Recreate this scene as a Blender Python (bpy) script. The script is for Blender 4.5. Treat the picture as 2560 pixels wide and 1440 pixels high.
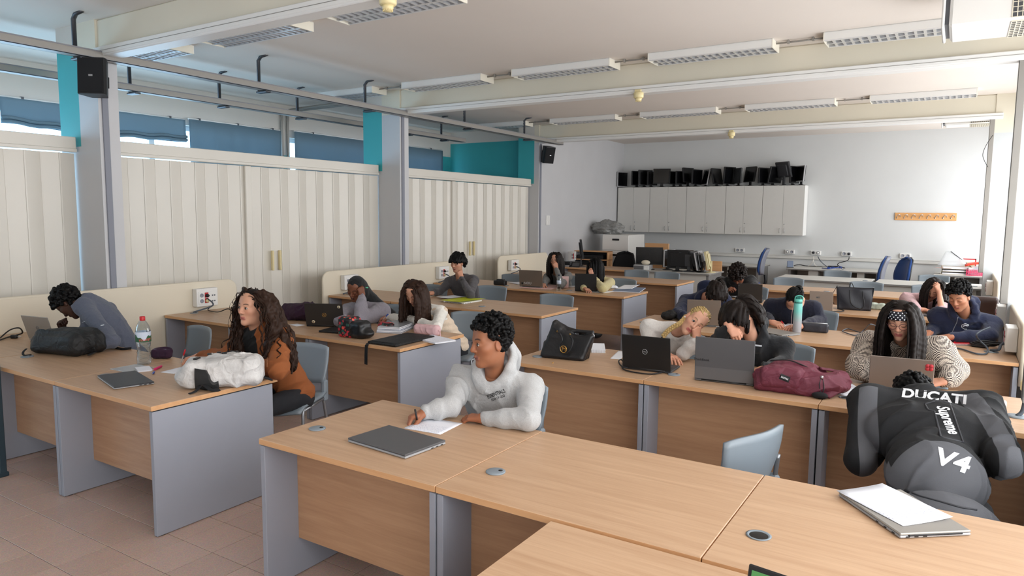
import bpy, bmesh, math, random
import numpy as np
from mathutils import Vector, Matrix

for _o in list(bpy.data.objects):
    bpy.data.objects.remove(_o, do_unlink=True)
SC = bpy.context.scene
COL = SC.collection

# ---------------------------------------------------------------- camera
CAM_H = 1.79
F_PX, YAW, PITCH, ROLL = 1765.34, -0.5623644, -0.10382194, 0.00983786
_fw = Vector((math.sin(YAW) * math.cos(PITCH), math.cos(YAW) * math.cos(PITCH), math.sin(PITCH)))
_r0 = Vector((math.cos(YAW), -math.sin(YAW), 0))
_u0 = _r0.cross(_fw)
_r = _r0 * math.cos(ROLL) + _u0 * math.sin(ROLL)
_u = -_r0 * math.sin(ROLL) + _u0 * math.cos(ROLL)
cam_d = bpy.data.cameras.new('camera')
cam = bpy.data.objects.new('camera', cam_d)
COL.objects.link(cam)
m = Matrix.Identity(4)
for i in range(3):
    m[i][0], m[i][1], m[i][2] = _r[i], _u[i], -_fw[i]
m[2][3] = CAM_H
cam.matrix_world = m
cam_d.sensor_width = 36
cam_d.lens = F_PX * 36 / 2560
cam_d.clip_start = 0.05
SC.camera = cam

# ---------------------------------------------------------------- daylight and exposure
SC.view_settings.view_transform = 'Standard'
SC.view_settings.look = 'None'
SC.view_settings.gamma = 1.0
SC.view_settings.use_curve_mapping = False
SC.view_settings.exposure = 0.0
world = bpy.data.worlds.new('overcast_sky')
SC.world = world
world.use_nodes = True
_bg = world.node_tree.nodes['Background']
_bg.inputs[0].default_value = (0.96, 0.98, 1.0, 1)
_bg.inputs[1].default_value = 6.0


def portal(name, loc, rot, sx, sy):
    d = bpy.data.lights.new(name, 'AREA')
    d.shape = 'RECTANGLE'
    d.size, d.size_y = sx, sy
    d.cycles.is_portal = True
    o = bpy.data.objects.new(name, d)
    COL.objects.link(o)
    o.location = loc
    o.rotation_euler = rot
    return o


# windows along the right wall face -x, those of the side room face +x
for _y0, _y1 in ((-2.9, 3.6), (3.83, 7.81), (8.05, 12.18), (12.42, 16.3)):
    portal('daylight_portal', (0.93, (_y0 + _y1) / 2, 1.92), (0, math.radians(90), 0), 2.56, _y1 - _y0)
portal('daylight_portal', (-9.62, 2.67, 2.0), (0, math.radians(-90), 0), 2.1, 10.3)
portal('daylight_portal', (-9.62, 10.1, 2.0), (0, math.radians(-90), 0), 2.1, 4.0)

# ---------------------------------------------------------------- helpers
R = math.radians


def at(px, py, y=None, z=None, x=None):
    """the point of the room seen at pixel (px,py) of the 2560x1440 photo, on the plane y=, z= or x="""
    d = _fw + _r * ((px - 1280) / F_PX) - _u * ((py - 720) / F_PX)
    if y is not None:
        t = y / d.y
    elif z is not None:
        t = (z - CAM_H) / d.z
    else:
        t = x / d.x
    return Vector((d.x * t, d.y * t, CAM_H + d.z * t))


def lin(r, g, b):
    def f(c):
        c /= 255.0
        return c / 12.92 if c <= 0.04045 else ((c + 0.055) / 1.055) ** 2.4
    return (f(r), f(g), f(b))


MATS = {}


def mat(name, col=None, rough=0.6, metal=0.0, bump=0.0, bscale=200.0, var=0.0, vscale=8.0, coat=0.0, spec=0.5, alpha=1.0, sheen=0.0, stretch=None, emis=None, wave=None):
    """a procedural material: base colour with optional noise variation and noise bump"""
    if name in MATS:
        return MATS[name]
    M = bpy.data.materials.new(name)
    M.use_nodes = True
    nt = M.node_tree
    b = nt.nodes['Principled BSDF']
    b.inputs['Base Color'].default_value = (*col, 1)
    b.inputs['Roughness'].default_value = rough
    b.inputs['Metallic'].default_value = metal
    b.inputs['Specular IOR Level'].default_value = spec
    b.inputs['Coat Weight'].default_value = coat
    if sheen:
        b.inputs['Sheen Weight'].default_value = sheen
    if alpha < 1:
        b.inputs['Alpha'].default_value = alpha
    if emis:
        b.inputs['Emission Color'].default_value = (*emis[0], 1)
        b.inputs['Emission Strength'].default_value = emis[1]
    tc = None
    if bump or var:
        tc = nt.nodes.new('ShaderNodeTexCoord')
        mp = nt.nodes.new('ShaderNodeMapping')
        nt.links.new(tc.outputs['Object'], mp.inputs[0])
        if stretch:
            mp.inputs['Scale'].default_value = stretch
    if var:
        n = nt.nodes.new('ShaderNodeTexNoise')
        n.inputs['Scale'].default_value = vscale
        n.inputs['Detail'].default_value = 5
        nt.links.new(mp.outputs[0], n.inputs['Vector'])
        r = nt.nodes.new('ShaderNodeValToRGB')
        r.color_ramp.elements[0].position = 0.3
        r.color_ramp.elements[1].position = 0.7
        r.color_ramp.elements[0].color = (*[c * (1 - var) for c in col], 1)
        r.color_ramp.elements[1].color = (*[min(1, c * (1 + var)) for c in col], 1)
        nt.links.new(n.outputs[0], r.inputs[0])
        nt.links.new(r.outputs[0], b.inputs['Base Color'])
    if bump:
        n2 = nt.nodes.new('ShaderNodeTexNoise')
        n2.inputs['Scale'].default_value = bscale
        n2.inputs['Detail'].default_value = 3
        nt.links.new(mp.outputs[0], n2.inputs['Vector'])
        bp = nt.nodes.new('ShaderNodeBump')
        bp.inputs['Strength'].default_value = bump
        bp.inputs['Distance'].default_value = 0.01
        nt.links.new(n2.outputs[0], bp.inputs['Height'])
        nt.links.new(bp.outputs[0], b.inputs['Normal'])
        if wave:
            n3 = nt.nodes.new('ShaderNodeTexNoise')
            n3.inputs['Scale'].default_value = wave[0]
            n3.inputs['Detail'].default_value = 2
            n3.inputs['Distortion'].default_value = 1.2
            nt.links.new(mp.outputs[0], n3.inputs['Vector'])
            b3 = nt.nodes.new('ShaderNodeBump')
            b3.inputs['Strength'].default_value = wave[1]
            b3.inputs['Distance'].default_value = 0.03
            nt.links.new(n3.outputs[0], b3.inputs['Height'])
            nt.links.new(b3.outputs[0], bp.inputs['Normal'])
    MATS[name] = M
    return M


def wood_mat(name, ca, cb, sc=(1.2, 22, 22), rough=0.38):
    M = bpy.data.materials.new(name)
    M.use_nodes = True
    nt = M.node_tree
    b = nt.nodes['Principled BSDF']
    tc = nt.nodes.new('ShaderNodeTexCoord')
    oi = nt.nodes.new('ShaderNodeObjectInfo')
    ad = nt.nodes.new('ShaderNodeVectorMath')
    ad.operation = 'ADD'
    nt.links.new(tc.outputs['Object'], ad.inputs[0])
    mu = nt.nodes.new('ShaderNodeMath')
    mu.operation = 'MULTIPLY'
    mu.inputs[1].default_value = 9.0
    nt.links.new(oi.outputs['Random'], mu.inputs[0])
    nt.links.new(mu.outputs[0], ad.inputs[1])
    mp = nt.nodes.new('ShaderNodeMapping')
    mp.inputs['Scale'].default_value = sc
    nt.links.new(ad.outputs[0], mp.inputs[0])
    n = nt.nodes.new('ShaderNodeTexNoise')
    n.inputs['Scale'].default_value = 1.6
    n.inputs['Detail'].default_value = 6
    n.inputs['Distortion'].default_value = 0.5
    nt.links.new(mp.outputs[0], n.inputs['Vector'])
    n2 = nt.nodes.new('ShaderNodeTexNoise')
    n2.inputs['Scale'].default_value = 9
    n2.inputs['Detail'].default_value = 3
    nt.links.new(mp.outputs[0], n2.inputs['Vector'])
    mx = nt.nodes.new('ShaderNodeMath')
    mx.operation = 'ADD'
    m3 = nt.nodes.new('ShaderNodeMath')
    m3.operation = 'MULTIPLY'
    m3.inputs[1].default_value = 0.35
    nt.links.new(n2.outputs[0], m3.inputs[0])
    nt.links.new(n.outputs[0], mx.inputs[0])
    nt.links.new(m3.outputs[0], mx.inputs[1])
    r = nt.nodes.new('ShaderNodeValToRGB')
    r.color_ramp.elements[0].position = 0.45
    r.color_ramp.elements[1].position = 0.95
    r.color_ramp.elements[0].color = (*ca, 1)
    r.color_ramp.elements[1].color = (*cb, 1)
    nt.links.new(mx.outputs[0], r.inputs[0])
    nt.links.new(r.outputs[0], b.inputs['Base Color'])
    b.inputs['Roughness'].default_value = rough
    MATS[name] = M
    return M


class MB:
    """collects geometry for one mesh object"""

    def __init__(s):
        s.v, s.f, s.mi, s.sm = [], [], [], []

    def add(s, vs, fs, mi=0, smooth=False, M=None):
        o = len(s.v)
        for p in vs:
            p = Vector(p)
            if M is not None:
                p = M @ p
            s.v.append((p.x, p.y, p.z))
        for f in fs:
            s.f.append([o + i for i in f])
            s.mi.append(mi)
            s.sm.append(smooth)
        return s

    def box(s, x0, x1, y0, y1, z0, z1, mi=0, b=0.0, M=None):
        if x1 < x0: x0, x1 = x1, x0
        if y1 < y0: y0, y1 = y1, y0
        if z1 < z0: z0, z1 = z1, z0
        b = min(b, (x1 - x0) * .45, (y1 - y0) * .45, (z1 - z0) * .45)
        if b <= 0:
            vs = [(x, y, z) for z in (z0, z1) for y in (y0, y1) for x in (x0, x1)]
            fs = [(0, 2, 3, 1), (4, 5, 7, 6), (0, 1, 5, 4), (2, 6, 7, 3), (0, 4, 6, 2), (1, 3, 7, 5)]
            return s.add(vs, fs, mi, False, M)
        vs, idx = [], {}
        X, Y, Z = (x0, x1), (y0, y1), (z0, z1)
        for i in (0, 1):
            for j in (0, 1):
                for k in (0, 1):
                    for a in range(3):
                        p = [X[i], Y[j], Z[k]]
                        for c, e in ((0, i), (1, j), (2, k)):
                            if c != a:
                                p[c] += b if e == 0 else -b
                        idx[i, j, k, a] = len(vs)
                        vs.append(p)
        fs = []
        for e in (0, 1):
            q = [idx[e, 0, 0, 0], idx[e, 1, 0, 0], idx[e, 1, 1, 0], idx[e, 0, 1, 0]]
            fs.append(q if e else q[::-1])
            q = [idx[0, e, 0, 1], idx[0, e, 1, 1], idx[1, e, 1, 1], idx[1, e, 0, 1]]
            fs.append(q if e else q[::-1])
            q = [idx[0, 0, e, 2], idx[1, 0, e, 2], idx[1, 1, e, 2], idx[0, 1, e, 2]]
            fs.append(q if e else q[::-1])
        for e in (0, 1):
            for g in (0, 1):
                fs.append([idx[e, g, 0, 0], idx[e, g, 0, 1], idx[e, g, 1, 1], idx[e, g, 1, 0]])
                fs.append([idx[e, 0, g, 0], idx[e, 0, g, 2], idx[e, 1, g, 2], idx[e, 1, g, 0]])
                fs.append([idx[0, e, g, 1], idx[0, e, g, 2], idx[1, e, g, 2], idx[1, e, g, 1]])
        for i in (0, 1):
            for j in (0, 1):
                for k in (0, 1):
                    fs.append([idx[i, j, k, 0], idx[i, j, k, 1], idx[i, j, k, 2]])
        return s.add(vs, fs, mi, False, M)

    def tube(s, pts, rad, n=8, mi=0, caps=True, M=None, flat=1.0, up=None):
        """a swept tube; rad a number or one per point; flat squashes it along the second normal"""
        pts = [Vector(p) for p in pts]
        if not hasattr(rad, '__len__'):
            rad = [rad] * len(pts)
        vs, fs = [], []
        prev = None
        for i, p in enumerate(pts):
            t = (pts[min(i + 1, len(pts) - 1)] - pts[max(i - 1, 0)])
            if t.length < 1e-9:
                t = Vector((0, 0, 1))
            t.normalize()
            if prev is None:
                a = Vector(up) if up is not None else (Vector((0, 0, 1)) if abs(t.z) < .9 else Vector((1, 0, 0)))
            else:
                a = prev
            nrm = a - t * a.dot(t)
            if nrm.length < 1e-6:
                nrm = t.orthogonal()
            nrm.normalize()
            prev = nrm
            bn = t.cross(nrm)
            for k in range(n):
                w = 2 * math.pi * k / n
                vs.append(p + nrm * (math.cos(w) * rad[i] * flat) + bn * (math.sin(w) * rad[i]))
        for i in range(len(pts) - 1):
            for k in range(n):
                a, b2 = i * n + k, i * n + (k + 1) % n
                fs.append((a, b2, b2 + n, a + n))
        if caps:
            fs.append(tuple(range(n))[::-1])
            fs.append(tuple(range((len(pts) - 1) * n, len(pts) * n)))
        return s.add(vs, fs, mi, n > 4, M)

    def lathe(s, prof, n=20, mi=0, M=None, smooth=True):
        vs, fs = [], []
        for r_, z in prof:
            for k in range(n):
                w = 2 * math.pi * k / n
                vs.append((r_ * math.cos(w), r_ * math.sin(w), z))
        for i in range(len(prof) - 1):
            for k in range(n):
                a, b2 = i * n + k, i * n + (k + 1) % n
                fs.append((a, b2, b2 + n, a + n))
        fs.append(tuple(range(n))[::-1])
        fs.append(tuple(range((len(prof) - 1) * n, len(prof) * n)))
        return s.add(vs, fs, mi, smooth, M)

    def prism(s, poly, z0, z1, mi=0, M=None):
        """a polygon in xy pulled from z0 to z1"""
        n = len(poly)
        vs = [(x, y, z0) for x, y in poly] + [(x, y, z1) for x, y in poly]
        fs = [tuple(range(n))[::-1], tuple(range(n, 2 * n))]
        fs += [(i, (i + 1) % n, n + (i + 1) % n, n + i) for i in range(n)]
        return s.add(vs, fs, mi, False, M)

    def grid(s, fn, nu, nv, mi=0, smooth=True, M=None):
        vs = [fn(i / nu, j / nv) for j in range(nv + 1) for i in range(nu + 1)]
        fs = [(j * (nu + 1) + i, j * (nu + 1) + i + 1, (j + 1) * (nu + 1) + i + 1, (j + 1) * (nu + 1) + i) for j in range(nv) for i in range(nu)]
        return s.add(vs, fs, mi, smooth, M)

    def shell(s, fn, nu, nv, th, mi=0, smooth=True, M=None):
        """a sheet of thickness th: fn gives the middle surface"""
        P = [[Vector(fn(i / nu, j / nv)) for i in range(nu + 1)] for j in range(nv + 1)]
        A, B = [], []
        for j in range(nv + 1):
            for i in range(nu + 1):
                du = P[j][min(i + 1, nu)] - P[j][max(i - 1, 0)]
                dv = P[min(j + 1, nv)][i] - P[max(j - 1, 0)][i]
                nn = du.cross(dv)
                nn = nn.normalized() if nn.length > 1e-12 else Vector((0, 0, 1))
                A.append(P[j][i] + nn * th / 2)
                B.append(P[j][i] - nn * th / 2)
        W = nu + 1
        N = len(A)
        fs = []
        for j in range(nv):
            for i in range(nu):
                q = (j * W + i, j * W + i + 1, (j + 1) * W + i + 1, (j + 1) * W + i)
                fs.append(q)
                fs.append(tuple(N + k for k in q[::-1]))
        ring = [i for i in range(W)] + [j * W + nu for j in range(1, nv + 1)] + [nv * W + i for i in range(nu - 1, -1, -1)] + [j * W for j in range(nv - 1, 0, -1)]
        for k in range(len(ring)):
            a, b2 = ring[k], ring[(k + 1) % len(ring)]
            fs.append((a, N + a, N + b2, b2))
        return s.add(A + B, fs, mi, smooth, M)

    def ball(s, c, r, n=10, mi=0, M=None):
        if not hasattr(r, '__len__'):
            r = (r, r, r)
        vs, fs = [], []
        for j in range(n + 1):
            th = math.pi * j / n
            for k in range(2 * n):
                ph = math.pi * k / n
                vs.append((c[0] + r[0] * math.sin(th) * math.cos(ph), c[1] + r[1] * math.sin(th) * math.sin(ph), c[2] + r[2] * math.cos(th)))
        W = 2 * n
        for j in range(n):
            for k in range(W):
                fs.append((j * W + k, (j + 1) * W + k, (j + 1) * W + (k + 1) % W, j * W + (k + 1) % W))
        return s.add(vs, fs, mi, True, M)

    def mesh(s, name):
        me = bpy.data.meshes.new(name)
        me.from_pydata(s.v, [], s.f)
        me.polygons.foreach_set('material_index', s.mi)
        me.polygons.foreach_set('use_smooth', s.sm)
        me.update()
        return me

    def build(s, name, mats, parent=None, loc=None):
        return link(name, s.mesh(name), mats, parent, loc)


def link(name, me, mats, parent=None, loc=None):
    o = bpy.data.objects.new(name, me)
    COL.objects.link(o)
    for q in (mats if isinstance(mats, (list, tuple)) else [mats]):
        me.materials.append(MATS[q] if isinstance(q, str) else q)
    if parent is not None:
        o.parent = parent
    if loc is not None:
        o.location = loc
    return o


def tag(o, label=None, cat=None, group=None, kind=None):
    if label: o['label'] = label
    if cat: o['category'] = cat
    if group: o['group'] = group
    if kind: o['kind'] = kind
    return o


def thing(name, label, cat, loc=(0, 0, 0), rz=0.0, group=None, rot=None):
    o = bpy.data.objects.new(name, None)
    COL.objects.link(o)
    o.empty_display_size = 0.1
    o.location = loc
    o.rotation_euler = rot if rot is not None else (0, 0, rz)
    return tag(o, label, cat, group)


def struct(name, mb, mats, parent=None):
    o = mb.build(name, mats, parent)
    if parent is None:
        o['kind'] = 'structure'
    return o


def dup(root, loc=None, rz=None, label=None, group=None, rot=None):
    r = root.copy()
    COL.objects.link(r)
    if loc is not None: r.location = loc
    if rz is not None: r.rotation_euler = (0, 0, rz)
    if rot is not None: r.rotation_euler = rot
    if label: r['label'] = label
    if group: r['group'] = group
    for ch in list(root.children):
        c = ch.copy()
        COL.objects.link(c)
        c.parent = r
        for g in ch.children:
            d = g.copy()
            COL.objects.link(d)
            d.parent = c
    return r


def text_mesh(s, size, ext=0.0008, bold=0.0, shear=0.0, space=1.0):
    cu = bpy.data.curves.new('lettering', 'FONT')
    cu.body = s
    cu.size = size
    cu.extrude = ext
    cu.offset = bold * size
    cu.shear = shear
    cu.space_character = space
    cu.align_x = 'CENTER'
    cu.align_y = 'CENTER'
    cu.resolution_u = 3
    o = bpy.data.objects.new('lettering', cu)
    COL.objects.link(o)
    dg = bpy.context.evaluated_depsgraph_get()
    me = bpy.data.meshes.new_from_object(o.evaluated_get(dg))
    bpy.data.objects.remove(o)
    bpy.data.curves.remove(cu)
    me.materials.clear()
    return me


def text_on(s, size, matname, M, parent, name='lettering', **k):
    me = text_mesh(s, size, **k)
    me.transform(M)
    return link(name, me, matname, parent)


def frame(o, xa, za):
    """matrix with x axis xa, z axis za (made orthogonal), origin o"""
    xa = Vector(xa).normalized()
    za = Vector(za)
    za = (za - xa * za.dot(xa)).normalized()
    ya = za.cross(xa)
    M = Matrix.Identity(4)
    for i in range(3):
        M[i][0], M[i][1], M[i][2], M[i][3] = xa[i], ya[i], za[i], o[i]
    return M


def spline(pts, n=8):
    """Catmull-Rom through pts"""
    P = [Vector(p) for p in pts]
    out = []
    for i in range(len(P) - 1):
        p0, p1, p2, p3 = P[max(i - 1, 0)], P[i], P[i + 1], P[min(i + 2, len(P) - 1)]
        for k in range(n):
            t = k / n
            out.append(0.5 * ((2 * p1) + (p2 - p0) * t + (2 * p0 - 5 * p1 + 4 * p2 - p3) * t * t + (3 * p1 - p0 - 3 * p2 + p3) * t ** 3))
    out.append(P[-1])
    return out


random.seed(7)
# ---------------------------------------------------------------- common materials
wood_mat('beech', lin(180, 144, 112), lin(200, 166, 134))
wood_mat('beech_panel', lin(172, 132, 100), lin(192, 152, 118))
wood_mat('beech_edge', lin(202, 152, 106), lin(214, 166, 120), rough=.45)
wood_mat('brown_wood', lin(110, 70, 42), lin(140, 92, 58))
mat('grey_panel', lin(148, 151, 161), .5, var=.03, vscale=3)
mat('grey_panel_edge', lin(128, 131, 142), .5)
mat('light_laminate', lin(196, 194, 188), .45, var=.02)
mat('dark_laminate_edge', lin(120, 118, 116), .5)
mat('white_paint', lin(214, 208, 200), .8, bump=.05, bscale=60)
mat('ceiling_paint', lin(226, 217, 208), .9, var=.02, vscale=.8, bump=.04, bscale=20)
mat('cream_paint', lin(222, 215, 197), .7, var=.02, vscale=1.5)
mat('grey_paint', lin(198, 198, 200), .6, var=.02, vscale=2)
mat('column_paint', lin(198, 201, 202), .7)
mat('backwall_paint', lin(214, 216, 216), .8, var=.015, vscale=2, bump=.05, bscale=50)
mat('teal_paint', lin(60, 168, 172), .55, var=.03, vscale=2)
mat('white_plastic', lin(232, 231, 228), .4)
mat('cream_plastic', lin(226, 210, 160), .4)
mat('pvc', lin(218, 213, 203), .32, var=.02, vscale=2)
mat('board_cream', lin(222, 212, 192), .5, var=.02, vscale=2)
mat('trunk_grey', lin(150, 146, 140), .45, metal=.2)
mat('dark_metal', lin(88, 91, 97), .4, metal=.7)
mat('steel', lin(190, 190, 192), .3, metal=.9)
mat('chair_grey', lin(128, 138, 146), .45)
mat('chair_metal', lin(150, 152, 156), .35, metal=.7)
mat('black_plastic', lin(22, 22, 24), .45)
mat('screen_black', lin(10, 10, 12), .18)
mat('black_fabric', lin(20, 20, 23), .9, bump=.2, bscale=400)
mat('red_plastic', lin(190, 28, 34), .4)
mat('paper', lin(236, 238, 244), .7)
mat('silver', lin(176, 178, 182), .38, metal=.55)
mat('dark_silver', lin(112, 113, 116), .4, metal=.5)
# ================================================================ the room
YB = 16.37           # back wall
XL = -7.1            # left wall beyond the last column
CEIL = 3.54
BEAMS = (3.62, 7.83, 12.2)

# floor: terrazzo slab with real tiles where the photo shows them
def terrazzo(name, base, tile):
    M = bpy.data.materials.new(name)
    M.use_nodes = True
    nt = M.node_tree
    b = nt.nodes['Principled BSDF']
    tc = nt.nodes.new('ShaderNodeTexCoord')
    oi = nt.nodes.new('ShaderNodeObjectInfo')
    v = nt.nodes.new('ShaderNodeTexVoronoi')
    v.inputs['Scale'].default_value = 130
    nt.links.new(tc.outputs['Object'], v.inputs['Vector'])
    n = nt.nodes.new('ShaderNodeTexNoise')
    n.inputs['Scale'].default_value = 260
    n.inputs['Detail'].default_value = 4
    nt.links.new(tc.outputs['Object'], n.inputs['Vector'])
    r = nt.nodes.new('ShaderNodeValToRGB')
    e = r.color_ramp.elements
    e[0].position, e[1].position = .30, .72
    e[0].color = (*[c * .78 for c in base], 1)
    e[1].color = (*[min(1, c * 1.18) for c in base], 1)
    nt.links.new(n.outputs[0], r.inputs[0])
    mx = nt.nodes.new('ShaderNodeMixRGB')
    mx.blend_type = 'OVERLAY'
    mx.inputs[0].default_value = .12
    nt.links.new(r.outputs[0], mx.inputs[1])
    nt.links.new(v.outputs['Color'], mx.inputs[2])
    hs = nt.nodes.new('ShaderNodeHueSaturation')
    hs.inputs['Saturation'].default_value = .9
    ma = nt.nodes.new('ShaderNodeMapRange')
    ma.inputs[3].default_value = .93
    ma.inputs[4].default_value = 1.05
    nt.links.new(oi.outputs['Random'], ma.inputs[0])
    nt.links.new(ma.outputs[0], hs.inputs['Value'])
    nt.links.new(mx.outputs[0], hs.inputs['Color'])
    out = hs.outputs[0]
    if not tile:
        br = nt.nodes.new('ShaderNodeTexBrick')
        br.offset = 0
        br.inputs['Scale'].default_value = 1
        br.inputs['Brick Width'].default_value = .262
        br.inputs['Row Height'].default_value = .262
        br.inputs['Mortar Size'].default_value = .002
        br.inputs['Mortar'].default_value = (*[c * .4 for c in base], 1)
        nt.links.new(tc.outputs['Object'], br.inputs['Vector'])
        nt.links.new(out, br.inputs['Color1'])
        nt.links.new(out, br.inputs['Color2'])
        out = br.outputs[0]
    nt.links.new(out, b.inputs['Base Color'])
    b.inputs['Roughness'].default_value = .3
    MATS[name] = M


terrazzo('terrazzo_tile', lin(190, 160, 144), True)
terrazzo('terrazzo_floor', lin(186, 156, 140), False)
mb = MB().box(-9.9, 1.3, -3.2, YB + .2, -.3, -.002)
floor = struct('floor', mb, 'terrazzo_floor')
TILE = .262
MB().box(-6.76 - TILE / 2, -6.76 + TILE * 20.5, .735 - TILE / 2, .735 + TILE * 13.5, -.0025, -.0015).build('grout_bed', mat('grout_dark', lin(92, 78, 72), .9), floor)
tm = MB().box(-TILE / 2 + .0016, TILE / 2 - .0016, -TILE / 2 + .0016, TILE / 2 - .0016, -.006, 0, b=.0008).mesh('tile')
tm.materials.append(MATS['terrazzo_tile'])
for i in range(21):
    for j in range(14):
        o = bpy.data.objects.new('tile', tm)
        COL.objects.link(o)
        o.parent = floor
        o.location = (-6.76 + i * TILE, .735 + j * TILE, 0)

struct('ceiling', MB().box(-9.9, 1.3, -3.2, YB + .2, CEIL, CEIL + .25), 'ceiling_paint')
# back, front, left walls
struct('wall_back', MB().box(-7.6, 1.3, YB, YB + .2, 0, CEIL), 'backwall_paint')
struct('wall_front', MB().box(-9.9, 1.3, -3.2, -3.0, 0, CEIL), 'white_paint')
struct('wall_left', MB().box(-7.57, XL, 12.4, YB, 0, CEIL), 'grey_paint')
struct('wall_side_end', MB().box(-9.7, -7.57, 12.5, 12.7, 0, 3.3).box(-9.7, -7.57, 12.5, 12.7, 3.3, CEIL, mi=1), ['teal_paint', 'white_paint'])
# beams with a soft haunch where they meet the columns
for k, y in enumerate(BEAMS):
    mb = MB().box(-7.2, .95, y + .02, y + .13, 3.24, CEIL, b=.012)
    struct('beam', mb, 'cream_paint')
    mb = MB()
    xl = -6.84 if k < 2 else -7.08
    mb.box(xl, .42, y - .035, y + .018, 3.205, 3.275, b=.006)
    mb.box(xl, .42, y - .030, y + .125, 3.19, 3.238, b=.006)
    mb.box(xl, .42, y - .038, y - .034, 3.235, 3.239, mi=1)
    struct('trim_%d' % (k + 1), mb, ['white_plastic', 'trunk_grey'])
# columns on the partition line
for k, y in enumerate(BEAMS):
    xf = -6.86 if k < 2 else XL + .012
    mb = MB()
    y1 = y + .19
    mb.box(-7.57, -7.2, y, y1, 0, 2.40, mi=2)
    mb.box(-7.57, -7.2, y, y1, 2.40, 3.32, mi=0)
    mb.box(-7.57, -7.2, y, y1, 3.32, CEIL, mi=1)
    mb.box(-7.2, xf, y, y1, 0, 3.2, mi=2)
    mb.box(-7.2, xf, y, y1, 3.2, CEIL, mi=3)
    struct('column', mb, ['teal_paint', 'white_paint', 'grey_paint', 'cream_paint'])
    # vertical cable channel on the room-side corner
    mb = MB().box(xf - .002, xf + .016, y + .03, y + .085, 1.0, 3.18, b=.003)
    struct('trim_%d' % (k + 4), mb, 'grey_panel_edge')
# columns on the window side
for k, y in enumerate(BEAMS):
    mb = MB()
    dx = .085 if k == 1 else 0
    mb.box(.33 + dx, .95, y, y + .2, 0, 3.0 if k != 1 else 3.2, mi=0)
    mb.box(.33 + dx, .95, y, y + .2, 3.0 if k != 1 else 3.2, CEIL, mi=1)
    struct('column', mb, ['column_paint', 'cream_paint'])
    mb = MB().box(.27 + dx, .33 + dx, y - .01, y + .075, 1.02, 3.2, b=.004).box(.268 + dx, .272 + dx, y + .005, y + .04, 1.03, 3.19, mi=1)
    struct('trim_%d' % (k + 7), mb, ['trunk_grey', 'dark_metal'])

# window wall on the right: low parapet, ledge, frames and panes
glass = bpy.data.materials.new('window_glass')
glass.use_nodes = True
_nt = glass.node_tree
_nt.nodes.remove(_nt.nodes['Principled BSDF'])
_t = _nt.nodes.new('ShaderNodeBsdfTransparent')
_g = _nt.nodes.new('ShaderNodeBsdfGlossy')
_g.inputs['Roughness'].default_value = .02
_mx = _nt.nodes.new('ShaderNodeMixShader')
_mx.inputs[0].default_value = .06
_nt.links.new(_t.outputs[0], _mx.inputs[1])
_nt.links.new(_g.outputs[0], _mx.inputs[2])
_nt.links.new(_mx.outputs[0], _nt.nodes['Material Output'].inputs[0])
MATS['window_glass'] = glass
filter_glass = glass.copy()  # pane copy with an added blue tint, to turn the side room's daylight bluish
filter_glass.name = 'blue_light_filter_glass'
for _n in filter_glass.node_tree.nodes:
    if _n.type == 'BSDF_TRANSPARENT':
        _n.inputs[0].default_value = (.70, .87, 1.0, 1)
MATS['blue_light_filter_glass'] = filter_glass
mat('dark_panel', lin(40, 36, 36), .6)
mb = MB().box(.80, 1.1, -3.0, YB, 0, .56).box(.95, 1.1, -3.0, YB, 3.2, CEIL)
for y in BEAMS:
    mb.box(.95, 1.1, y - .02, y + .22, .56, 3.2)
mb.box(.95, 1.1, -3.0, -2.9, .56, 3.2).box(.95, 1.1, 16.3, YB, .56, 3.2)
struct('wall_right', mb, 'white_paint')
struct('trim_10', MB().box(.48, 1.0, 7.15, YB, .54, .585, b=.006), 'white_plastic')
struct('trim_11', MB().box(.56, 1.0, -3.0, 7.13, .50, .545, b=.006), 'white_plastic')
struct('trim_12', MB().box(.70, .80, -3.0, YB, .0, .50), 'dark_panel')
wspans = ((-2.9, 3.6), (3.84, 7.81), (8.05, 12.18), (12.42, 16.3))
for n, (y0, y1) in enumerate(wspans):
    w = thing('window_%d' % (n + 1), None, None)
    w['kind'] = 'structure'
    fr = MB()
    fr.box(.96, 1.02, y0, y1, .58, .64, b=.004).box(.96, 1.02, y0, y1, 3.14, 3.2, b=.004)
    k = max(2, round((y1 - y0) / 1.35))
    for i in range(k + 1):
        yy = y0 + (y1 - y0) * i / k
        fr.box(.96, 1.02, max(y0, yy - .03), min(y1, yy + .03), .6, 3.18, b=.004)
    fr.box(.965, 1.015, y0, y1, 2.46, 2.52, b=.004)
    fr.build('window_frame', 'white_plastic', w)
    for i in range(k):
        a, b = y0 + (y1 - y0) * i / k + .03, y0 + (y1 - y0) * (i + 1) / k - .03
        MB().box(.986, .992, a, b, .64, 2.46).build('pane', 'window_glass', w)
        MB().box(.986, .992, a, b, 2.52, 3.14).build('pane', 'window_glass', w)

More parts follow.
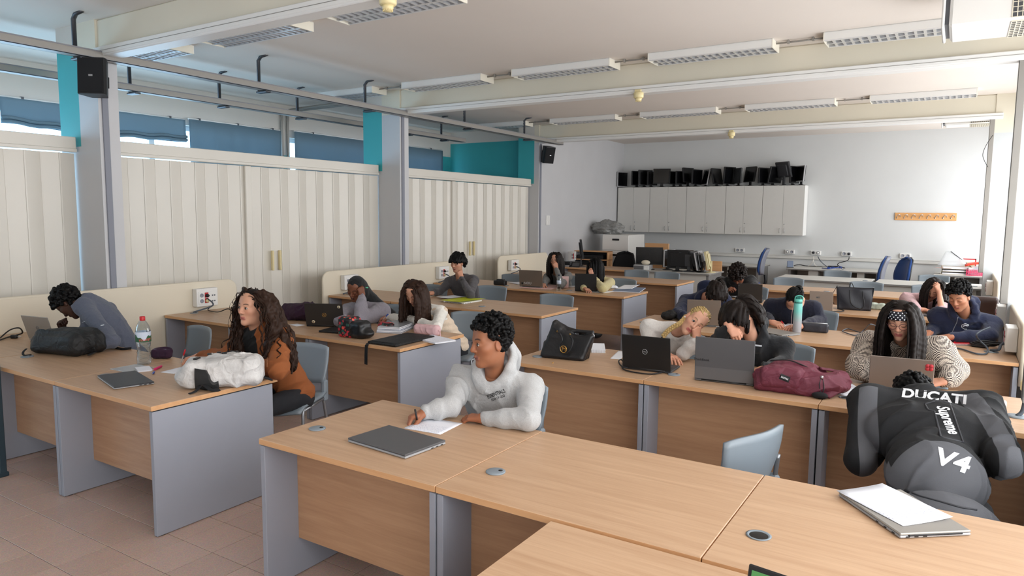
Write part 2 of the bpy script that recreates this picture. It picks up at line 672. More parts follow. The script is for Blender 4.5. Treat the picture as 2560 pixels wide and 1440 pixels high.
# outer wall of the side room, with its windows
mb = MB()
mb.box(-9.75, -9.5, -3.0, 12.5, 3.02, CEIL, mi=0).box(-9.75, -9.5, -3.0, 12.5, 0, .95, mi=1)
mb.box(-9.75, -9.5, 7.84, 8.1, .95, 2.72, mi=1).box(-9.75, -9.5, 7.84, 8.1, 2.72, 3.02, mi=0)
mb.box(-9.75, -9.5, -3.0, -2.5, .95, 3.02, mi=1).box(-9.75, -9.5, 12.1, 12.5, .95, 3.02, mi=1)
struct('wall_side', mb, ['white_paint', 'teal_paint'])
for n, (y0, y1) in enumerate(((-2.5, 7.84), (8.1, 12.1))):
    w = thing('window_%d' % (n + 5), None, None)
    w['kind'] = 'structure'
    fr = MB().box(-9.66, -9.6, y0, y1, .95, 1.02, b=.004).box(-9.66, -9.6, y0, y1, 2.95, 3.02, b=.004)
    k = round((y1 - y0) / 1.0)
    for i in range(k + 1):
        yy = y0 + (y1 - y0) * i / k
        fr.box(-9.66, -9.6, max(y0, yy - .04), min(y1, yy + .04), 1.0, 3.0, b=.004)
    fr.build('window_frame', 'white_plastic', w)
    for i in range(k):
        MB().box(-9.634, -9.628, y0 + (y1 - y0) * i / k + .04, y0 + (y1 - y0) * (i + 1) / k - .04, 1.02, 2.95).build('pane', 'blue_light_filter_glass', w)

# blue-grey fabric roller blinds of the side room
mat('blind_fabric', lin(126, 152, 168), .9, bump=.15, bscale=250)
_nt = MATS['blind_fabric'].node_tree
_tl = _nt.nodes.new('ShaderNodeBsdfTranslucent')
_tl.inputs[0].default_value = (*lin(150, 172, 184), 1)
_ms = _nt.nodes.new('ShaderNodeMixShader')
_ms.inputs[0].default_value = .3
_nt.links.new(_nt.nodes['Principled BSDF'].outputs[0], _ms.inputs[1])
_nt.links.new(_tl.outputs[0], _ms.inputs[2])
_nt.links.new(_ms.outputs[0], _nt.nodes['Material Output'].inputs[0])


def blind(y0, y1, z0, z1, label, folds, swag):
    b = thing('fabric_blind', label, 'blind', (-9.42, y0, z0), group='blinds of the side room windows')
    L, H = y1 - y0, z1 - z0

    def fn(u, v):
        s = .014 * math.sin(u * L * 9 + v * 2) * (1 - v) + .006 * math.sin(u * L * 23)
        dz = -swag * math.sin(math.pi * u) * (1 - v) * .6 + .012 * (1 - v) * math.sin(u * L * 5)
        return (.02 + s, u * L, v * H + dz)
    MB().shell(fn, 40, 10, .006).build('fabric', 'blind_fabric', b)
    if folds:
        for q in range(folds):
            zz = .02 + q * .045
            MB().tube([(.045 + .006 * math.sin(i * .8), L * i / 24, zz - swag * math.sin(math.pi * i / 24) * .6 + .01 * math.sin(i * 1.3)) for i in range(25)], .026, 8, flat=.8).build('fold', 'blind_fabric', b)
    MB().tube([(0, 0, H + .01), (0, L, H + .01)], .012, 8).build('rail', 'white_plastic', b)
    for q in range(3):
        MB().box(-.06, .012, L * (.1 + .4 * q), L * (.1 + .4 * q) + .03, H + .0, H + .03).build('bracket', 'dark_metal', b)
    return b


blind(.9, 3.75, 2.80, 3.08, 'rolled up blue blind left of the first grey column', 2, .05)
blind(3.85, 6.16, 2.78, 3.08, 'half raised sagging blue blind over the bright side room window', 2, .05)
blind(6.22, 7.84, 1.0, 3.10, 'blue blind hanging straight beside the teal pier with conduits', 0, .01)
blind(8.12, 12.1, 1.0, 3.12, 'longest blue blind, between the teal pier and the teal end wall', 0, .01)

# ---------------------------------------------------------------- folding partitions
def partition(y0, y1, label, posts, handles, xoff=0.0):
    t = thing('folding_partition', label, 'partition', (-7.30 + xoff, y0, 0), group='folding partitions between the columns')
    L = y1 - y0
    MB().box(-.045, .05, 0, L, 2.375, 2.49, b=.006).box(-.05, .06, 0, L, 2.345, 2.378, b=.004).build('header', 'pvc', t)
    n = max(3, round(L / .15))
    w = L / n
    for i in range(n):
        a = .017 if i % 2 == 0 else -.017
        q = MB()
        ya, yb = i * w - .003, (i + 1) * w + .003
        vs = [(-a - .005, ya), (-a + .006, ya), (a + .006, yb), (a - .005, yb)]
        q.prism(vs, .02, 2.335)
        # grooves: a narrow raised rib along one side
        q.box(max(-a, a) + .002 if False else -a + .004, -a + .010, ya, ya + .014, .02, 2.335)
        q.build('slat', 'pvc', t)
    for p in posts:
        MB().box(-.02, .05, p - y0 - .045, p - y0 + .045, .015, 2.34, b=.008).build('stile', 'pvc', t)
    for h in handles:
        MB().box(.02, .06, h - y0 - .014, h - y0 + .014, 1.06, 1.31, b=.006).build('handle', 'cream_plastic', t)
    return t


partition(1.5, 3.6, 'white folding partition at the left edge before the first column', [], [])
partition(3.83, 7.81, 'white folding partition with handles between the two nearest columns', [5.55], [5.88, 5.995])
partition(8.04, 12.18, 'white folding partition with handles beside the far grey wall', [9.65], [10.12, 10.24])

# ---------------------------------------------------------------- ceiling cable trays of the side room
def cable_tray(x, y0, y1, z, hangers, label):
    t = thing('cable_tray', label, 'cable tray', (x, y0, z), group='cable trays under the ceiling')
    L = y1 - y0
    q = MB()
    q.box(-.055, .055, 0, L, 0, .006).box(-.055, -.049, 0, L, 0, .075).box(.049, .055, 0, L, 0, .075)
    q.box(.055, .060, 0, L, .064, .070, mi=1).box(.055, .060, 0, L, .004, .008, mi=1)
    q.build('channel', ['trunk_grey', 'grey_panel_edge'], t)
    for h in hangers:
        yy = h - y0
        g = MB()
        top = CEIL - z
        g.tube([(.06, yy, top), (-.045, yy, top - .012), (-.085, yy, top - .05), (-.085, yy, -.005)], .022, 6, flat=.7)
        for s in range(7):
            g.box(-.108, -.104, yy - .008, yy + .008, .02 + s * .05, .045 + s * .05, mi=1)
        g.box(-.10, .075, yy - .035, yy + .035, -.028, -.006, b=.006)
        g.build('hanger', ['dark_metal', 'steel'], t)
    return t


cable_tray(-6.74, -1.0, 12.45, 3.155, [3.42, 5.4, 7.1, 9.35, 11.2], 'long grey cable tray along the tops of the grey columns')
cable_tray(-7.95, -1.0, 10.86, 3.12, [3.2, 4.6, 5.75, 7.0, 8.35, 9.3, 10.3], 'grey cable tray further in, above the side room')
# conduits down the teal pier
for dy, lab in ((7.91, 'grey conduit pipe on the teal pier, nearer the straight blind'), (8.03, 'grey conduit pipe on the teal pier, nearer the longest blind')):
    tag(MB().tube(spline([(-9.46, dy, 1.5), (-9.46, dy, 2.9), (-9.45, dy, 3.3), (-9.35, dy, 3.42), (-8.1, dy, 3.45)], 5), .022, 8).build('conduit_pipe', 'trunk_grey'), lab, 'pipe')

# ---------------------------------------------------------------- louvred ceiling lights (switched off)
mat('louvre_metal', lin(226, 227, 230), .3, metal=.55)
mat('end_cap_white', lin(236, 231, 216), .4)
mat('lamp_tube', lin(228, 228, 226), .4)


def ceiling_light():
    t = thing('ceiling_light', 'x', 'ceiling light')
    L, W, H = 1.30, .30, .085
    q = MB()
    q.box(0, L, 0, .006, -H, 0).box(0, L, W - .006, W, -H, 0).box(0, L, 0, W, -.006, 0)
    q.build('housing', 'white_plastic', t)
    for x in (0, L - .012):
        MB().box(x, x + .012, -.001, W + .001, -H - .002, 0, b=.003).build('end_cap', 'end_cap_white', t)
    q = MB()
    n = 17
    for i in range(1, n):
        x = .012 + (L - .024) * i / n
        q.add([(x - .012, .008, -H + .002), (x + .012, .008, -H + .002), (x, .008, -.035), (x - .012, W - .008, -H + .002), (x + .012, W - .008, -H + .002), (x, W - .008, -.035)], [(0, 1, 4, 3), (1, 2, 5, 4), (2, 0, 3, 5), (0, 2, 1), (3, 4, 5)])
    for y in (.012, W / 2, W - .012):
        q.add([(.012, y - .014, -H + .001), (.012, y + .014, -H + .001), (.012, y, -.03), (L - .012, y - .014, -H + .001), (L - .012, y + .014, -H + .001), (L - .012, y, -.03)], [(0, 3, 4, 1), (1, 4, 5, 2), (2, 5, 3, 0), (0, 1, 2), (3, 5, 4)])
    q.build('louvre', 'louvre_metal', t)
    for y in (W * .27, W * .73):
        MB().tube([(.02, y, -.028), (L - .02, y, -.028)], .013, 8).build('lamp_tube', 'lamp_tube', t)
    return t


_l0 = ceiling_light()
_first = True
ORD = ['leftmost', 'second from the left', 'third from the left', 'fourth from the left', 'fifth from the left']
rows = [(4.42, 'row just behind the nearest beam'), (7.42, 'row in front of the middle beam'), (11.5, 'row in front of the far beam')]
for y, rn in rows:
    xs = [-8.30, -6.47, -4.72, -2.97, -1.21]
    for i, x in enumerate(xs):
        if y < 5 and i == 4:
            continue
        lab = '%s louvred ceiling light of the %s' % (ORD[i], rn)
        if _first:
            _l0.location = (x, y, CEIL)
            _l0['label'] = lab
            _l0['group'] = 'louvred ceiling lights'
            _first = False
        else:
            dup(_l0, (x, y, CEIL), 0, lab, 'louvred ceiling lights')
    for i in range(len(xs) - 1 if y > 5 else 3):
        c = MB()
        xa, xb = xs[i] + 1.30, xs[i + 1]
        c.tube([(xa, y + .15, CEIL - .022), (xb, y + .15, CEIL - .022)], .009, 8)
        for f in (.25, .75):
            xx = xa + (xb - xa) * f
            c.box(xx - .012, xx + .012, y + .13, y + .17, CEIL - .036, CEIL, b=.003)
        tag(c.build('conduit', 'trunk_grey'), 'thin conduit right of the %s light, %s' % (ORD[i].replace(' from the left', ''), rn.replace('row ', '')), 'conduit', 'light conduits')

# smoke detectors on the beam trunking
for (x, y, w) in ((-3.24, 3.62, 'nearest'), (-3.22, 7.83, 'middle'), (-3.34, 12.2, 'far')):
    t = thing('smoke_detector', 'cream smoke detector under the %s beam' % w, 'detector', (x, y - .03, 3.19), group='smoke detectors')
    MB().lathe([(.05, .012), (.058, .0), (.058, -.045), (.05, -.055)], 20).box(-.035, .035, -.035, .035, 0, .04).build('base', 'cream_plastic', t)
    q = MB().lathe([(.04, -.055), (.036, -.075), (.024, -.092), (.012, -.095)], 20)
    for k in range(14):
        a = k * math.tau / 14
        q.box(-.002, .002, .026, .034, -.092, -.057, M=Matrix.Rotation(a, 4, 'Z'))
    q.build('sensor', 'cream_plastic', t)

# loudspeakers on the columns
def loudspeaker(loc, rz, tilt, s, label):
    t = thing('loudspeaker', label, 'loudspeaker', loc, rot=(tilt, 0, rz), group='black wall loudspeakers')
    q = MB()
    q.prism([(-.11 * s, -.09 * s), (.11 * s, -.09 * s), (.12 * s, -.05 * s), (.07 * s, .09 * s), (-.07 * s, .09 * s), (-.12 * s, -.05 * s)], -.16 * s, .16 * s)
    q.build('cabinet', 'black_plastic', t)
    MB().box(-.105 * s, .105 * s, -.098 * s, -.088 * s, -.15 * s, .15 * s, b=.004).build('grille', 'black_fabric', t)
    MB().box(-.012 * s, .022 * s, -.101 * s, -.097 * s, -.008, .008).build('badge', 'steel', t)
    MB().tube([(0, .08 * s, 0), (0, .17 * s, 0)], .02, 8).box(-.04, .04, .16 * s, .18 * s, -.05, .05).build('bracket', 'black_plastic', t)
    return t


loudspeaker((-6.66, 3.50, 2.975), R(38), R(-4), 1.0, 'black loudspeaker on the first grey column')
loudspeaker((-6.93, 12.25, 2.965), R(66), R(14), 1.0, 'black loudspeaker beside the far end of the partition')

# heating / cooling consoles under the ceiling, with slotted grilles
def ceiling_console(loc, L, W, H, label):
    t = thing('ceiling_console', label, 'air conditioner', loc, group='white ceiling consoles')
    MB().box(0, L, 0, W, -H, 0, b=.02).build('casing', 'white_plastic', t)
    MB().box(-.03, .0, .03, W - .03, -H + .03, -.02).build('end_slot', 'dark_metal', t)
    MB().box(-.05, -.028, 0, W, -H, 0, b=.008).build('end_plate', 'white_plastic', t)
    g = MB()
    gx0 = L * .36
    for i in range(22):
        xx = gx0 + (L * .6) * i / 21
        g.box(xx - .003, xx + .003, -.006, .002, -H + .02, -.02)
        g.box(xx - .003, xx + .003, .02, W - .02, -H - .006, -H + .002)
    for i in range(10):
        yy = .02 + (W - .04) * i / 9
        g.box(gx0, L * .96, yy - .003, yy + .003, -H - .007, -H + .002)
        zz = -H + .02 + (H - .04) * i / 9
        g.box(gx0, L * .96, -.008, .002, zz - .002, zz + .002)
    g.build('grille', 'cream_paint', t)
    MB().box(gx0, L * .96, .02, W - .02, -H - .002, -H + .001).box(gx0, L * .96, -.002, .001, -H + .02, -.02).build('grille_backing', 'dark_metal', t)
    return t


ceiling_console((-.16, 6.2, 3.53), 1.05, .55, .35, 'white ceiling console with a grille in the top right corner')
ceiling_console((-.30, 13.2, 3.45), .95, .4, .2, 'small white ceiling console with a grille near the back wall')
# ================================================================ desks
DZ = .74
DD = .84
mat('hole_dark', lin(28, 22, 18), .9)


def make_desk(W, name='classroom_desk', openhole=False):
    t = thing(name, 'x', 'desk')
    q = MB()
    q.box(.002, W - .002, 0, DD, DZ - .028, DZ, b=.002)
    # the lipped edges are a warmer beech
    me = q.mesh('tabletop')
    o = link('tabletop', me, ['beech', 'beech_edge'], t)
    for p in me.polygons:
        if abs(p.normal.z) < .5:
            p.material_index = 1
    for x in (.004, W - .034):
        g = MB().box(x, x + .030, .006, .80, .004, DZ - .034, b=.002).box(x + .004, x + .026, .02, .79, DZ - .036, DZ - .026, mi=1).box(x + .004, x + .026, .03, .06, 0, .006, mi=1).box(x + .004, x + .026, .74, .77, 0, .006, mi=1)
        g.build('leg', ['grey_panel', 'black_plastic'], t)
    MB().box(.034, W - .034, .195, .213, .19, DZ - .03, b=.001).build('modesty_panel', 'beech_panel', t)
    M = Matrix.Translation((.113, .255, DZ))
    if openhole:
        MB().lathe([(.036, -.001), (.041, .003), (.034, .004), (.031, .0012)], 24, M=M).build('grommet', 'chair_grey', t)
        MB().lathe([(.031, .0008), (.03, .0014)], 24, M=M).build('grommet_hole', 'hole_dark', t)
    else:
        MB().lathe([(.04, 0), (.041, .004), (.036, .0065), (.006, .0068)], 24, M=M).build('grommet', 'chair_grey', t)
        MB().lathe([(.009, .0066), (.009, .0074)], 14, M=M @ Matrix.Translation((.016, .012, 0))).build('grommet_hole', 'hole_dark', t)
    return t


XLS = (-6.76, -5.71, -4.665, -3.62)
XRS = (-2.70, -1.655, -.61, .435)
YLS = (2.11, 4.12, 6.33, 8.47, 10.52)
YRS = (2.08, 4.22, 6.30, 8.43, 10.60)
ROWN = ('front', 'second', 'third', 'fourth', 'fifth')
LPOS = ('beside the left wall board', 'in the middle', 'at the aisle end')
RPOS = ('at the aisle end', 'in the middle', 'beside the windows')
_d0 = make_desk(1.045)
_d1 = make_desk(1.045, openhole=True)
_used = [False, False]


def place_desk(x, y, lab, hole=False):
    src = _d1 if hole else _d0
    if not _used[hole]:
        _used[hole] = True
        src.location = (x, y, 0)
        src['label'] = lab
        src['group'] = 'beech classroom desks'
        return src
    return dup(src, (x, y, 0), 0, lab, 'beech classroom desks')


for k in range(5):
    for i in range(3):
        place_desk(XLS[i], YLS[k], 'beech desk %s of the %s row left of the aisle' % (LPOS[i], ROWN[k]))
        place_desk(XRS[i], YRS[k], 'beech desk %s of the %s row right of the aisle' % (RPOS[i], ROWN[k]), hole=(k, i) in ((0, 2), (1, 2), (2, 0), (4, 2)))
_t = make_desk(1.5, 'teacher_desk')
_t.location = (-1.13, 1.215, 0)
_t['label'] = 'beech desk pushed against the front row at the bottom edge'

# further tables of light laminate
def make_table(x0, x1, y0, y1, lab, panel=True, setback=.06, name='laminate_table', h=DZ):
    t = thing(name, lab, 'table', (x0, y0, 0), group='light grey laminate tables')
    W, D = x1 - x0, y1 - y0
    q = MB().box(0, W, 0, D, h - .03, h, b=.004)
    me = q.mesh('tabletop')
    link('tabletop', me, ['light_laminate', 'dark_laminate_edge'], t)
    for p in me.polygons:
        if abs(p.normal.z) < .5:
            p.material_index = 1
    for x in (.03, W - .08):
        MB().box(x, x + .05, .06, D - .06, 0, h - .03, b=.004).build('leg', 'dark_laminate_edge', t)
    if panel:
        MB().box(.08, W - .08, setback, setback + .018, .12, h - .03).build('modesty_panel', 'light_laminate', t)
    else:
        MB().box(.08, W - .08, D - .14, D - .12, .3, h - .03).build('modesty_panel', 'light_laminate', t)
        MB().box(W * .42, W * .60, .08, .5, .05, h - .03, b=.003).build('cable_duct', 'light_laminate', t)
    M = Matrix.Translation((W * .93, D * .45, h))
    MB().lathe([(.04, 0), (.04, .004), (.034, .006)], 20, M=M).build('grommet', 'chair_grey', t)
    return t


make_table(-2.66, -1.18, 12.74, 13.68, 'light grey table with blank front panel behind the fifth right row, aisle side')
make_table(-1.12, .36, 12.74, 13.68, 'light grey table behind the fifth right row, window side')
make_table(-2.98, -1.98, 15.35, 16.3, 'light grey table under the back wall trunking covered with cables', panel=False)
make_table(-1.96, -1.24, 15.35, 16.3, 'short light grey table under the back wall next to blue office chair', panel=False)
make_table(-.36, .45, 15.45, 16.3, 'light grey table in the back right corner carrying trays', panel=False)
make_table(-5.22, -3.80, 12.78, 13.72, 'light grey table crowded with old monitors')
make_table(-4.7, -3.5, 15.3, 16.3, 'light grey table against the back wall behind the monitor table', panel=False)
_t = make_desk(1.52, 'wooden_desk')
_t.location = (-6.76, 12.62, 0)
_t['label'] = 'beech desk with a computer in the back left corner'

# ---------------------------------------------------------------- screens of board along both walls, with sockets
def wall_board(x, y0, y1, z0, z1, label, rc=.1, th=.03):
    t = thing('wall_board', label, 'partition board', (x, y0, 0), group='cream boards behind the wall desks')
    L = y1 - y0
    # rounded upper corners
    P = [(0, z0), (L, z0)]
    for k in range(7):
        a = math.pi / 2 * k / 6
        P.append((L - rc + rc * math.cos(a), z1 - rc + rc * math.sin(a)))
    for k in range(7):
        a = math.pi / 2 * k / 6
        P.append((rc - rc * math.sin(a), z1 - rc + rc * math.cos(a)))
    M = Matrix(((0, 0, 1, 0), (1, 0, 0, 0), (0, 1, 0, 0), (0, 0, 0, 1)))
    q = MB().prism(P, 0, th, M=M)
    q.build('panel', 'board_cream', t)
    n = len(P)
    rim = MB()
    rim.tube([(th / 2, a, b) for a, b in P[1:] + [P[0]]], th * .56, 8)
    rim.build('edging', 'board_cream', t)
    return t


wall_board(-6.805, 1.4, 4.98, .3, 1.035, 'cream board behind the front left desks')
wall_board(-6.805, 6.27, 9.2, .3, 1.03, 'cream board with two socket boxes behind the third left row')
wall_board(-6.82, 10.33, 12.08, .3, 1.045, 'cream board with a socket box behind the fifth left row')
wall_board(.437, 6.3, 9.0, .57, 1.0, 'cream board beside the window end of the third right row', th=.035)
wall_board(.437, 10.5, 13.3, .57, 1.0, 'cream board beside the window end of the fifth right row', th=.035)


def socket_box(loc, rz, label, plug=True):
    t = thing('socket_box', label, 'socket', loc, rz, group='white socket boxes on the boards')
    w, h = .25, .19
    MB().box(-w / 2, w / 2, -.075, 0, -h / 2, h / 2, b=.005).build('casing', 'white_plastic', t)
    MB().box(-w / 2 + .02, w / 2 - .02, -.079, -.073, -h / 2 + .025, h / 2 - .03, b=.002).build('face_plate', 'white_plastic', t)
    for k in range(2):
        for kk in range(1):
            M = Matrix.Translation((-.07, -.080, -.035 + .06 * k)) @ Matrix.Rotation(R(90), 4, 'X')
            MB().lathe([(.021, 0), (.021, .004), (.017, .004), (.016, .001)], 18, M=M).build('outlet', 'grey_panel', t)
        MB().box(-.034, .01, -.081, -.076, -.06 + .058 * k, -.006 + .058 * k, b=.002).build('red_outlet', 'red_plastic', t)
    for k in range(2):
        for j in range(2):
            MB().box(.05 + .025 * j, .064 + .025 * j, -.0815, -.077, -.05 + .06 * k, -.036 + .06 * k).build('data_port', 'dark_metal', t)
    if plug:
        MB().lathe([(.018, 0), (.019, .02), (.012, .035)], 14, M=Matrix.Translation((-.012, -.078, .02)) @ Matrix.Rotation(R(90), 4, 'X')).build('plug', 'black_plastic', t)
        MB().lathe([(.018, 0), (.019, .02), (.012, .03)], 14, M=Matrix.Translation((-.012, -.078, -.035)) @ Matrix.Rotation(R(90), 4, 'X')).build('plug', 'cream_plastic', t)
    return t


mat('cable_grey', lin(74, 82, 92), .5)
mat('cable_black', lin(18, 18, 20), .5)
mat('cable_white', lin(225, 222, 214), .5)
mat('cable_blue', lin(40, 70, 150), .5)


def cable(pts, label, m='cable_grey', r=.006, group=None, n=6):
    return tag(MB().tube(spline(pts, n), r, 6).build('cable', m), label, 'cable', group)


for y, lab in ((4.57, 'socket box with black plug on the front left board'), (6.68, 'socket box on the third row board, nearer the camera'), (8.66, 'socket box on the third row board, behind the seated boy'), (10.73, 'socket box on the fifth left row board')):
    socket_box((-6.772, y, .885), R(90), lab)
    cable([(-6.69, y - .01, .87), (-6.60, y - .015, .84), (-6.59, y - .03, .80), (-6.655, y - .2, .75)], 'grey cable hanging from the %s' % lab, r=.008)
socket_box((-6.93, 13.3, .93), R(90), 'socket box on the grey wall behind the corner computer', plug=False)
for y, lab in ((6.75, 'cream socket box on the window board, nearer the camera'), (8.35, 'cream socket box on the window board behind the boy in navy')):
    socket_box((.435, y, .86), R(-90), lab, plug=False)
socket_box((.435, 11.6, .86), R(-90), 'cream socket box on the far window board', plug=False)

# ---------------------------------------------------------------- grey plastic chairs
def make_chair():
    t = thing('classroom_chair', 'x', 'chair')
    def back(u, v):
        x = (u - .5) * (.47 - .05 * (1 - v) * (1 - v))
        z = .53 + .29 * v
        y = .235 + .05 * v - .055 * (2 * abs(u - .5)) ** 2 + .012 * math.sin(v * math.pi)
        z -= .02 * (2 * abs(u - .5)) ** 4 * (1 if v > .5 else -1) * abs(v - .5) * 2
        return (x, y, z)
    MB().shell(back, 18, 8, .016).build('backrest', 'chair_grey', t)

    def seat(u, v):
        x = (u - .5) * (.42 + .03 * v)
        y = -.22 + .43 * v
        z = .445 - .012 * math.cos((u - .5) * math.pi * 1.6) - .03 * max(0, .18 - v) / .18 + .02 * max(0, v - .85) / .15
        return (x, y, z)
    MB().shell(seat, 12, 12, .016).build('seat', 'chair_grey', t)
    for sx in (-1, 1):
        MB().tube(spline([(sx * .23, -.21, .008), (sx * .205, -.17, .40), (sx * .20, -.12, .425)], 6), .011, 8).build('leg', 'chair_metal', t)
        MB().tube(spline([(sx * .235, .27, .008), (sx * .205, .2, .40), (sx * .205, .215, .47), (sx * .205, .235, .66)], 6), .012, 8).build('leg', 'chair_metal', t)
        MB().tube([(sx * .203, -.15, .425), (sx * .205, .2, .425)], .011, 8).build('seat_rail', 'chair_metal', t)
        MB().box(sx * .205 - .02, sx * .205 + .02, .185, .245, .40, .56, b=.012).build('hinge_block', 'chair_grey', t)
    return t


_c0 = make_chair()
_cu = [False]
CHG = 'grey plastic classroom chairs'


def chair(x, y, rz, label):
    if not _cu[0]:
        _cu[0] = True
        _c0.location = (x, y, 0)
        _c0.rotation_euler = (0, 0, rz)
        _c0['label'] = label
        _c0['group'] = CHG
        return _c0
    return dup(_c0, (x, y, 0), rz, label, CHG)


chair(-.954, 3.344, R(-109), 'empty grey chair turned sideways behind the middle of the front desks')
EMPTY = [
    (-6.05, 7.35, 0, 'empty grey chair half hidden behind the girl in the cream vest'),
    (-4.13, 7.35, 0, 'empty grey chair at the third row desk before the aisle'),
    (-6.1, 9.5, 0, 'empty grey chair behind the boy resting his chin'),
    (-4.85, 11.65, 0, 'empty grey chair behind the girl in pale yellow'),
    (-4.28, 11.6, R(-4), 'empty grey chair at the aisle end of the fifth left row'),
    (-2.28, 11.75, 0, 'empty grey chair right of the boy in the black jacket'),
    (-1.15, 11.75, 0, 'empty grey chair behind the black tote bag'),
    (-.30, 11.75, R(3), 'empty grey chair behind the girl in the pink blouse'),
    (-1.85, 13.95, 0, 'empty grey chair behind the blank fronted grey table'),
    (-.32, 13.95, 0, 'empty grey chair in the far right corner before the trays table'),
]
for x, y, rz, lab in EMPTY:
    chair(x, y, rz, lab)

# blue office chairs and a black one at the back
mat('blue_fabric', lin(22, 62, 122), .9, bump=.2, bscale=300, sheen=.2)
mat('grey_shell', lin(122, 124, 134), .5)


def office_chair(loc, rz, fabric, shell, label, h=.0):
    t = thing('office_chair', label, 'chair', loc, rz, group='swivel office chairs')

    def pad(off, s):
        def fn(u, v):
            w = s * (.20 + .05 * math.sin(math.pi * min(1, v * 1.1 + .12)))
            w *= math.sqrt(max(.02, 1 - (2 * v - 1) ** 8))
            a = (u - .5) * 2
            return (a * w, .22 + .10 * v - .03 * math.sin(v * 3) - .05 * a * a + off, .55 + h + .50 * v)
        return fn
    MB().shell(pad(0, 1), 12, 14, .04).build('backrest', fabric, t)
    MB().shell(pad(.035, .96), 12, 14, .03).build('back_shell', shell, t)
    MB().box(-.23, .23, -.24, .2, .43, .5, b=.03).build('seat', fabric, t)
    MB().box(-.2, .2, -.2, .17, .40, .435, b=.02).build('seat_pan', 'black_plastic', t)
    MB().tube(spline([(0, .05, .42), (0, .22, .42), (0, .30, .50), (0, .29, .66)], 5), .025, 8).build('back_bar', 'black_plastic', t)
    MB().tube([(0, 0, .1), (0, 0, .42)], .03, 10).build('gas_lift', 'black_plastic', t)
    for k in range(5):
        a = k * math.tau / 5
        MB().tube([(0, 0, .11), (.3 * math.cos(a), .3 * math.sin(a), .06)], .02, 6).build('foot', 'black_plastic', t)
        MB().ball((.3 * math.cos(a), .3 * math.sin(a), .03), .03, 6).build('castor', 'black_plastic', t)
    return t


p = at(1899, 700, y=14.3)
office_chair((p.x - .2, 14.3, 0), R(-82), 'blue_fabric', 'grey_shell', 'blue office chair seen edge-on behind the boy with curly hair', .12)
office_chair((at(2203, 690, y=14.45).x - .22, 14.45, 0), R(-88), 'blue_fabric', 'grey_shell', 'lower blue office chair with grey back shell, left of the pair', .04)
office_chair((at(2232, 690, y=15.1).x - .02, 15.1, 0), R(-58), 'blue_fabric', 'black_plastic', 'taller blue office chair leaning right, of the pair')
office_chair((at(1552, 670, y=13.75).x, 13.75, 0), R(4), 'black_fabric', 'black_plastic', 'black office chair at the back left wooden desk', -.03)

# ---------------------------------------------------------------- wall cabinets over the back
mat('cabinet_grey', lin(212, 211, 207), .5, var=.01)
CX = (-7.07, -6.25, -5.36, -4.46, -3.66, -2.80)
CABN = ('leftmost', 'second', 'middle', 'fourth', 'rightmost')
for i in range(5):
    x0, x1 = CX[i] + .003, CX[i + 1] - .003
    t = thing('wall_cabinet', '%s grey wall cabinet of the row under the monitors' % CABN[i], 'cabinet', (x0, 16.0, 1.40), group='grey wall cabinets')
    W = x1 - x0
    MB().box(0, W, .02, .36, 0, 1.065, b=.002).build('body', 'white_plastic' if i == 4 else 'cabinet_grey', t)
    for k in range(2):
        a, b = (0.002, W / 2 - .002) if k == 0 else (W / 2 + .002, W - .002)
        d = MB().box(a, b, 0, .019, .002, 1.063, b=.002).build('door', 'cabinet_grey', t)
        hx = (W / 2 - .05) if k == 0 else (W / 2 + .05)
        MB().tube([(hx, 0, .05), (hx, -.022, .055), (hx, -.022, .145), (hx, 0, .15)], .005, 6).build('handle', 'steel', d)
    MB().lathe([(.012, 0), (.012, .012), (.006, .016)], 12, M=Matrix.Translation((W / 2 + .045, 0, .24)) @ Matrix.Rotation(R(90), 4, 'X')).build('lock', 'steel', t)

# ---------------------------------------------------------------- old monitors
def monitor(loc, rz, w, h, label, tilt=0.0, bezel='black_plastic', back='black_plastic', stand=.12, group='old monitors on the wall cabinets', cables=False, thick=.055, base=True):
    t = thing('computer_monitor', label, 'monitor', loc, rz, group=group)
    T = Matrix.Translation((0, 0, stand)) @ Matrix.Rotation(tilt, 4, 'X')
    q = MB()
    f = .018
    for a in ((-w / 2, w / 2, 0, f), (-w / 2, w / 2, h - f, h), (-w / 2, -w / 2 + f, f, h - f), (w / 2 - f, w / 2, f, h - f)):
        q.box(a[0], a[1], -.014, .012, a[2], a[3], M=T, b=.002)
    q.build('bezel', bezel, t)
    MB().box(-w / 2 + f, w / 2 - f, -.009, .01, f, h - f, M=T).build('screen', 'screen_black', t)
    q = MB().box(-w / 2 + .004, w / 2 - .004, .012, .028, .004, h - .004, M=T, b=.004)
    q.box(-w * .36, w * .36, .028, thick, h * .12, h * .86, M=T, b=.012)
    q.build('back_cover', back, t)
    MB().box(-.035, .035, .03, .055, 0, stand + h * .45, b=.006).build('neck', back, t)
    if base:
        MB().lathe([(.11, 0), (.11, .01), (.05, .018), (.03, .03)], 20, M=Matrix.Translation((0, .03, 0)) @ Matrix.Scale(.85, 4, (0, 1, 0))).build('base', back, t)
    return t


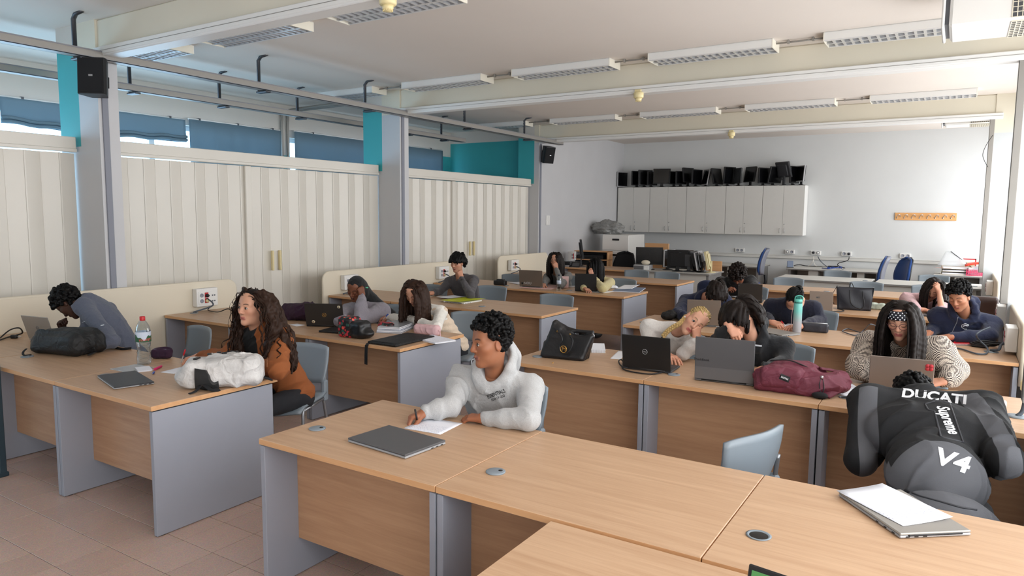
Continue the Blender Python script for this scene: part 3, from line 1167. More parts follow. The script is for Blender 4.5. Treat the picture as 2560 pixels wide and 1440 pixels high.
# pixel column, apparent facing, size
mat('grey_bezel', lin(176, 176, 178), .4)
mat('beige_plastic', lin(204, 192, 150), .5)
mat('dark_grey_plastic', lin(52, 53, 57), .45)
MON = [
    (1557, 70, .36, .36, 0, 'grey_bezel', .02, 'thin silver edged monitor at the far left of the cabinet tops'),
    (1594, 62, .38, .34, 0, 'black_plastic', .05, 'black monitor second from the left on the cabinets'),
    (1614, 58, .40, .36, 0, 'black_plastic', .05, 'black monitor just left of the screen facing the room'),
    (1630, 74, .36, .32, 0, 'black_plastic', .05, 'narrow black monitor tucked behind the screen facing the room'),
    (1655, 17, .40, .35, 0, 'black_plastic', .08, 'black monitor squarely facing the room on the cabinets'),
    (1687, 62, .36, .30, 0, 'black_plastic', .06, 'black monitor just right of the screen facing the room'),
    (1705, 60, .36, .30, 0, 'black_plastic', .06, 'low black monitor left of the tilted tall monitor'),
    (1722, 66, .36, .34, -8, 'black_plastic', .10, 'tall tilted black monitor above the second cabinet seam'),
    (1743, 70, .36, .34, 0, 'black_plastic', .05, 'black monitor back to back with the silver framed one'),
    (1760, -50, .33, .36, -10, 'grey_bezel', .04, 'silver framed monitor left of the wide gap'),
    (1796, 72, .36, .36, -12, 'black_plastic', .05, 'black monitor alone right of the wide gap'),
    (1821, 64, .36, .38, 4, 'black_plastic', .05, 'left monitor of the close pair above the fourth cabinet'),
    (1843, -45, .33, .34, 0, 'black_plastic', .06, 'right monitor of the close pair above the fourth cabinet'),
    (1871, -40, .36, .34, -10, 'black_plastic', .09, 'monitor on a slanted stand between two gaps'),
    (1911, 60, .36, .34, 0, 'black_plastic', .05, 'black monitor above the last cabinet, left end of its cluster'),
    (1934, 55, .36, .36, 14, 'black_plastic', .06, 'leaning black monitor behind the raised grey one'),
    (1963, 150, .36, .34, -20, 'dark_grey_plastic', .18, 'raised grey monitor showing its back with hanging cables'),
    (1985, 70, .34, .36, 0, 'black_plastic', .05, 'thin black monitor next to the last silver one'),
    (1999, -48, .30, .34, -4, 'grey_bezel', .08, 'silver framed monitor at the right end of the cabinets'),
]
for k, (px, rz, w, h, tl, bz, st, lab) in enumerate(MON):
    p = at(px, 466, y=16.15)
    monitor((p.x, 16.16 if k % 2 else 16.12, 2.465), R(rz), w, h, lab, R(tl), bz, bz if bz == 'dark_grey_plastic' else 'black_plastic', st)
cable([at(1955, 440, y=16.1), at(1950, 452, y=16.08), at(1962, 445, y=16.08), at(1958, 458, y=16.08), (at(1963, 463, y=16.1).x, 16.1, 2.47)], 'black cable dangling from the raised grey monitor', 'cable_black', .005)

# on the grey table and the wooden desk at the back left
GM = 'old monitors on the grey table'
for (px, y, rz, w, h, tl, bz, bk, st, lab) in [
    (1622, 13.1, 20, .52, .34, 0, 'black_plastic', 'black_plastic', .10, 'wide black monitor facing the room on the grey table'),
    (1672, 13.3, 78, .40, .34, 0, 'grey_bezel', 'black_plastic', .06, 'silver edged monitor seen edge-on right of the wide one'),
    (1694, 13.1, 190, .40, .36, -6, 'black_plastic', 'black_plastic', .05, 'black monitor turned to show its ribbed back'),
    (1722, 13.15, 196, .38, .32, -6, 'grey_bezel', 'dark_grey_plastic', .06, 'monitor with white port stickers on its back'),
    (1741, 13.25, 84, .36, .36, -14, 'black_plastic', 'black_plastic', .04, 'leaning black monitor left of the white framed ones'),
    (1749, 13.12, -86, .36, .34, 12, 'grey_bezel', 'black_plastic', .04, 'white framed monitor leaning in the stack'),
    (1756, 13.3, -84, .36, .34, 14, 'grey_bezel', 'grey_bezel', .06, 'outer white framed monitor of the leaning stack'),
    (1772, 13.2, -80, .36, .34, 12, 'beige_plastic', 'beige_plastic', .06, 'yellowed beige monitor leaning at the table end'),
]:
    p = at(px, 680, y=y)
    monitor((p.x, y, DZ), R(rz), w, h, lab, R(tl), bz, bk, st, GM)
t = thing('desktop_computer', 'silver computer case under the wide monitor', 'computer', (at(1613, 680, y=12.98).x, 12.98, DZ), R(8))
MB().box(-.21, .1, -.1, .2, 0, .10, b=.006).build('case', 'grey_bezel', t)
MB().box(-.2, -.02, -.106, -.098, .015, .085).build('front_panel', 'dark_silver', t)
MB().box(0.0, .09, -.106, -.098, .01, .09, b=.004).build('drive_bay', 'white_plastic', t)
tag(MB().ball((0, 0, .045), (.09, .06, .05), 8).build('paper_bundle', 'board_cream', None, (at(1613, 668, y=13.0).x, 13.02, DZ + .098)), 'crumpled cream bundle on the computer case', 'bundle')
tag(MB().box(-.25, .25, -.02, .02, 0, .5, b=.003).build('wooden_board', 'beech_edge', None, (at(1640, 670, y=13.6).x, 13.62, DZ)), 'orange wooden board standing behind the wide monitor', 'board')
tag(MB().box(-.3, .3, -.015, .015, 0, .19, b=.003).build('wooden_board', 'beech_edge', None, (at(1765, 670, y=13.6).x, 13.62, DZ)), 'low orange wooden board behind the leaning monitors', 'board')
monitor((at(1455, 662, y=13.0).x, 13.05, DZ), R(118), .42, .40, 'black monitor on a stand in the back left corner, turned away', R(-8), 'black_plastic', 'dark_grey_plastic', .16, GM)
t = thing('desk_telephone', 'black desk telephone before the corner monitor', 'telephone', (at(1435, 668, y=12.78).x, 12.80, DZ), R(20))
MB().add([(-.1, -.1, 0), (.1, -.1, 0), (.1, .1, 0), (-.1, .1, 0), (-.1, -.1, .02), (.1, -.1, .02), (.1, .1, .07), (-.1, .1, .07)], [(3, 2, 1, 0), (4, 5, 6, 7), (0, 1, 5, 4), (1, 2, 6, 5), (2, 3, 7, 6), (3, 0, 4, 7)]).build('base', 'black_plastic', t)
MB().tube(spline([(-.075, -.1, .05), (-.075, -.02, .065), (-.075, .1, .09)], 4), .022, 8).build('handset', 'dark_grey_plastic', t)
tag(MB().box(-.2, .2, -.12, .12, 0, .07, b=.008).build('printer_box', 'black_plastic', None, (at(1425, 660, y=13.2).x, 13.25, DZ)), 'flat black device beside the corner telephone', 'device')
# shelf rack with dark compartments behind the corner desk
t = thing('paper_rack', 'low wooden rack with dark compartments beside the filing cabinet', 'rack', (at(1490, 655, y=13.98).x - .1, 13.98, 0), R(4))
q = MB()
for z in (.62, .82, 1.0):
    q.box(-.42, .42, -.15, .15, z, z + .02)
q.box(-.42, -.40, -.15, .15, 0, 1.02).box(.40, .42, -.15, .15, 0, 1.02)
q.build('frame', 'beech_edge', t)
MB().box(-.40, .40, .12, .14, .1, 1.0).box(-.38, .1, -.1, .1, .64, .80).box(-.3, .3, -.1, .1, .845, .93).build('contents', 'black_plastic', t)

# filing cabinet with a plastic bag, and the dark cupboard
px0 = at(1478, 620, y=15.2).x
t = thing('filing_cabinet', 'tall grey filing cabinet with a black label holder', 'filing cabinet', (px0, 14.3, 0))
W = at(1573, 620, y=14.3).x - px0
MB().box(0, .62, .02, .9, 0, 1.37, b=.004).build('body', 'cabinet_grey', t)
for k in range(4):
    d = MB().box(.004, .616, 0, .02, .03 + .335 * k, .355 + .335 * k, b=.003).build('drawer', 'white_plastic', t)
    MB().box(.24, .40, -.012, .002, .24 + .335 * k, .28 + .335 * k, b=.002).build('label_holder', 'black_plastic', d)
t.location = (at(1571, 620, y=14.25).x - .62, 14.25, 0)
FCX = t.location.x
mat('clear_grey_plastic', lin(150, 150, 148), .12, alpha=.85, bump=.6, bscale=26, wave=(9, .8))


def crumple(rx, ry, rz, seed, n=26, amp=.16):
    rnd = random.Random(seed)
    ks = [(Vector((rnd.gauss(0, 1), rnd.gauss(0, 1), rnd.gauss(0, 1))) * (2.2 + 1.6 * i), rnd.random() * 6, amp / (1 + .6 * i)) for i in range(9)]
    q = MB()
    vs, fs = [], []
    for j in range(n + 1):
        th = math.pi * j / n
        for k in range(2 * n):
            ph = math.pi * k / n
            d = Vector((math.sin(th) * math.cos(ph), math.sin(th) * math.sin(ph), math.cos(th)))
            s = 1 + sum(a * abs(math.sin(kk.dot(d) + f)) for kk, f, a in ks) - amp
            vs.append((d.x * rx * s, d.y * ry * s, max(0, rz + d.z * rz * s)))
    W = 2 * n
    for j in range(n):
        for k in range(W):
            fs.append((j * W + k, (j + 1) * W + k, (j + 1) * W + (k + 1) % W, j * W + (k + 1) % W))
    q.add(vs, fs, 0, True)
    return q


tag(crumple(.25, .2, .125, 3, 40, .3).build('plastic_bag', 'clear_grey_plastic', None, (at(1520, 580, y=14.7).x, 14.7, 1.372)), 'crumpled grey plastic bag on the filing cabinet', 'bag')
t = thing('dark_cupboard', 'low dark brown cupboard right of the filing cabinet', 'cupboard', (FCX + .66, 15.2, 0))
mat('dark_brown', lin(62, 48, 40), .5)
MB().box(0, .9, .02, .6, 0, 1.02, b=.004).build('body', 'dark_brown', t)
for k in range(2):
    d = MB().box(.01 + .44 * k, .44 + .44 * k, 0, .02, .05, .97, b=.003).build('door', 'dark_brown', t)
    MB().box(.38 + .12 * k, .40 + .12 * k, -.015, 0, .5, .62).build('handle', 'dark_metal', d)

# trunking with sockets along the back wall
struct('trim_13', MB().box(-5.2, .5, YB - .045, YB, .885, .965, b=.006).box(-5.2, .5, YB - .046, YB - .043, .945, .948, mi=1), ['cabinet_grey', 'dark_metal'])
for n, (px, lab) in enumerate(((1850, 'double socket over the curly haired boy'), (1975, 'double socket with one white plug on the back wall'), (2040, 'double socket with a dark and a pale plug above the cables'), (2117, 'double socket with a big black plug'), (2263, 'empty double socket right of the blue chairs'))):
    p = at(px, 636 if px < 2200 else 645, y=YB)
    t = thing('double_socket', lab, 'socket', (p.x, YB, 1.035), group='double sockets above the back trunking')
    MB().box(-.10, .10, -.055, 0, -.045, .045, b=.006).build('casing', 'white_plastic', t)
    for s in (-1, 1):
        M = Matrix.Translation((s * .045, -.056, 0)) @ Matrix.Rotation(R(90), 4, 'X')
        MB().lathe([(.032, 0), (.032, .004), (.026, .004), (.022, -.004)], 18, M=M).build('outlet', 'grey_panel', t)
        if (n, s) in ((1, -1), (2, -1), (2, 1), (3, 1)):
            MB().lathe([(.022, 0), (.022, .03), (.012, .045)], 14, M=M).build('plug', 'black_plastic' if (n, s) in ((3, 1), (2, -1)) else 'white_plastic', t)
# switch plate on the grey wall
p = at(1369, 551, x=XL)
t = thing('switch_plate', 'white four-gang switch plate on the grey wall', 'switch', (XL, p.y, p.z))
MB().box(0, .012, -.075, .075, -.10, .10, b=.004).build('plate', 'white_plastic', t)
for k in range(4):
    MB().box(.012, .018, -.065 + .067 * (k % 2), -.004 + .067 * (k % 2), -.085 + .09 * (k // 2), -.004 + .09 * (k // 2), b=.003).build('rocker', 'white_plastic', t)

# coat rack
pa, pb = at(2237, 541, y=YB), at(2392, 541, y=YB)
t = thing('coat_rack', 'beech coat rack with eight chrome hooks', 'coat rack', (pa.x, YB, pa.z))
L = pb.x - pa.x
wood_mat('beech_orange', lin(216, 158, 98), lin(228, 174, 116))
MB().box(0, L, -.022, 0, -.075, .075, b=.004).build('board', 'beech_orange', t)
for k in range(8):
    xx = L * (k + .5) / 8
    MB().tube(spline([(xx - .03, -.024, -.03), (xx - .02, -.06, .01), (xx + .005, -.08, .035), (xx + .03, -.06, .03), (xx + .035, -.03, -.01)], 5), .006, 8).lathe([(.012, 0), (.012, .006)], 12, M=Matrix.Translation((xx - .03, -.022, -.03)) @ Matrix.Rotation(R(90), 4, 'X')).build('hook', 'steel', t)
# loose wire on the far right column
cable([at(2482, 338, y=12.15), at(2466, 362, y=12.1), at(2457, 385, y=12.1), at(2461, 402, y=12.12), at(2470, 418, y=12.15)], 'thin loose wire by the far right cable channel', 'cable_black', .004)
# tall dark panel edge at the left border
tag(MB().box(-.05, .02, -.02, .02, 0.0, 1.36, b=.004).box(-.06, .025, -.03, .03, 0, .03, b=.004).build('display_stand', mat('dark_teal', lin(40, 58, 68), .5), None, (at(8, 1150, y=2.07).x - .02, 2.07, 0)), 'dark upright post cut by the left edge of the photo', 'post')
# ================================================================ people: smooth-blended volumes turned into meshes
import openvdb
F32 = np.float32


def V3(p):
    return np.array([p[0], p[1], p[2]], dtype=np.float64)


def cone(a, b, ra, rb, k=.03):
    return ('cone', V3(a), V3(b), ra, rb, k, 1)


def ell(c, r, Rm=None, k=.03, s=1):
    return ('ell', V3(c), np.array(r, float), np.eye(3) if Rm is None else np.array(Rm, float), None, k, s)


def rbox(c, b, rad, Rm=None, k=.02, s=1):
    return ('rbox', V3(c), np.array(b, float), np.eye(3) if Rm is None else np.array(Rm, float), rad, k, s)


def sub(c, r, Rm=None, k=.01):
    return ell(c, r, Rm, k, -1)


def subcone(a, b, ra, rb, k=.01):
    return ('cone', V3(a), V3(b), ra, rb, k, -1)


def sdf_mesh(prims, h, noise=None, clip=None):
    def bb(p):
        if p[0] == 'cone':
            m = max(p[3], p[4])
            return np.minimum(p[1], p[2]) - m, np.maximum(p[1], p[2]) + m
        if p[0] == 'rbox':
            m = np.abs(p[3] * p[2][:, None]).sum(0)
            return p[1] - m, p[1] + m
        m = np.sqrt(((p[3] * p[2][:, None]) ** 2).sum(0))
        return p[1] - m, p[1] + m
    bs = [bb(p) for p in prims]
    lo = np.min([b[0] for b, p in zip(bs, prims) if p[6] > 0], axis=0) - 5 * h
    hi = np.max([b[1] for b, p in zip(bs, prims) if p[6] > 0], axis=0) + 5 * h
    n = np.ceil((hi - lo) / h).astype(int) + 1
    D = np.full(n, .5, F32)
    ax = [(lo[i] + h * np.arange(n[i])).astype(F32) for i in range(3)]
    for p, b in zip(prims, bs):
        k = p[5]
        i0 = np.clip(np.floor((b[0] - k - 4 * h - lo) / h).astype(int), 0, n)
        i1 = np.clip(np.ceil((b[1] + k + 4 * h - lo) / h).astype(int) + 1, 0, n)
        if (i1 <= i0).any():
            continue
        X = ax[0][i0[0]:i1[0]][:, None, None]
        Y = ax[1][i0[1]:i1[1]][None, :, None]
        Z = ax[2][i0[2]:i1[2]][None, None, :]
        if p[0] == 'cone':
            a, ba = p[1], p[2] - p[1]
            L2 = max(float(ba @ ba), 1e-9)
            px, py, pz = X - F32(a[0]), Y - F32(a[1]), Z - F32(a[2])
            t = np.clip((px * F32(ba[0]) + py * F32(ba[1]) + pz * F32(ba[2])) / F32(L2), 0, 1)
            d = np.sqrt((px - t * F32(ba[0])) ** 2 + (py - t * F32(ba[1])) ** 2 + (pz - t * F32(ba[2])) ** 2) - (F32(p[3]) + F32(p[4] - p[3]) * t)
        elif p[0] == 'rbox':
            c, r, Rm, rad = p[1], p[2], p[3], p[4]
            px, py, pz = X - F32(c[0]), Y - F32(c[1]), Z - F32(c[2])
            o_ = 0
            mxx = None
            for i in range(3):
                q = np.abs(px * F32(Rm[i][0]) + py * F32(Rm[i][1]) + pz * F32(Rm[i][2])) - F32(r[i] - rad)
                o_ = o_ + np.maximum(q, 0) ** 2
                mxx = q if mxx is None else np.maximum(mxx, q)
            d = np.sqrt(o_) + np.minimum(mxx, 0) - F32(rad)
        else:
            c, r, Rm = p[1], p[2], p[3]
            px, py, pz = X - F32(c[0]), Y - F32(c[1]), Z - F32(c[2])
            k0 = 0
            k1 = 0
            for i in range(3):
                q = px * F32(Rm[i][0]) + py * F32(Rm[i][1]) + pz * F32(Rm[i][2])
                k0 = k0 + (q / F32(r[i])) ** 2
                k1 = k1 + (q / F32(r[i] ** 2)) ** 2
            k0 = np.sqrt(k0)
            d = k0 * (k0 - 1) / np.maximum(np.sqrt(k1), 1e-6)
        W = D[i0[0]:i1[0], i0[1]:i1[1], i0[2]:i1[2]]
        if p[6] > 0:
            hh = np.maximum(k - np.abs(W - d), 0) / k
            W[...] = np.minimum(W, d) - hh * hh * F32(k * .25)
        else:
            d = -d
            hh = np.maximum(k - np.abs(W - d), 0) / k
            W[...] = np.maximum(W, d) + hh * hh * F32(k * .25)
    if noise is not None:
        D += noise(ax[0][:, None, None], ax[1][None, :, None], ax[2][None, None, :]).astype(F32)
    if clip is not None:
        for o, nn in clip:
            o, nn = V3(o), V3(nn)
            D = np.maximum(D, ((ax[0][:, None, None] - o[0]) * nn[0] + (ax[1][None, :, None] - o[1]) * nn[1] + (ax[2][None, None, :] - o[2]) * nn[2]).astype(F32))
    D = np.clip(D / h, -3, 3).astype(F32)
    g = openvdb.FloatGrid(3.0)
    g.copyFromArray(D)
    pts, tri, quad = g.convertToPolygons(0.0, 0.0)
    pts = np.asarray(pts, float) * h + lo
    return pts, np.asarray(tri, np.int64).reshape(-1, 3), np.asarray(quad, np.int64).reshape(-1, 4)


def np_mesh(name, parts, col=None):
    """one mesh from several (pts,tri,quad); col an (N,3) colour per point"""
    P, Q, T, off = [], [], [], 0
    for p, t, q in parts:
        P.append(p)
        Q.append(q[:, ::-1] + off)
        T.append(t[:, ::-1] + off)
        off += len(p)
    P, Q, T = np.concatenate(P), np.concatenate(Q), np.concatenate(T)
    me = bpy.data.meshes.new(name)
    me.vertices.add(len(P))
    me.vertices.foreach_set('co', P.astype(F32).ravel())
    nl = len(Q) * 4 + len(T) * 3
    me.loops.add(nl)
    me.loops.foreach_set('vertex_index', np.concatenate([Q.ravel(), T.ravel()]).astype(np.int32))
    me.polygons.add(len(Q) + len(T))
    st = np.concatenate([np.arange(len(Q)) * 4, len(Q) * 4 + np.arange(len(T)) * 3]).astype(np.int32)
    me.polygons.foreach_set('loop_start', st)
    me.polygons.foreach_set('use_smooth', np.ones(len(Q) + len(T), bool))
    me.update(calc_edges=True)
    if col is not None:
        at_ = me.attributes.new('tint', 'FLOAT_COLOR', 'POINT')
        at_.data.foreach_set('color', np.concatenate([col, np.ones((len(col), 1))], 1).astype(F32).ravel())
    return me


def skin_mat(name):
    M = bpy.data.materials.new(name)
    M.use_nodes = True
    nt = M.node_tree
    b = nt.nodes['Principled BSDF']
    a = nt.nodes.new('ShaderNodeAttribute')
    a.attribute_name = 'tint'
    nt.links.new(a.outputs['Color'], b.inputs['Base Color'])
    b.inputs['Roughness'].default_value = .5
    b.inputs['Specular IOR Level'].default_value = .35
    b.inputs['Subsurface Weight'].default_value = .08
    b.inputs['Subsurface Radius'].default_value = (.012, .005, .003)
    b.inputs['Subsurface Scale'].default_value = 1.0
    MATS[name] = M


skin_mat('skin')
mat('eye_white', lin(170, 165, 160), .3)
mat('eye_dark', lin(34, 22, 16), .15)
mat('hair_black', lin(11, 10, 10), .5, bump=.2, bscale=330, var=0.15, vscale=300, spec=.15, stretch=(1, 1, .05))
mat('hair_dark', lin(27, 20, 17), .5, bump=.2, bscale=330, var=0.25, vscale=300, spec=.15, stretch=(1, 1, .05))
mat('hair_brown', lin(50, 34, 26), .5, bump=.2, bscale=330, var=0.25, vscale=300, spec=.15, stretch=(1, 1, .05))
mat('hair_blonde', lin(196, 166, 112), .5, bump=.2, bscale=330, var=0.25, vscale=300, spec=.15, stretch=(1, 1, .05))


def head_axes(yaw, pitch, roll):
    y, p, r = R(yaw), R(pitch), R(roll)
    f = np.array([math.sin(y) * math.cos(p), -math.cos(y) * math.cos(p), -math.sin(p)])
    r0 = np.cross(f, [0, 0, 1.0])
    r0 /= np.linalg.norm(r0)
    u0 = np.cross(r0, f)
    u = u0 * math.cos(r) - r0 * math.sin(r)
    rt = np.cross(f, u)
    return rt, f, u


class Head:
    def __init__(s, pos, yaw, pitch, roll=0, sc=.93):
        s.c = V3(pos)
        s.x, s.y, s.z = head_axes(yaw, pitch, roll)
        s.Rm = np.array([s.x, s.y, s.z])
        s.s = sc

    def P(s, x, y, z):
        return s.c + s.s * (x * s.x + y * s.y + z * s.z)

    def loc(s, p):
        return (np.asarray(p) - s.c) @ s.Rm.T / s.s

    def e(s, c, r, k=.02, sg=1):
        return ell(s.P(*c), np.array(r) * s.s, s.Rm, k * s.s, sg)

    def k(s, a, b, ra, rb, k=.015):
        return cone(s.P(*a), s.P(*b), ra * s.s, rb * s.s, k * s.s)

    def prims(s, neck, neck_r=.052, female=False, mouth=0.0):
        L = []
        L.append(s.e((0, -.012, .037), (.073, .094, .084), .03))
        L.append(s.e((0, .026, -.03), (.060 if not female else .056, .064, .080), .035))
        L.append(s.e((0, .012, -.078), (.052 if not female else .047, .055, .045), .03))
        L.append(s.e((0, .062, -.108), (.024 if not female else .020, .022, .018), .03))
        for sx in (-1, 1):
            L.append(s.e((sx * .042, .050, -.022), (.022, .026, .020), .03))
            L.append(s.k((sx * .012, .082, .020), (sx * .044, .066, .020), .011, .009, .015))
        L.append(s.e((0, .046, .055), (.05, .03, .035), .04))
        # eye sockets, then lids
        for sx in (-1, 1):
            L.append(s.e((sx * .031, .101, .001), (.018, .016, .0115), .012, -1))
            L.append(s.e((sx * .0315, .0745, .000), (.0165, .0150, .0125), .006))
        L.append(s.k((0, .086, .016), (0, .103, -.026), .0075, .0105, .012))
        L.append(s.e((0, .101, -.032), (.0115, .0115, .0095), .010))
        for sx in (-1, 1):
            L.append(s.e((sx * .0125, .092, -.035), (.0085, .0105, .0075), .007))
        # lips
        L.append(s.k((-.018, .079, -.0665), (0, .0885, -.0640), .0050, .0062, .008))
        L.append(s.k((.018, .079, -.0665), (0, .0885, -.0640), .0050, .0062, .008))
        L.append(s.k((-.014, .0795, -.0755), (.014, .0795, -.0755), .0062, .0062, .008))
        L.append(s.e((0, .0915, -.0702), (.020, .006, .0013), .003, -1))
        for sx in (-1, 1):
            L.append(s.e((sx * .0745, -.010, -.006), (.0085, .0185, .031), .008))
            L.append(s.e((sx * .083, -.006, -.002), (.006, .011, .019), .006, -1))
        L.append(cone(s.P(0, -.022, -.045), neck, .052 * s.s, neck_r, .035))
        return L

    def colour(s, p, skin, brow, lip, eyes='down', beard=0.0):
        q = s.loc(p)
        x, y, z = q[:, 0], q[:, 1], q[:, 2]
        c = np.tile(np.array(skin), (len(q), 1))

        def mix(w, col):
            nonlocal c
            w = np.clip(w, 0, 1)[:, None]
            c = c * (1 - w) + np.array(col) * w

        def sm(v, a, b):
            return np.clip((v - a) / (b - a), 0, 1)
        near = (np.abs(x) < .1) & (y > 0.02) & (z > -.13) & (z < .13)
        warm = np.array(skin) * np.array([1.06, .86, .84])
        mix(.55 * near * np.exp(-(((np.abs(x) - .042) / .022) ** 2 + ((z + .03) / .022) ** 2)), warm)
        mix(.5 * near * np.exp(-((x / .014) ** 2 + ((z + .03) / .014) ** 2)), warm)
        # lips
        w = sm(.0265 - np.abs(x), 0, .006) * sm(z, -.0865, -.0805) * sm(-.0575 - z - .0 * x, 0, .004) * (y > .07)
        mix(w * .85, lip)
        # brows
        bz = .0235 + .006 * (1 - ((np.abs(x) - .032) / .02) ** 2)
        w = sm(.0055 - np.abs(z - bz), 0, .003) * sm(np.abs(x), .012, .018) * sm(.052 - np.abs(x), 0, .01) * (y > .05)
        mix(w * .85, brow)
        # lash line
        if eyes == 'down':
            lz = -.0075 - .004 * (1 - ((np.abs(x) - .0315) / .016) ** 2)
            w = sm(.0028 - np.abs(z - lz), 0, .0014) * (np.abs(np.abs(x) - .0315) < .0155) * (y > .055)
            mix(w * .9, np.array(brow) * .6)
        # nostrils
        w = np.exp(-(((np.abs(x) - .008) / .0035) ** 2 + ((z + .0415) / .003) ** 2)) * (y > .085)
        mix(w * .8, np.array(skin) * .25)
        # mouth line
        w = sm(.0016 - np.abs(z + .0702), 0, .001) * (np.abs(x) < .021) * (y > .07)
        mix(w * .7, np.array(lip) * .35)
        if beard:
            w = sm(-.045 - z, 0, .015) * sm(.2 - y, 0, .1) * (y > -.01) * (z > -.14)
            mix(w * beard, np.array(brow) * 1.3)
        # ears a little redder
        mix(.4 * (np.abs(x) > .07) * (y < .02), warm)
        return c

    def eyes(s, parent, gaze=(0, 0)):
        """open eyes: a white ball with a dark iris and an upper lid each, one mesh with two materials"""
        for sx in (-1, 1):
            q = MB()
            c = s.P(sx * .0315, .0795, .0005)
            gd = s.y + s.x * math.tan(R(gaze[0])) + s.z * math.tan(R(gaze[1]))
            gd /= np.linalg.norm(gd)
            M = frame(c, s.x, gd)
            rr = .0122 * s.s
            q.ball((0, 0, 0), (rr * 1.15, rr * .80, rr), 8, 0, M)
            q.ball((0, 0, rr * .5), (rr * .74, rr * .74, rr * .58), 6, 1, M)
            lash = [s.P(sx * .0315 + t * .0155, .0925 - abs(t) * .008, .0058 - .0045 * t * t + .0008) for t in (-1, -.6, -.2, .2, .6, 1)]
            q.tube(lash, .0013 * s.s, 5, 1)
            q.build('eye', ['eye_white', 'eye_dark'], parent)


# ------------------------------------------------------------------ hands
HPOSE = {
    'flat': ([(8, 8, 5)] * 4, 5, (38, 12, 8), 25),
    'rest': ([(18, 22, 12), (22, 26, 14), (26, 28, 16), (30, 30, 18)], 4, (38, 20, 15), 35),
    'pen': ([(48, 50, 25), (55, 58, 30), (62, 66, 40), (68, 72, 40)], 2, (32, 25, 25), 62),
    'fist': ([(75, 85, 50), (78, 90, 50), (80, 90, 50), (82, 90, 50)], 1, (25, 40, 40), 70),
    'loose': ([(45, 55, 30), (50, 60, 30), (55, 62, 30), (60, 65, 30)], 2, (40, 25, 20), 45),
    'type': ([(30, 35, 18), (28, 36, 18), (30, 36, 18), (34, 36, 18)], 5, (42, 15, 10), 30),
}


def hand_prims(wrist, d, n, right, pose='rest', sc=1.0, forearm=None, far=.03):
    """d finger direction, n out of the back of the hand; right: which hand"""
    d = V3(d) / np.linalg.norm(V3(d))
    n = V3(n)
    n = n - d * (n @ d)
    n /= np.linalg.norm(n)
    s = np.cross(n, d) * (1 if right else -1)          # towards the thumb with the back of the hand up
    w = V3(wrist)
    fing, spread, thumb, opp = HPOSE[pose]
    L = []
    k = .010 * sc
    offs = (.026, .009, -.009, -.025)
    base = (.082, .086, .081, .073)
    lens = ((.040, .025, .020), (.044, .028, .021), (.040, .026, .021), (.032, .020, .018))
    rads = (.0092, .0095, .0089, .0078)
    L.append(cone(w - d * .02 * sc, w + d * .02 * sc, .024 * sc, .022 * sc, .02 * sc))
    for i in range(4):
        kn = w + (d * base[i] + s * offs[i]) * sc
        L.append(cone(w + (d * .012 + s * offs[i] * .6) * sc, kn, .0155 * sc, .0118 * sc, .012 * sc))
        a = R((1.5 - i) * spread)
        fd = d * math.cos(a) + s * math.sin(a)
        ang = 0
        p = kn
        for j in range(3):
            ang += R(fing[i][j])
            q = p + (fd * math.cos(ang) - n * math.sin(ang)) * lens[i][j] * sc
            L.append(cone(p, q, rads[i] * (1 - .09 * j) * sc, rads[i] * (1 - .09 * (j + 1)) * sc, .004 * sc))
            p = q
    # thumb from the side of the palm
    b = w + (d * .022 + s * .022 - n * .006) * sc
    ta = R(thumb[0])
    to = R(opp)
    td = d * math.cos(ta) + (s * math.cos(to) - n * math.sin(to)) * math.sin(ta)
    p = b
    L.append(cone(w + (d * .01 + s * .012) * sc, b, .014 * sc, .0135 * sc, .012 * sc))
    ln = (.042, .032, .026)
    inward = (-s * .6 - n * .5)
    for j in range(3):
        if j:
            td = td + inward * math.sin(R(thumb[j]))
            td = td / np.linalg.norm(td)
        q = p + td * ln[j] * sc
        L.append(cone(p, q, (.0128 - .0012 * j) * sc, (.0116 - .0014 * j) * sc, .008 * sc))
        p = q
    if forearm is not None:
        e = V3(forearm)
        L.append(cone(w, e, .0235 * sc, far, .02))
    return L


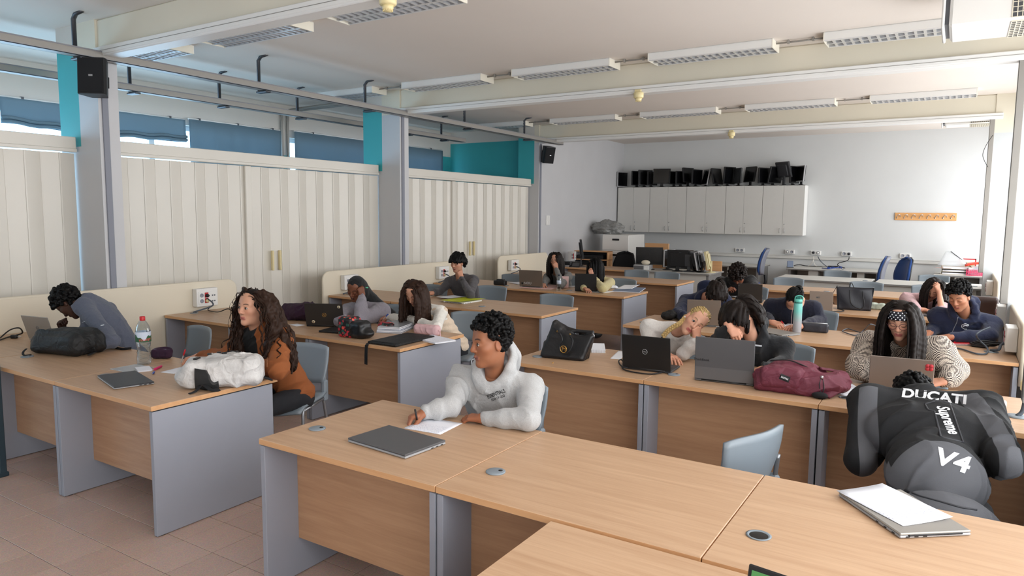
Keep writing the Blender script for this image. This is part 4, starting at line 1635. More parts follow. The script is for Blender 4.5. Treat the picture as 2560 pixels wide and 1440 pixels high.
# ------------------------------------------------------------------ hair
def hair_locks(H, roots, comb, steps, step, rad, coll, mat_name, parent, wave=0.0, wfreq=20., grav=.25, name='hair', sides=4, off=.006, seed=1, stick=0.0, tip=.3, flat=(.3, 1.3), mass=0.0, mk=.010):
    """locks of hair that start on the scalp, are combed, and fall over head, neck and shoulders"""
    rs = np.random.RandomState(seed)
    P0 = np.array([r_[0] for r_ in roots], float)
    Ls = np.array([r_[1] for r_ in roots], float)
    N = len(P0)
    n = steps
    ec, er = np.array([0, -.012, .037]), np.array([.073, .094, .084])
    p = P0.copy()
    d = np.array([comb(l) for l in H.loc(p)], float) + rs.normal(0, .06, (N, 3))
    d = d @ H.Rm
    d /= np.linalg.norm(d, axis=1)[:, None] + 1e-9
    st = (step * Ls)[:, None]
    lift = (off * (.35 + 1.1 * rs.rand(N)))[:, None]
    w1 = rs.normal(0, 1, (N, 3))
    w1 /= np.linalg.norm(w1, axis=1)[:, None]
    ph = rs.rand(N)[:, None] * 6.28
    out = [p.copy()]
    g = np.array([0, 0, -1.0])
    for i in range(n):
        d = d * (1 - grav) + g * grav
        d /= np.linalg.norm(d, axis=1)[:, None] + 1e-9
        p = p + d * st
        l = H.loc(p)
        v = (l - ec) / (er + lift / H.s)
        m_ = np.linalg.norm(v, axis=1)[:, None]
        ins = (m_ < 1) | ((m_ < 1 + stick) & (i < n * .7))
        l2 = ec + (v / m_) * (er + lift / H.s)
        p2 = H.c + H.s * (l2 @ H.Rm)
        dd = d + (p2 - p) * .5 / st
        dd /= np.linalg.norm(dd, axis=1)[:, None] + 1e-9
        d = np.where(ins, dd, d)
        p = np.where(ins, p2, p)
        for (a, b, ra, rb) in coll:
            ba = b - a
            t = np.clip(((p - a) @ ba) / (ba @ ba), 0, 1)[:, None]
            c = a + t * ba
            rr = ra + (rb - ra) * t + lift
            dv = p - c
            dl = np.linalg.norm(dv, axis=1)[:, None]
            p = np.where(dl < rr, c + dv / (dl + 1e-9) * rr, p)
        p[:, 2] = np.maximum(p[:, 2], .753)
        o = p.copy()
        if wave:
            a = min(1, i / 5.0)
            s_ = wfreq * i * st + ph
            o = o + w1 * (wave * a * np.sin(s_)) + np.cross(w1, d) * (wave * a * np.cos(s_))
        out.append(o)
    Q = np.stack(out, 1)                       # N, n+1, 3
    if mass:
        L = []
        for a in range(0, N, max(1, N // (85 if mass > .01 else 260))):
            for b in range(0, n, 2):
                e = min(b + 2, n)
                r0, r1 = (mass * (1 - .45 * (i_ / n) ** 2) * (.5 + .5 * min(1, i_ / 5)) for i_ in (b, e))
                L.append(cone(Q[a, b], Q[a, e], r0, r1, mk))
        link('hair_mass', np_mesh('hair_mass', [sdf_mesh(L, .0055)]), mat_name, parent)
    t = np.gradient(Q, axis=1)
    t /= np.linalg.norm(t, axis=2)[..., None] + 1e-9
    ref = (Q - H.c)
    nr = ref - t * (ref * t).sum(2)[..., None]
    nr /= np.linalg.norm(nr, axis=2)[..., None] + 1e-9
    bn = np.cross(t, nr)
    f = np.linspace(0, 1, n + 1)
    prof = rad * (tip + (1 - tip) * np.clip(np.sin(math.pi * np.minimum(1, .3 + .7 * (1 - f))), 0, 1) ** .6)
    prof = prof[None, :, None] * (.7 + .6 * rs.rand(N))[:, None, None]
    rings = []
    for k in range(sides):
        w = math.tau * k / sides
        rings.append(Q + nr * math.cos(w) * prof * flat[0] + bn * math.sin(w) * prof * flat[1])
    V = np.stack(rings, 2)                     # N, n+1, sides, 3
    idx = np.arange(N * (n + 1) * sides).reshape(N, n + 1, sides)
    A, B = idx[:, :-1, :], idx[:, 1:, :]
    q = np.stack([A, B, np.roll(B, -1, 2), np.roll(A, -1, 2)], -1).reshape(-1, 4)
    return link(name, np_mesh(name, [(V.reshape(-1, 3), np.zeros((0, 3), np.int64), q)]), mat_name, parent)


def scalp(n, ok, H, seed=0, depth=-.004):
    """n points on the skull where ok(local) holds, evenly spread"""
    ec, er = np.array([0, -.012, .037]), np.array([.073, .094, .084])
    N = n * 6
    rnd = random.Random(seed)
    c = []
    for i in range(N):
        z = 1 - 2 * (i + .5) / N
        a = i * 2.399963
        r_ = math.sqrt(max(0, 1 - z * z))
        l = ec + np.array([r_ * math.cos(a), r_ * math.sin(a), z]) * (er + depth)
        if ok(l):
            c.append(H.c + H.s * (H.Rm.T @ l))
    rnd.shuffle(c)
    # farthest-first thinning in blocks keeps the spread even
    return c[:n]


def hairline(l, side=.01, back=-.065, front=.082):
    x, y, z = l
    if y > .045:
        return z > front - .35 * (abs(x) - .0)
    if y > -.02:
        return z > side + max(0, (y - .0)) * .9
    return z > back


def curly_hair(H, matn, parent, n=420, r0=.0125, lift=.012, ok=hairline, h=.0035, seed=3, top=1.0):
    rnd = random.Random(seed)
    P = [H.e((0, -.016, .045), (.074, .092, .080), .01)]
    pts = scalp(n, ok, H, seed)
    L = []
    for p in pts:
        l = H.loc(p)
        out = l - np.array([0, -.012, .02])
        out /= np.linalg.norm(out)
        up = max(0, out[2])
        q = l + out * (lift * (.5 + .8 * rnd.random()) * (1 + top * up)) / H.s
        rr = r0 * (.75 + .5 * rnd.random())
        L.append(ell(H.P(*q), (rr, rr, rr), None, .0025))
        q2 = l + out * .002
        L.append(ell(H.P(*q2), (rr * 1.1,) * 3, None, .006))
    m_ = sdf_mesh(L, h)
    return link('hair', np_mesh('hair', [m_]), matn, parent)


def hair_cap(H, parent, matn, ok_front=.082, r=(.080, .103, .091), h=.0045, back=-.06, noise=0.0):
    """smooth skull cap under locks; the face side is cut away"""
    L = [ell(H.P(0, -.014, .038), np.array(r) * H.s, H.Rm, .01)]
    L.append(H.e((0, .075, -.055), (.070, .065, .112), .02, -1))
    L.append(H.e((0, .02, -.115), (.12, .2, .085), .02, -1))
    m_ = sdf_mesh(L, h)
    return link('hair_cap', np_mesh('hair_cap', [m_]), matn, parent)


# ------------------------------------------------------------------ whole person
def fold_noise(seed, amp, f=26.0):
    rnd = random.Random(seed)
    K = [(np.array([rnd.gauss(0, 1), rnd.gauss(0, 1), rnd.gauss(0, .8)]), rnd.random() * 6.28) for _ in range(5)]
    K = [(k / np.linalg.norm(k) * f * (.6 + .35 * i), p) for i, (k, p) in enumerate(K)]

    def fn(X, Y, Z):
        w = np.sin(K[3][0][0] * .5 * X + K[3][0][1] * .5 * Y + K[3][0][2] * .5 * Z + K[3][1]) * 1.6
        o = 0
        for k, p in K[:3]:
            s_ = 1 - np.abs(np.sin(k[0] * X + k[1] * Y + k[2] * Z + p + w))
            o = o + s_ ** 2
        w2 = np.sin(K[4][0][0] * .35 * X + K[4][0][1] * .35 * Y + K[4][0][2] * .35 * Z)
        return amp * (.7 - o) * (.6 + .4 * w2)
    return fn


PEOPLE = {}


def person(key, label, head, sh, hip, arms, skin, brow, lip, top, yaw, pitch, roll=0, tyaw=0, sw=.175, hs=.93, female=False, eyes='down', beard=0.0, gaze=(0, 0),
           h=.007, hh=.0032, bulk=0.0, legs='hidden', trousers='dark_trousers', tilt=0.0, neck_r=.050, bust=0.0, knees=None, seed=None, clipz=None):
    """head, sh (base of the neck), hip: points; arms: {'R': (elbow, wrist, pose, finger dir, back-of-hand normal)}"""
    seed = seed if seed is not None else sum(map(ord, key))
    head, sh, hip = V3(head), V3(sh), V3(hip)
    root = thing('person', label, 'person', (hip[0], hip[1], 0))
    base = Matrix.Translation((-hip[0], -hip[1], 0))

    def put(o):
        o.data.transform(base)
        return o
    body_mats = top['mat']
    H = Head(head, yaw, pitch, roll, hs)
    ty = R(tyaw)
    F = np.array([math.sin(ty), -math.cos(ty), 0.0])
    Rt = np.cross(F, [0, 0, 1.0])
    up = sh - hip
    tl = np.linalg.norm(up)
    up /= tl
    Rt = Rt - up * (Rt @ up)
    Rt /= np.linalg.norm(Rt)
    tR = Rt * math.cos(tilt) + up * math.sin(tilt)
    fwd = np.cross(up, Rt)
    B = np.array([Rt, fwd, up])
    S = {'R': sh + tR * sw - up * .045, 'L': sh - tR * sw - up * .045}
    body, cloth = [], []
    # skin: head and neck, hands
    parts = []
    neck = sh + fwd * .0 + up * .01
    pts = sdf_mesh(H.prims(neck, neck_r, female), hh)
    parts.append(pts)
    cols = [H.colour(pts[0], skin, brow, lip, eyes, beard)]
    for sd, a in arms.items():
        if a is None:
            continue
        el, wr, pose, d, n = a[:5]
        hp = hand_prims(wr, d, n, sd == 'R', pose, a[5] if len(a) > 5 else .95, forearm=V3(wr) + (V3(el) - V3(wr)) * (.9 if top.get('bare') else .3), far=.036 if top.get('bare') else .027)
        pp = sdf_mesh(hp, max(hh, .003))
        parts.append(pp)
        c = np.tile(np.array(skin), (len(pp[0]), 1)) * np.array([1.02, .95, .93])
        cols.append(c)
    # torso and limbs under the clothes
    inner = [ell(hip + up * tl * .72, (sw - .03, .09, .18), B, .04), ell(hip + up * tl * .3, (.13, .09, .2), B, .04), cone(neck, sh - up * .08, neck_r, .07, .04)]
    for sd, a in arms.items():
        if a is None:
            continue
        inner.append(cone(S[sd], V3(a[0]), .045, .036, .03))
        inner.append(cone(V3(a[0]), V3(a[1]), .036, .022, .02))
    pp = sdf_mesh(inner, .012)
    parts.append(pp)
    cols.append(np.tile(np.array(skin), (len(pp[0]), 1)))
    put(link('body', np_mesh('body', parts, np.concatenate(cols)), 'skin', root))
    if eyes == 'open':
        n0 = len(root.children)
        H.eyes(root, gaze)
        for o in root.children[n0:]:
            put(o)
    # top
    fat = bulk
    C = [ell(hip + up * tl * .70, (sw + .005 + fat * .5, .118 + fat * .6, .20), B, .05),
         ell(hip + up * tl * .36, (.150 + fat * .8, .120 + fat * .7, .22), B, .06),
         ell(hip - up * .01, (.165 + fat * .6, .130 + fat * .5, .12), B, .05)]
    if bust:
        for sx in (-1, 1):
            C.append(ell(hip + up * tl * .62 + Rt * sx * .075 + fwd * .075, (.07, bust, .075), B, .04))
    ar = top.get('arm', 1.0)
    for sd, a in arms.items():
        sp = S[sd]
        C.append(cone(sh - up * .03, sp, .062, .064 * ar + fat * .3, .04))
        C.append(cone(sh + up * .015, sp + up * .02, .056, .046, .05))
        if a is None:
            continue
        el, wr = V3(a[0]), V3(a[1])
        C.append(cone(sp, el, .064 * ar + fat * .3, .047 * ar + fat * .2, .028))
        if not top.get('bare'):
            cuff = wr + (el - wr) * .05
            mid = el + (cuff - el) * .55
            C.append(cone(el, mid, .047 * ar + fat * .2, .042 * ar + fat * .25, .02))
            C.append(cone(mid, cuff + (el - cuff) * .12, .042 * ar + fat * .25, .034 * ar + fat * .1, .02))
            C.append(cone(cuff + (el - cuff) * .12, cuff, .034, .033, .012))
            C.append(subcone(wr + (wr - el) * .2, cuff + (el - cuff) * .04, .024, .024, .004))
    nk = H.P(0, -.02, -.05)
    nd = nk - sh
    nd /= np.linalg.norm(nd)
    if top.get('hood'):
        hv = top['hood']
        c0 = sh + nd * .045 - fwd * .012
        ring = []
        for i in range(13):
            a = i * math.tau / 12
            f_ = math.cos(a)
            ring.append(c0 + Rt * math.sin(a) * .088 + fwd * (f_ * .085 + .012) + nd * (.028 - .062 * f_) * hv)
        for i in range(12):
            f_ = math.cos((i + .5) * math.tau / 12)
            rr = .019 + .017 * (1 - f_) * .5
            C.append(cone(ring[i], ring[i + 1], rr, rr, .03))
        if top.get('hoodback', 1):
            C.append(ell(c0 - fwd * .115 + up * .01 * hv, (.105, .045, .09 * hv), B, .05))
        C.append(subcone(c0 + nd * .12, c0 - nd * .0, .075, .052, .025))
        C.append(subcone(c0 + fwd * .05 - nd * .03, c0 + fwd * .03 + nd * .13, .028, .06, .02))
    elif top.get('collar'):
        c0 = sh + nd * .03
        for i in range(12):
            a0, a1 = i * math.tau / 12, (i + 1) * math.tau / 12
            if top.get('open') and (i in (11, 0)):
                continue
            p0 = c0 + Rt * math.sin(a0) * .068 + fwd * math.cos(a0) * .066 + nd * (.012 - .02 * math.cos(a0))
            p1 = c0 + Rt * math.sin(a1) * .068 + fwd * math.cos(a1) * .066 + nd * (.012 - .02 * math.cos(a1))
            C.append(cone(p0, p1, top['collar'], top['collar'], .02))
        C.append(subcone(c0 + nd * .15, c0 - nd * .02, .055, .05, .015))
    else:
        C.append(subcone(sh + nd * .2, sh - nd * .01 + fwd * .01, .064, top.get('neckhole', .058), .015))
    if top.get('vcut'):
        C.append(subcone(sh + fwd * .16 + nd * .1, sh + fwd * .13 - up * top['vcut'], .05, .012, .02))
    C += [c_ for c_ in top.get('extra', [])]
    t_ = sdf_mesh(C, h, fold_noise(seed, top.get('fold', .006), top.get('ff', 24)), clip=clipz)
    o = put(link(top['name'], np_mesh(top['name'], [t_]), top['mat'], root))
    # trousers, shoes
    hipL, hipR = hip - Rt * .085, hip + Rt * .085
    fl = F if knees is None else None
    T = [ell(hip - np.array([0, 0, .03]), (.165, .13, .12), np.array([Rt, np.cross([0, 0, 1.0], Rt), [0, 0, 1.0]]), .05)]
    SH = []
    for sx, hp in ((1, hipR), (-1, hipL)):
        if knees is None:
            kn = np.array([hp[0], hp[1], .50]) + F * .42 + Rt * sx * .03
        else:
            kn = V3(knees[0 if sx > 0 else 1])
        ft = np.array([kn[0], kn[1], .10]) - F * .02
        T.append(cone(hp - np.array([0, 0, .02]), kn, .085, .062, .05))
        T.append(cone(kn, ft, .062, .046, .03))
        SH.append(ell(np.array([ft[0], ft[1], .05]) + F * .06, (.045, .125, .05), np.array([Rt, F, [0, 0, 1.0]]), .02))
    if trousers:
        put(link('trousers', np_mesh('trousers', [sdf_mesh(T, .012, fold_noise(seed + 5, .005))]), trousers, root))
        for s_ in SH:
            m_ = sdf_mesh([s_], .01, clip=[((0, 0, .004), (0, 0, -1.0))])
            put(link('shoe', np_mesh('shoe', [m_]), 'shoe_dark', root))
    PEOPLE[key] = dict(root=root, H=H, sh=sh, hip=hip, up=up, Rt=Rt, fwd=fwd, S=S, top=o, base=base, put=put, arms=arms,
                       coll=[(neck, H.P(0, -.02, -.05), .052, .052)] + [(sh - up * .03, S[q] , .068, .072) for q in 'RL'] + [(S[q], V3(arms[q][0]), .074, .06) for q in 'RL' if arms.get(q)] + [(hip + up * tl * .75, hip + up * .1, .135, .135), (hip + up * tl * .72 + Rt * .06, hip + up * tl * .2 + Rt * .05, .125, .125), (hip + up * tl * .72 - Rt * .06, hip + up * tl * .2 - Rt * .05, .125, .125)])
    return PEOPLE[key]


mat('dark_trousers', lin(26, 27, 32), .9, bump=.2, bscale=300)
mat('blue_jeans', lin(48, 62, 88), .9, bump=.2, bscale=400)
mat('shoe_dark', lin(30, 30, 32), .6)


def finish(P, n0):
    """move parts built in room coordinates under the person's root"""
    for o in P['root'].children[n0:]:
        if not o.get('placed'):
            P['put'](o)
            o['placed'] = 1


class dress:
    """with dress(P): parts made inside are shifted to the person's own frame"""

    def __init__(s, P):
        s.P = P

    def __enter__(s):
        s.before = set(o.name for o in s.P['root'].children)
        return s.P['root']

    def __exit__(s, *a):
        for o in s.P['root'].children:
            if o.name not in s.before and o.type == 'MESH':
                o.data.transform(s.P['base'])
# ================================================================ the seventeen students
def W(px, py, y):
    return at(px, py, y=y)


def D(px, py, z=.785):
    return at(px, py, z=z)


def dirv(a, b):
    return (Vector(b) - Vector(a)).normalized()


def fabric(name, c, **k):
    k.setdefault('bump', .25)
    k.setdefault('bscale', 450)
    k.setdefault('var', .08)
    k.setdefault('vscale', 120)
    k.setdefault('wave', (15, .22))
    return mat(name, c, .92, sheen=.15, **k)


fabric('grey_marl', lin(176, 176, 176), var=.12, vscale=260)
fabric('slate_sport', lin(84, 89, 104), bump=.1)
fabric('rust_cord', lin(140, 78, 36), bump=.4, bscale=260)
fabric('black_knit', lin(17, 17, 19))
fabric('hijab_black', lin(14, 14, 16), bump=.1)
fabric('lilac_shirt', lin(142, 137, 146), bump=.1)
fabric('cream_top', lin(226, 222, 214), bump=.15)
fabric('beige_vest', lin(214, 194, 172), bump=.1)
fabric('charcoal_knit', lin(74, 71, 74), var=.12)
fabric('mid_grey_knit', lin(116, 116, 114))
fabric('pale_yellow', lin(196, 184, 136))
fabric('black_jacket', lin(20, 20, 23), bump=.1)
fabric('navy_knit', lin(20, 24, 44))
fabric('navy_fleece', lin(24, 32, 60))
fabric('off_white_rib', lin(208, 203, 198), bump=.35, bscale=500)
fabric('black_hoodie', lin(24, 26, 30))
fabric('pink_blouse', lin(206, 168, 172), bump=.2, var=.12, vscale=90)
mat('white_print', lin(236, 238, 242), .6)
mat('reflective', lin(210, 215, 222), .3)
mat('zip_metal', lin(170, 170, 172), .3, metal=.8)


def houndstooth(name, ca, cb, sc):
    M = bpy.data.materials.new(name)
    M.use_nodes = True
    nt = M.node_tree
    b = nt.nodes['Principled BSDF']
    tc = nt.nodes.new('ShaderNodeTexCoord')
    mp = nt.nodes.new('ShaderNodeMapping')
    mp.inputs['Rotation'].default_value = (R(8), R(12), R(20))
    ck = nt.nodes.new('ShaderNodeTexChecker')
    ck.inputs['Scale'].default_value = sc
    ck.inputs['Color1'].default_value = (*ca, 1)
    ck.inputs['Color2'].default_value = (*cb, 1)
    wv = nt.nodes.new('ShaderNodeTexWave')
    wv.inputs['Scale'].default_value = sc * .55
    wv.bands_direction = 'DIAGONAL'
    gt = nt.nodes.new('ShaderNodeMath')
    gt.operation = 'GREATER_THAN'
    gt.inputs[1].default_value = 2.0
    mx = nt.nodes.new('ShaderNodeMixRGB')
    mx.inputs[2].default_value = (*cb, 1)
    nt.links.new(tc.outputs['Object'], mp.inputs[0])
    nt.links.new(mp.outputs[0], ck.inputs['Vector'])
    nt.links.new(mp.outputs[0], wv.inputs['Vector'])
    nt.links.new(wv.outputs['Fac'], gt.inputs[0])
    nt.links.new(gt.outputs[0], mx.inputs[0])
    nt.links.new(ck.outputs[0], mx.inputs[1])
    nt.links.new(mx.outputs[0], b.inputs['Base Color'])
    b.inputs['Roughness'].default_value = .95
    MATS[name] = M


houndstooth('houndstooth', lin(206, 194, 180), lin(44, 34, 36), 160)
SK_OLIVE = lin(176, 122, 94)
SK_TAN = lin(150, 98, 70)
SK_FAIR = lin(212, 160, 134)
SK_LIGHT = lin(196, 146, 120)
SK_BROWN = lin(120, 74, 52)
SK_DARK = lin(66, 42, 32)
B_BLK = lin(24, 18, 16)
B_BRN = lin(52, 36, 28)
LIP = lin(150, 82, 76)
LIP_D = lin(92, 52, 46)
LIP_P = lin(186, 96, 94)
UPV = (0, 0, 1)

def two_tone(name, ca, cb):
    """cloth of two colours: the attribute 'panel' says which (positive: second)"""
    M = bpy.data.materials.new(name)
    M.use_nodes = True
    nt = M.node_tree
    b = nt.nodes['Principled BSDF']
    a = nt.nodes.new('ShaderNodeAttribute')
    a.attribute_name = 'panel'
    mr = nt.nodes.new('ShaderNodeMapRange')
    mr.inputs[1].default_value, mr.inputs[2].default_value = -.0012, .0012
    mx = nt.nodes.new('ShaderNodeMixRGB')
    mx.inputs[1].default_value = (*ca, 1)
    mx.inputs[2].default_value = (*cb, 1)
    n = nt.nodes.new('ShaderNodeTexNoise')
    n.inputs['Scale'].default_value = 300
    bp = nt.nodes.new('ShaderNodeBump')
    bp.inputs['Strength'].default_value = .2
    bp.inputs['Distance'].default_value = .006
    nt.links.new(n.outputs[0], bp.inputs['Height'])
    nt.links.new(bp.outputs[0], b.inputs['Normal'])
    nt.links.new(a.outputs['Fac'], mr.inputs[0])
    nt.links.new(mr.outputs[0], mx.inputs[0])
    nt.links.new(mx.outputs[0], b.inputs['Base Color'])
    b.inputs['Roughness'].default_value = .85
    MATS[name] = M


two_tone('rust_over_black', lin(140, 78, 36), lin(17, 17, 19))
two_tone('black_grey_panels', lin(19, 20, 23), lin(86, 87, 92))


def paint(P, fn):
    """panel attribute on the top: fn(u across, w forward, v along the spine, v max), positive inside the second colour"""
    me = P['top'].data
    co = np.empty(len(me.vertices) * 3, F32)
    me.vertices.foreach_get('co', co)
    rel = co.reshape(-1, 3) + np.array([P['hip'][0], P['hip'][1], 0]) - P['hip']
    g = fn(rel @ P['Rt'], rel @ P['fwd'], rel @ P['up'], np.linalg.norm(P['sh'] - P['hip']))
    me.attributes.new('panel', 'FLOAT', 'POINT').data.foreach_set('value', np.asarray(g, F32))


# --- 5: boy in the grey hoodie, front row
w_ = D(1062, 1032, .782)
w2 = D(1208, 1046, .772)
P = person('hoodie', 'boy in a pale grey hoodie writing at the front desk and looking aside', W(1226, 856, 2.98), W(1236, 945, 3.08), (-2.08, 3.28, .50),
           {'R': (D(1128, 1012, .815), w_, 'pen', dirv(w_, D(1020, 1046, .765)), (-.35, -.25, .9)),
            'L': (D(1322, 1048, .80), w2, 'rest', dirv(w2, D(1130, 1040, .76)), (0, -.15, 1))},
           SK_TAN, B_BLK, lin(138, 84, 74), dict(name='hoodie', mat='grey_marl', hood=1.35, fold=.013, ff=20, arm=1.05), yaw=-30, pitch=2, roll=-2, tyaw=8, sw=.20, hs=1.0, eyes='open', gaze=(8, 2), h=.006, hh=.0026, bulk=.02, trousers='dark_trousers')
with dress(P) as r_:
    curly_hair(P['H'], 'hair_black', r_, 900, .0088, .018, lambda l: hairline(l, .012, -.035, .072), .003, 3, top=.9)
HP = P
chair(-2.17, 3.24, R(3), 'grey chair under the boy in the pale grey hoodie')
_m = sdf_mesh([rbox((-2.13, 3.49, .68), (.15, .035, .15), .035, None, .02), rbox((-2.06, 3.47, .58), (.07, .04, .17), .035, None, .02)], .007, fold_noise(50, .008, 20))
_o = link('black_coat', np_mesh('black_coat', [_m]), 'black_fabric')
tag(_o, 'black coat hung over the chair of the boy in the grey hoodie', 'coat')

# --- 1: boy bent over in the slate top
w_ = W(158, 828, 2.86)
w2 = D(212, 868, .785)
P = person('bent', 'boy in a slate blue sport top bent low over his laptop', W(172, 757, 2.82), W(232, 762, 3.0), W(318, 900, 3.1) + Vector((0, 0, .03)),
           {'R': (D(192, 850, .79), w_, 'fist', (-.15, -.25, 1), (-.8, -.5, .1)),
            'L': (W(282, 852, 2.83), w2, 'rest', (-.8, -.5, -.05), (0, 0, 1))},
           SK_DARK, B_BLK, LIP_D, dict(name='sport_top', mat='slate_sport', hood=.8, hoodback=0, fold=.006, arm=1.0), yaw=-62, pitch=58, tyaw=-45, sw=.19, hs=.98, h=.0075, hh=.0035, bulk=.015)
with dress(P) as r_:
    curly_hair(P['H'], 'hair_black', r_, 420, .0125, .022, lambda l: hairline(l, .0, -.05, .065), .0042, 9, top=.3)
    a, b = Vector(W(285, 816, 2.72)), Vector(W(296, 814, 2.72))
chair(-5.42, 3.35, R(-12), 'grey chair of the boy bent over his laptop')

# --- 2: girl with long wavy hair and a rust jacket
w_ = D(497, 892, .782)
w2 = D(600, 905, .785)
P = person('rust', 'girl with long wavy brown hair in a rust corduroy jacket holding a red pen', W(630, 768, 2.98), W(645, 832, 3.06), (-3.93, 3.32, .52),
           {'R': (D(572, 893, .82), w_, 'pen', dirv(w_, D(455, 899, .77)), (-.3, -.3, .9)),
            'L': (W(698, 925, 2.93), w2, 'rest', dirv(w2, D(555, 900, .78)), (0, 0, 1))},
           SK_LIGHT, B_BLK, lin(164, 92, 86), dict(name='jacket', mat='rust_over_black', collar=.024, open=True, vcut=.26, fold=.009, arm=1.2), yaw=6, pitch=-3, roll=3, tyaw=4, sw=.18, female=True, eyes='open', gaze=(6, 4), h=.0065, hh=.0028, bulk=.02, bust=.03)
with dress(P) as r_:
    up, f_, Rt = P['up'], P['fwd'], P['Rt']
    sh = P['sh']
    hip = P['hip']
    tl = np.linalg.norm(sh - hip)
    paint(P, lambda u, w, v, m: np.minimum(w - .03, .022 + .05 * np.clip(v / m, 0, 1.2) - np.abs(u - .01)))
    hair_cap(P['H'], r_, 'hair_dark', r=(.080, .1, .091))
    rs = [(p, .9 + .5 * random.random()) for p in scalp(480, lambda l: hairline(l, .0, -.05, .076), P['H'], 4)]
    hair_locks(P['H'], rs, lambda l: (1.0 * np.sign(l[0] + .012) * .8, -.5, .2), 30, .017, 0.0042, P['coll'], 'hair_brown', r_, wave=.012, wfreq=48, grav=.22, off=.012, seed=5, mass=.0125)
chair(-4.0, 3.32, R(25), 'grey chair of the girl in the rust jacket, at the aisle')

# --- 3: student with a black headscarf
w_ = W(905, 740, 4.97)
w2 = D(875, 812, .785)
P = person('scarf', 'student in a black headscarf and lilac grey shirt leaning on one fist', W(889, 722, 5.0), W(908, 772, 5.12), (-4.98, 5.38, .50),
           {'L': (D(900, 800, .80), w_, 'fist', (-.12, -.1, 1), (.8, -.55, 0)),
            'R': (D(848, 800, .80), w2, 'rest', (1, -.2, 0), (0, 0, 1))},
           SK_BROWN, B_BLK, LIP_D, dict(name='shirt', mat='lilac_shirt', collar=.018, fold=.009, arm=1.2), yaw=14, pitch=24, roll=8, tyaw=10, sw=.2, female=True, h=.008, hh=.0035, bulk=.035)
with dress(P) as r_:
    H = P['H']
    L = [H.e((0, -.018, .04), (.086, .104, .096), .03), H.e((0, -.05, -.06), (.09, .085, .11), .05)]
    q0 = H.P(0, -.08, -.02)
    L.append(cone(q0, P['sh'] - P['fwd'] * .10 + P['up'] * .02, .085 * .93, .10, .05))
    L.append(cone(P['sh'] - P['fwd'] * .09 - P['Rt'] * .06, P['S']['L'] - P['fwd'] * .10 - P['up'] * .13, .08, .05, .04))
    L.append(cone(P['sh'] - P['fwd'] * .09, P['sh'] - P['fwd'] * .12 - P['up'] * .25, .09, .08, .04))
    L.append(H.e((0, .085, -.035), (.056, .075, .088), .02, -1))
    link('headscarf', np_mesh('headscarf', [sdf_mesh(L, .006, fold_noise(3, .003, 34))]), 'hijab_black', r_)
    MB().box(-.014, .014, -.004, .004, -.005, .005, b=.002, M=Matrix.Translation(W(917, 719, 4.90))).build('scarf_clip', mat('mint', lin(110, 214, 170), .4), r_)
chair(-4.98, 5.42, 0, 'grey chair of the student in the black headscarf')

# --- 4: girl in a cream vest
w_ = D(972, 792, .795)
w2 = D(1018, 795, .815)
P = person('vest', 'girl with long brown hair in a cream padded vest writing on her notebooks', W(1036, 732, 4.98), W(1062, 778, 5.14), (-4.10, 5.42, .50),
           {'R': (D(1000, 798, .80), w_, 'pen', dirv(w_, D(948, 797, .77)), (-.4, -.3, .85)),
            'L': (D(1092, 818, .80), w2, 'rest', dirv(w2, D(978, 800, .79)), (0, -.2, 1))},
           SK_LIGHT, B_BRN, lin(160, 92, 86), dict(name='long_sleeve_top', mat='cream_top', fold=.005, arm=.92), yaw=8, pitch=36, roll=4, tyaw=2, sw=.175, female=True, h=.0065, hh=.003)
with dress(P) as r_:
    up, f_, Rt, sh, hip = P['up'], P['fwd'], P['Rt'], P['sh'], P['hip']
    tl = np.linalg.norm(sh - hip)
    B = np.array([Rt, f_, up])
    L = [ell(hip + up * tl * .70, (.185, .14, .20), B, .05), ell(hip + up * tl * .36, (.175, .145, .22), B, .06), ell(hip, (.185, .15, .13), B, .05)]
    for q in 'RL':
        L.append(cone(sh - up * .02, P['S'][q] + up * .005, .075, .072, .04))
    L.append(subcone(sh + up * .15, sh, .075, .06, .02))
    link('vest', np_mesh('vest', [sdf_mesh(L, .0075, lambda X, Y, Z: .004 * np.sin(Z * 95) + .002 * np.sin(X * 40 + Y * 30))]), 'beige_vest', r_)
    hair_cap(P['H'], r_, 'hair_brown', r=(.080, .1, .091))
    rs = [(p, .8 + .4 * random.random()) for p in scalp(416, lambda l: hairline(l, .0, -.05, .066), P['H'], 6)]
    hair_locks(P['H'], rs, lambda l: (np.sign(l[0] + .001) * .9, -.5, .1), 26, .016, 0.0042, P['coll'], 'hair_brown', r_, wave=.004, wfreq=40, grav=.3, off=.010, seed=8, mass=.0125)
    t = V3(w2) + (V3(P['arms']['L'][0]) - V3(w2)) * .03
    MB().box(-.018, .018, -.02, .02, .022, .031, b=.004, M=frame(Vector(t), dirv(w2, P['arms']['L'][0]), (0, -.3, 1))).build('watch', 'black_plastic', r_)
    M = frame(Vector(t), (0, 0, 1), dirv(w2, P['arms']['L'][0]))
    MB().lathe([(.027, -.009), (.029, -.006), (.029, .006), (.027, .009)], 20, M=M).build('watch_strap', 'dark_silver', r_)
chair(-4.02, 5.45, R(8), 'grey chair of the girl in the cream vest')

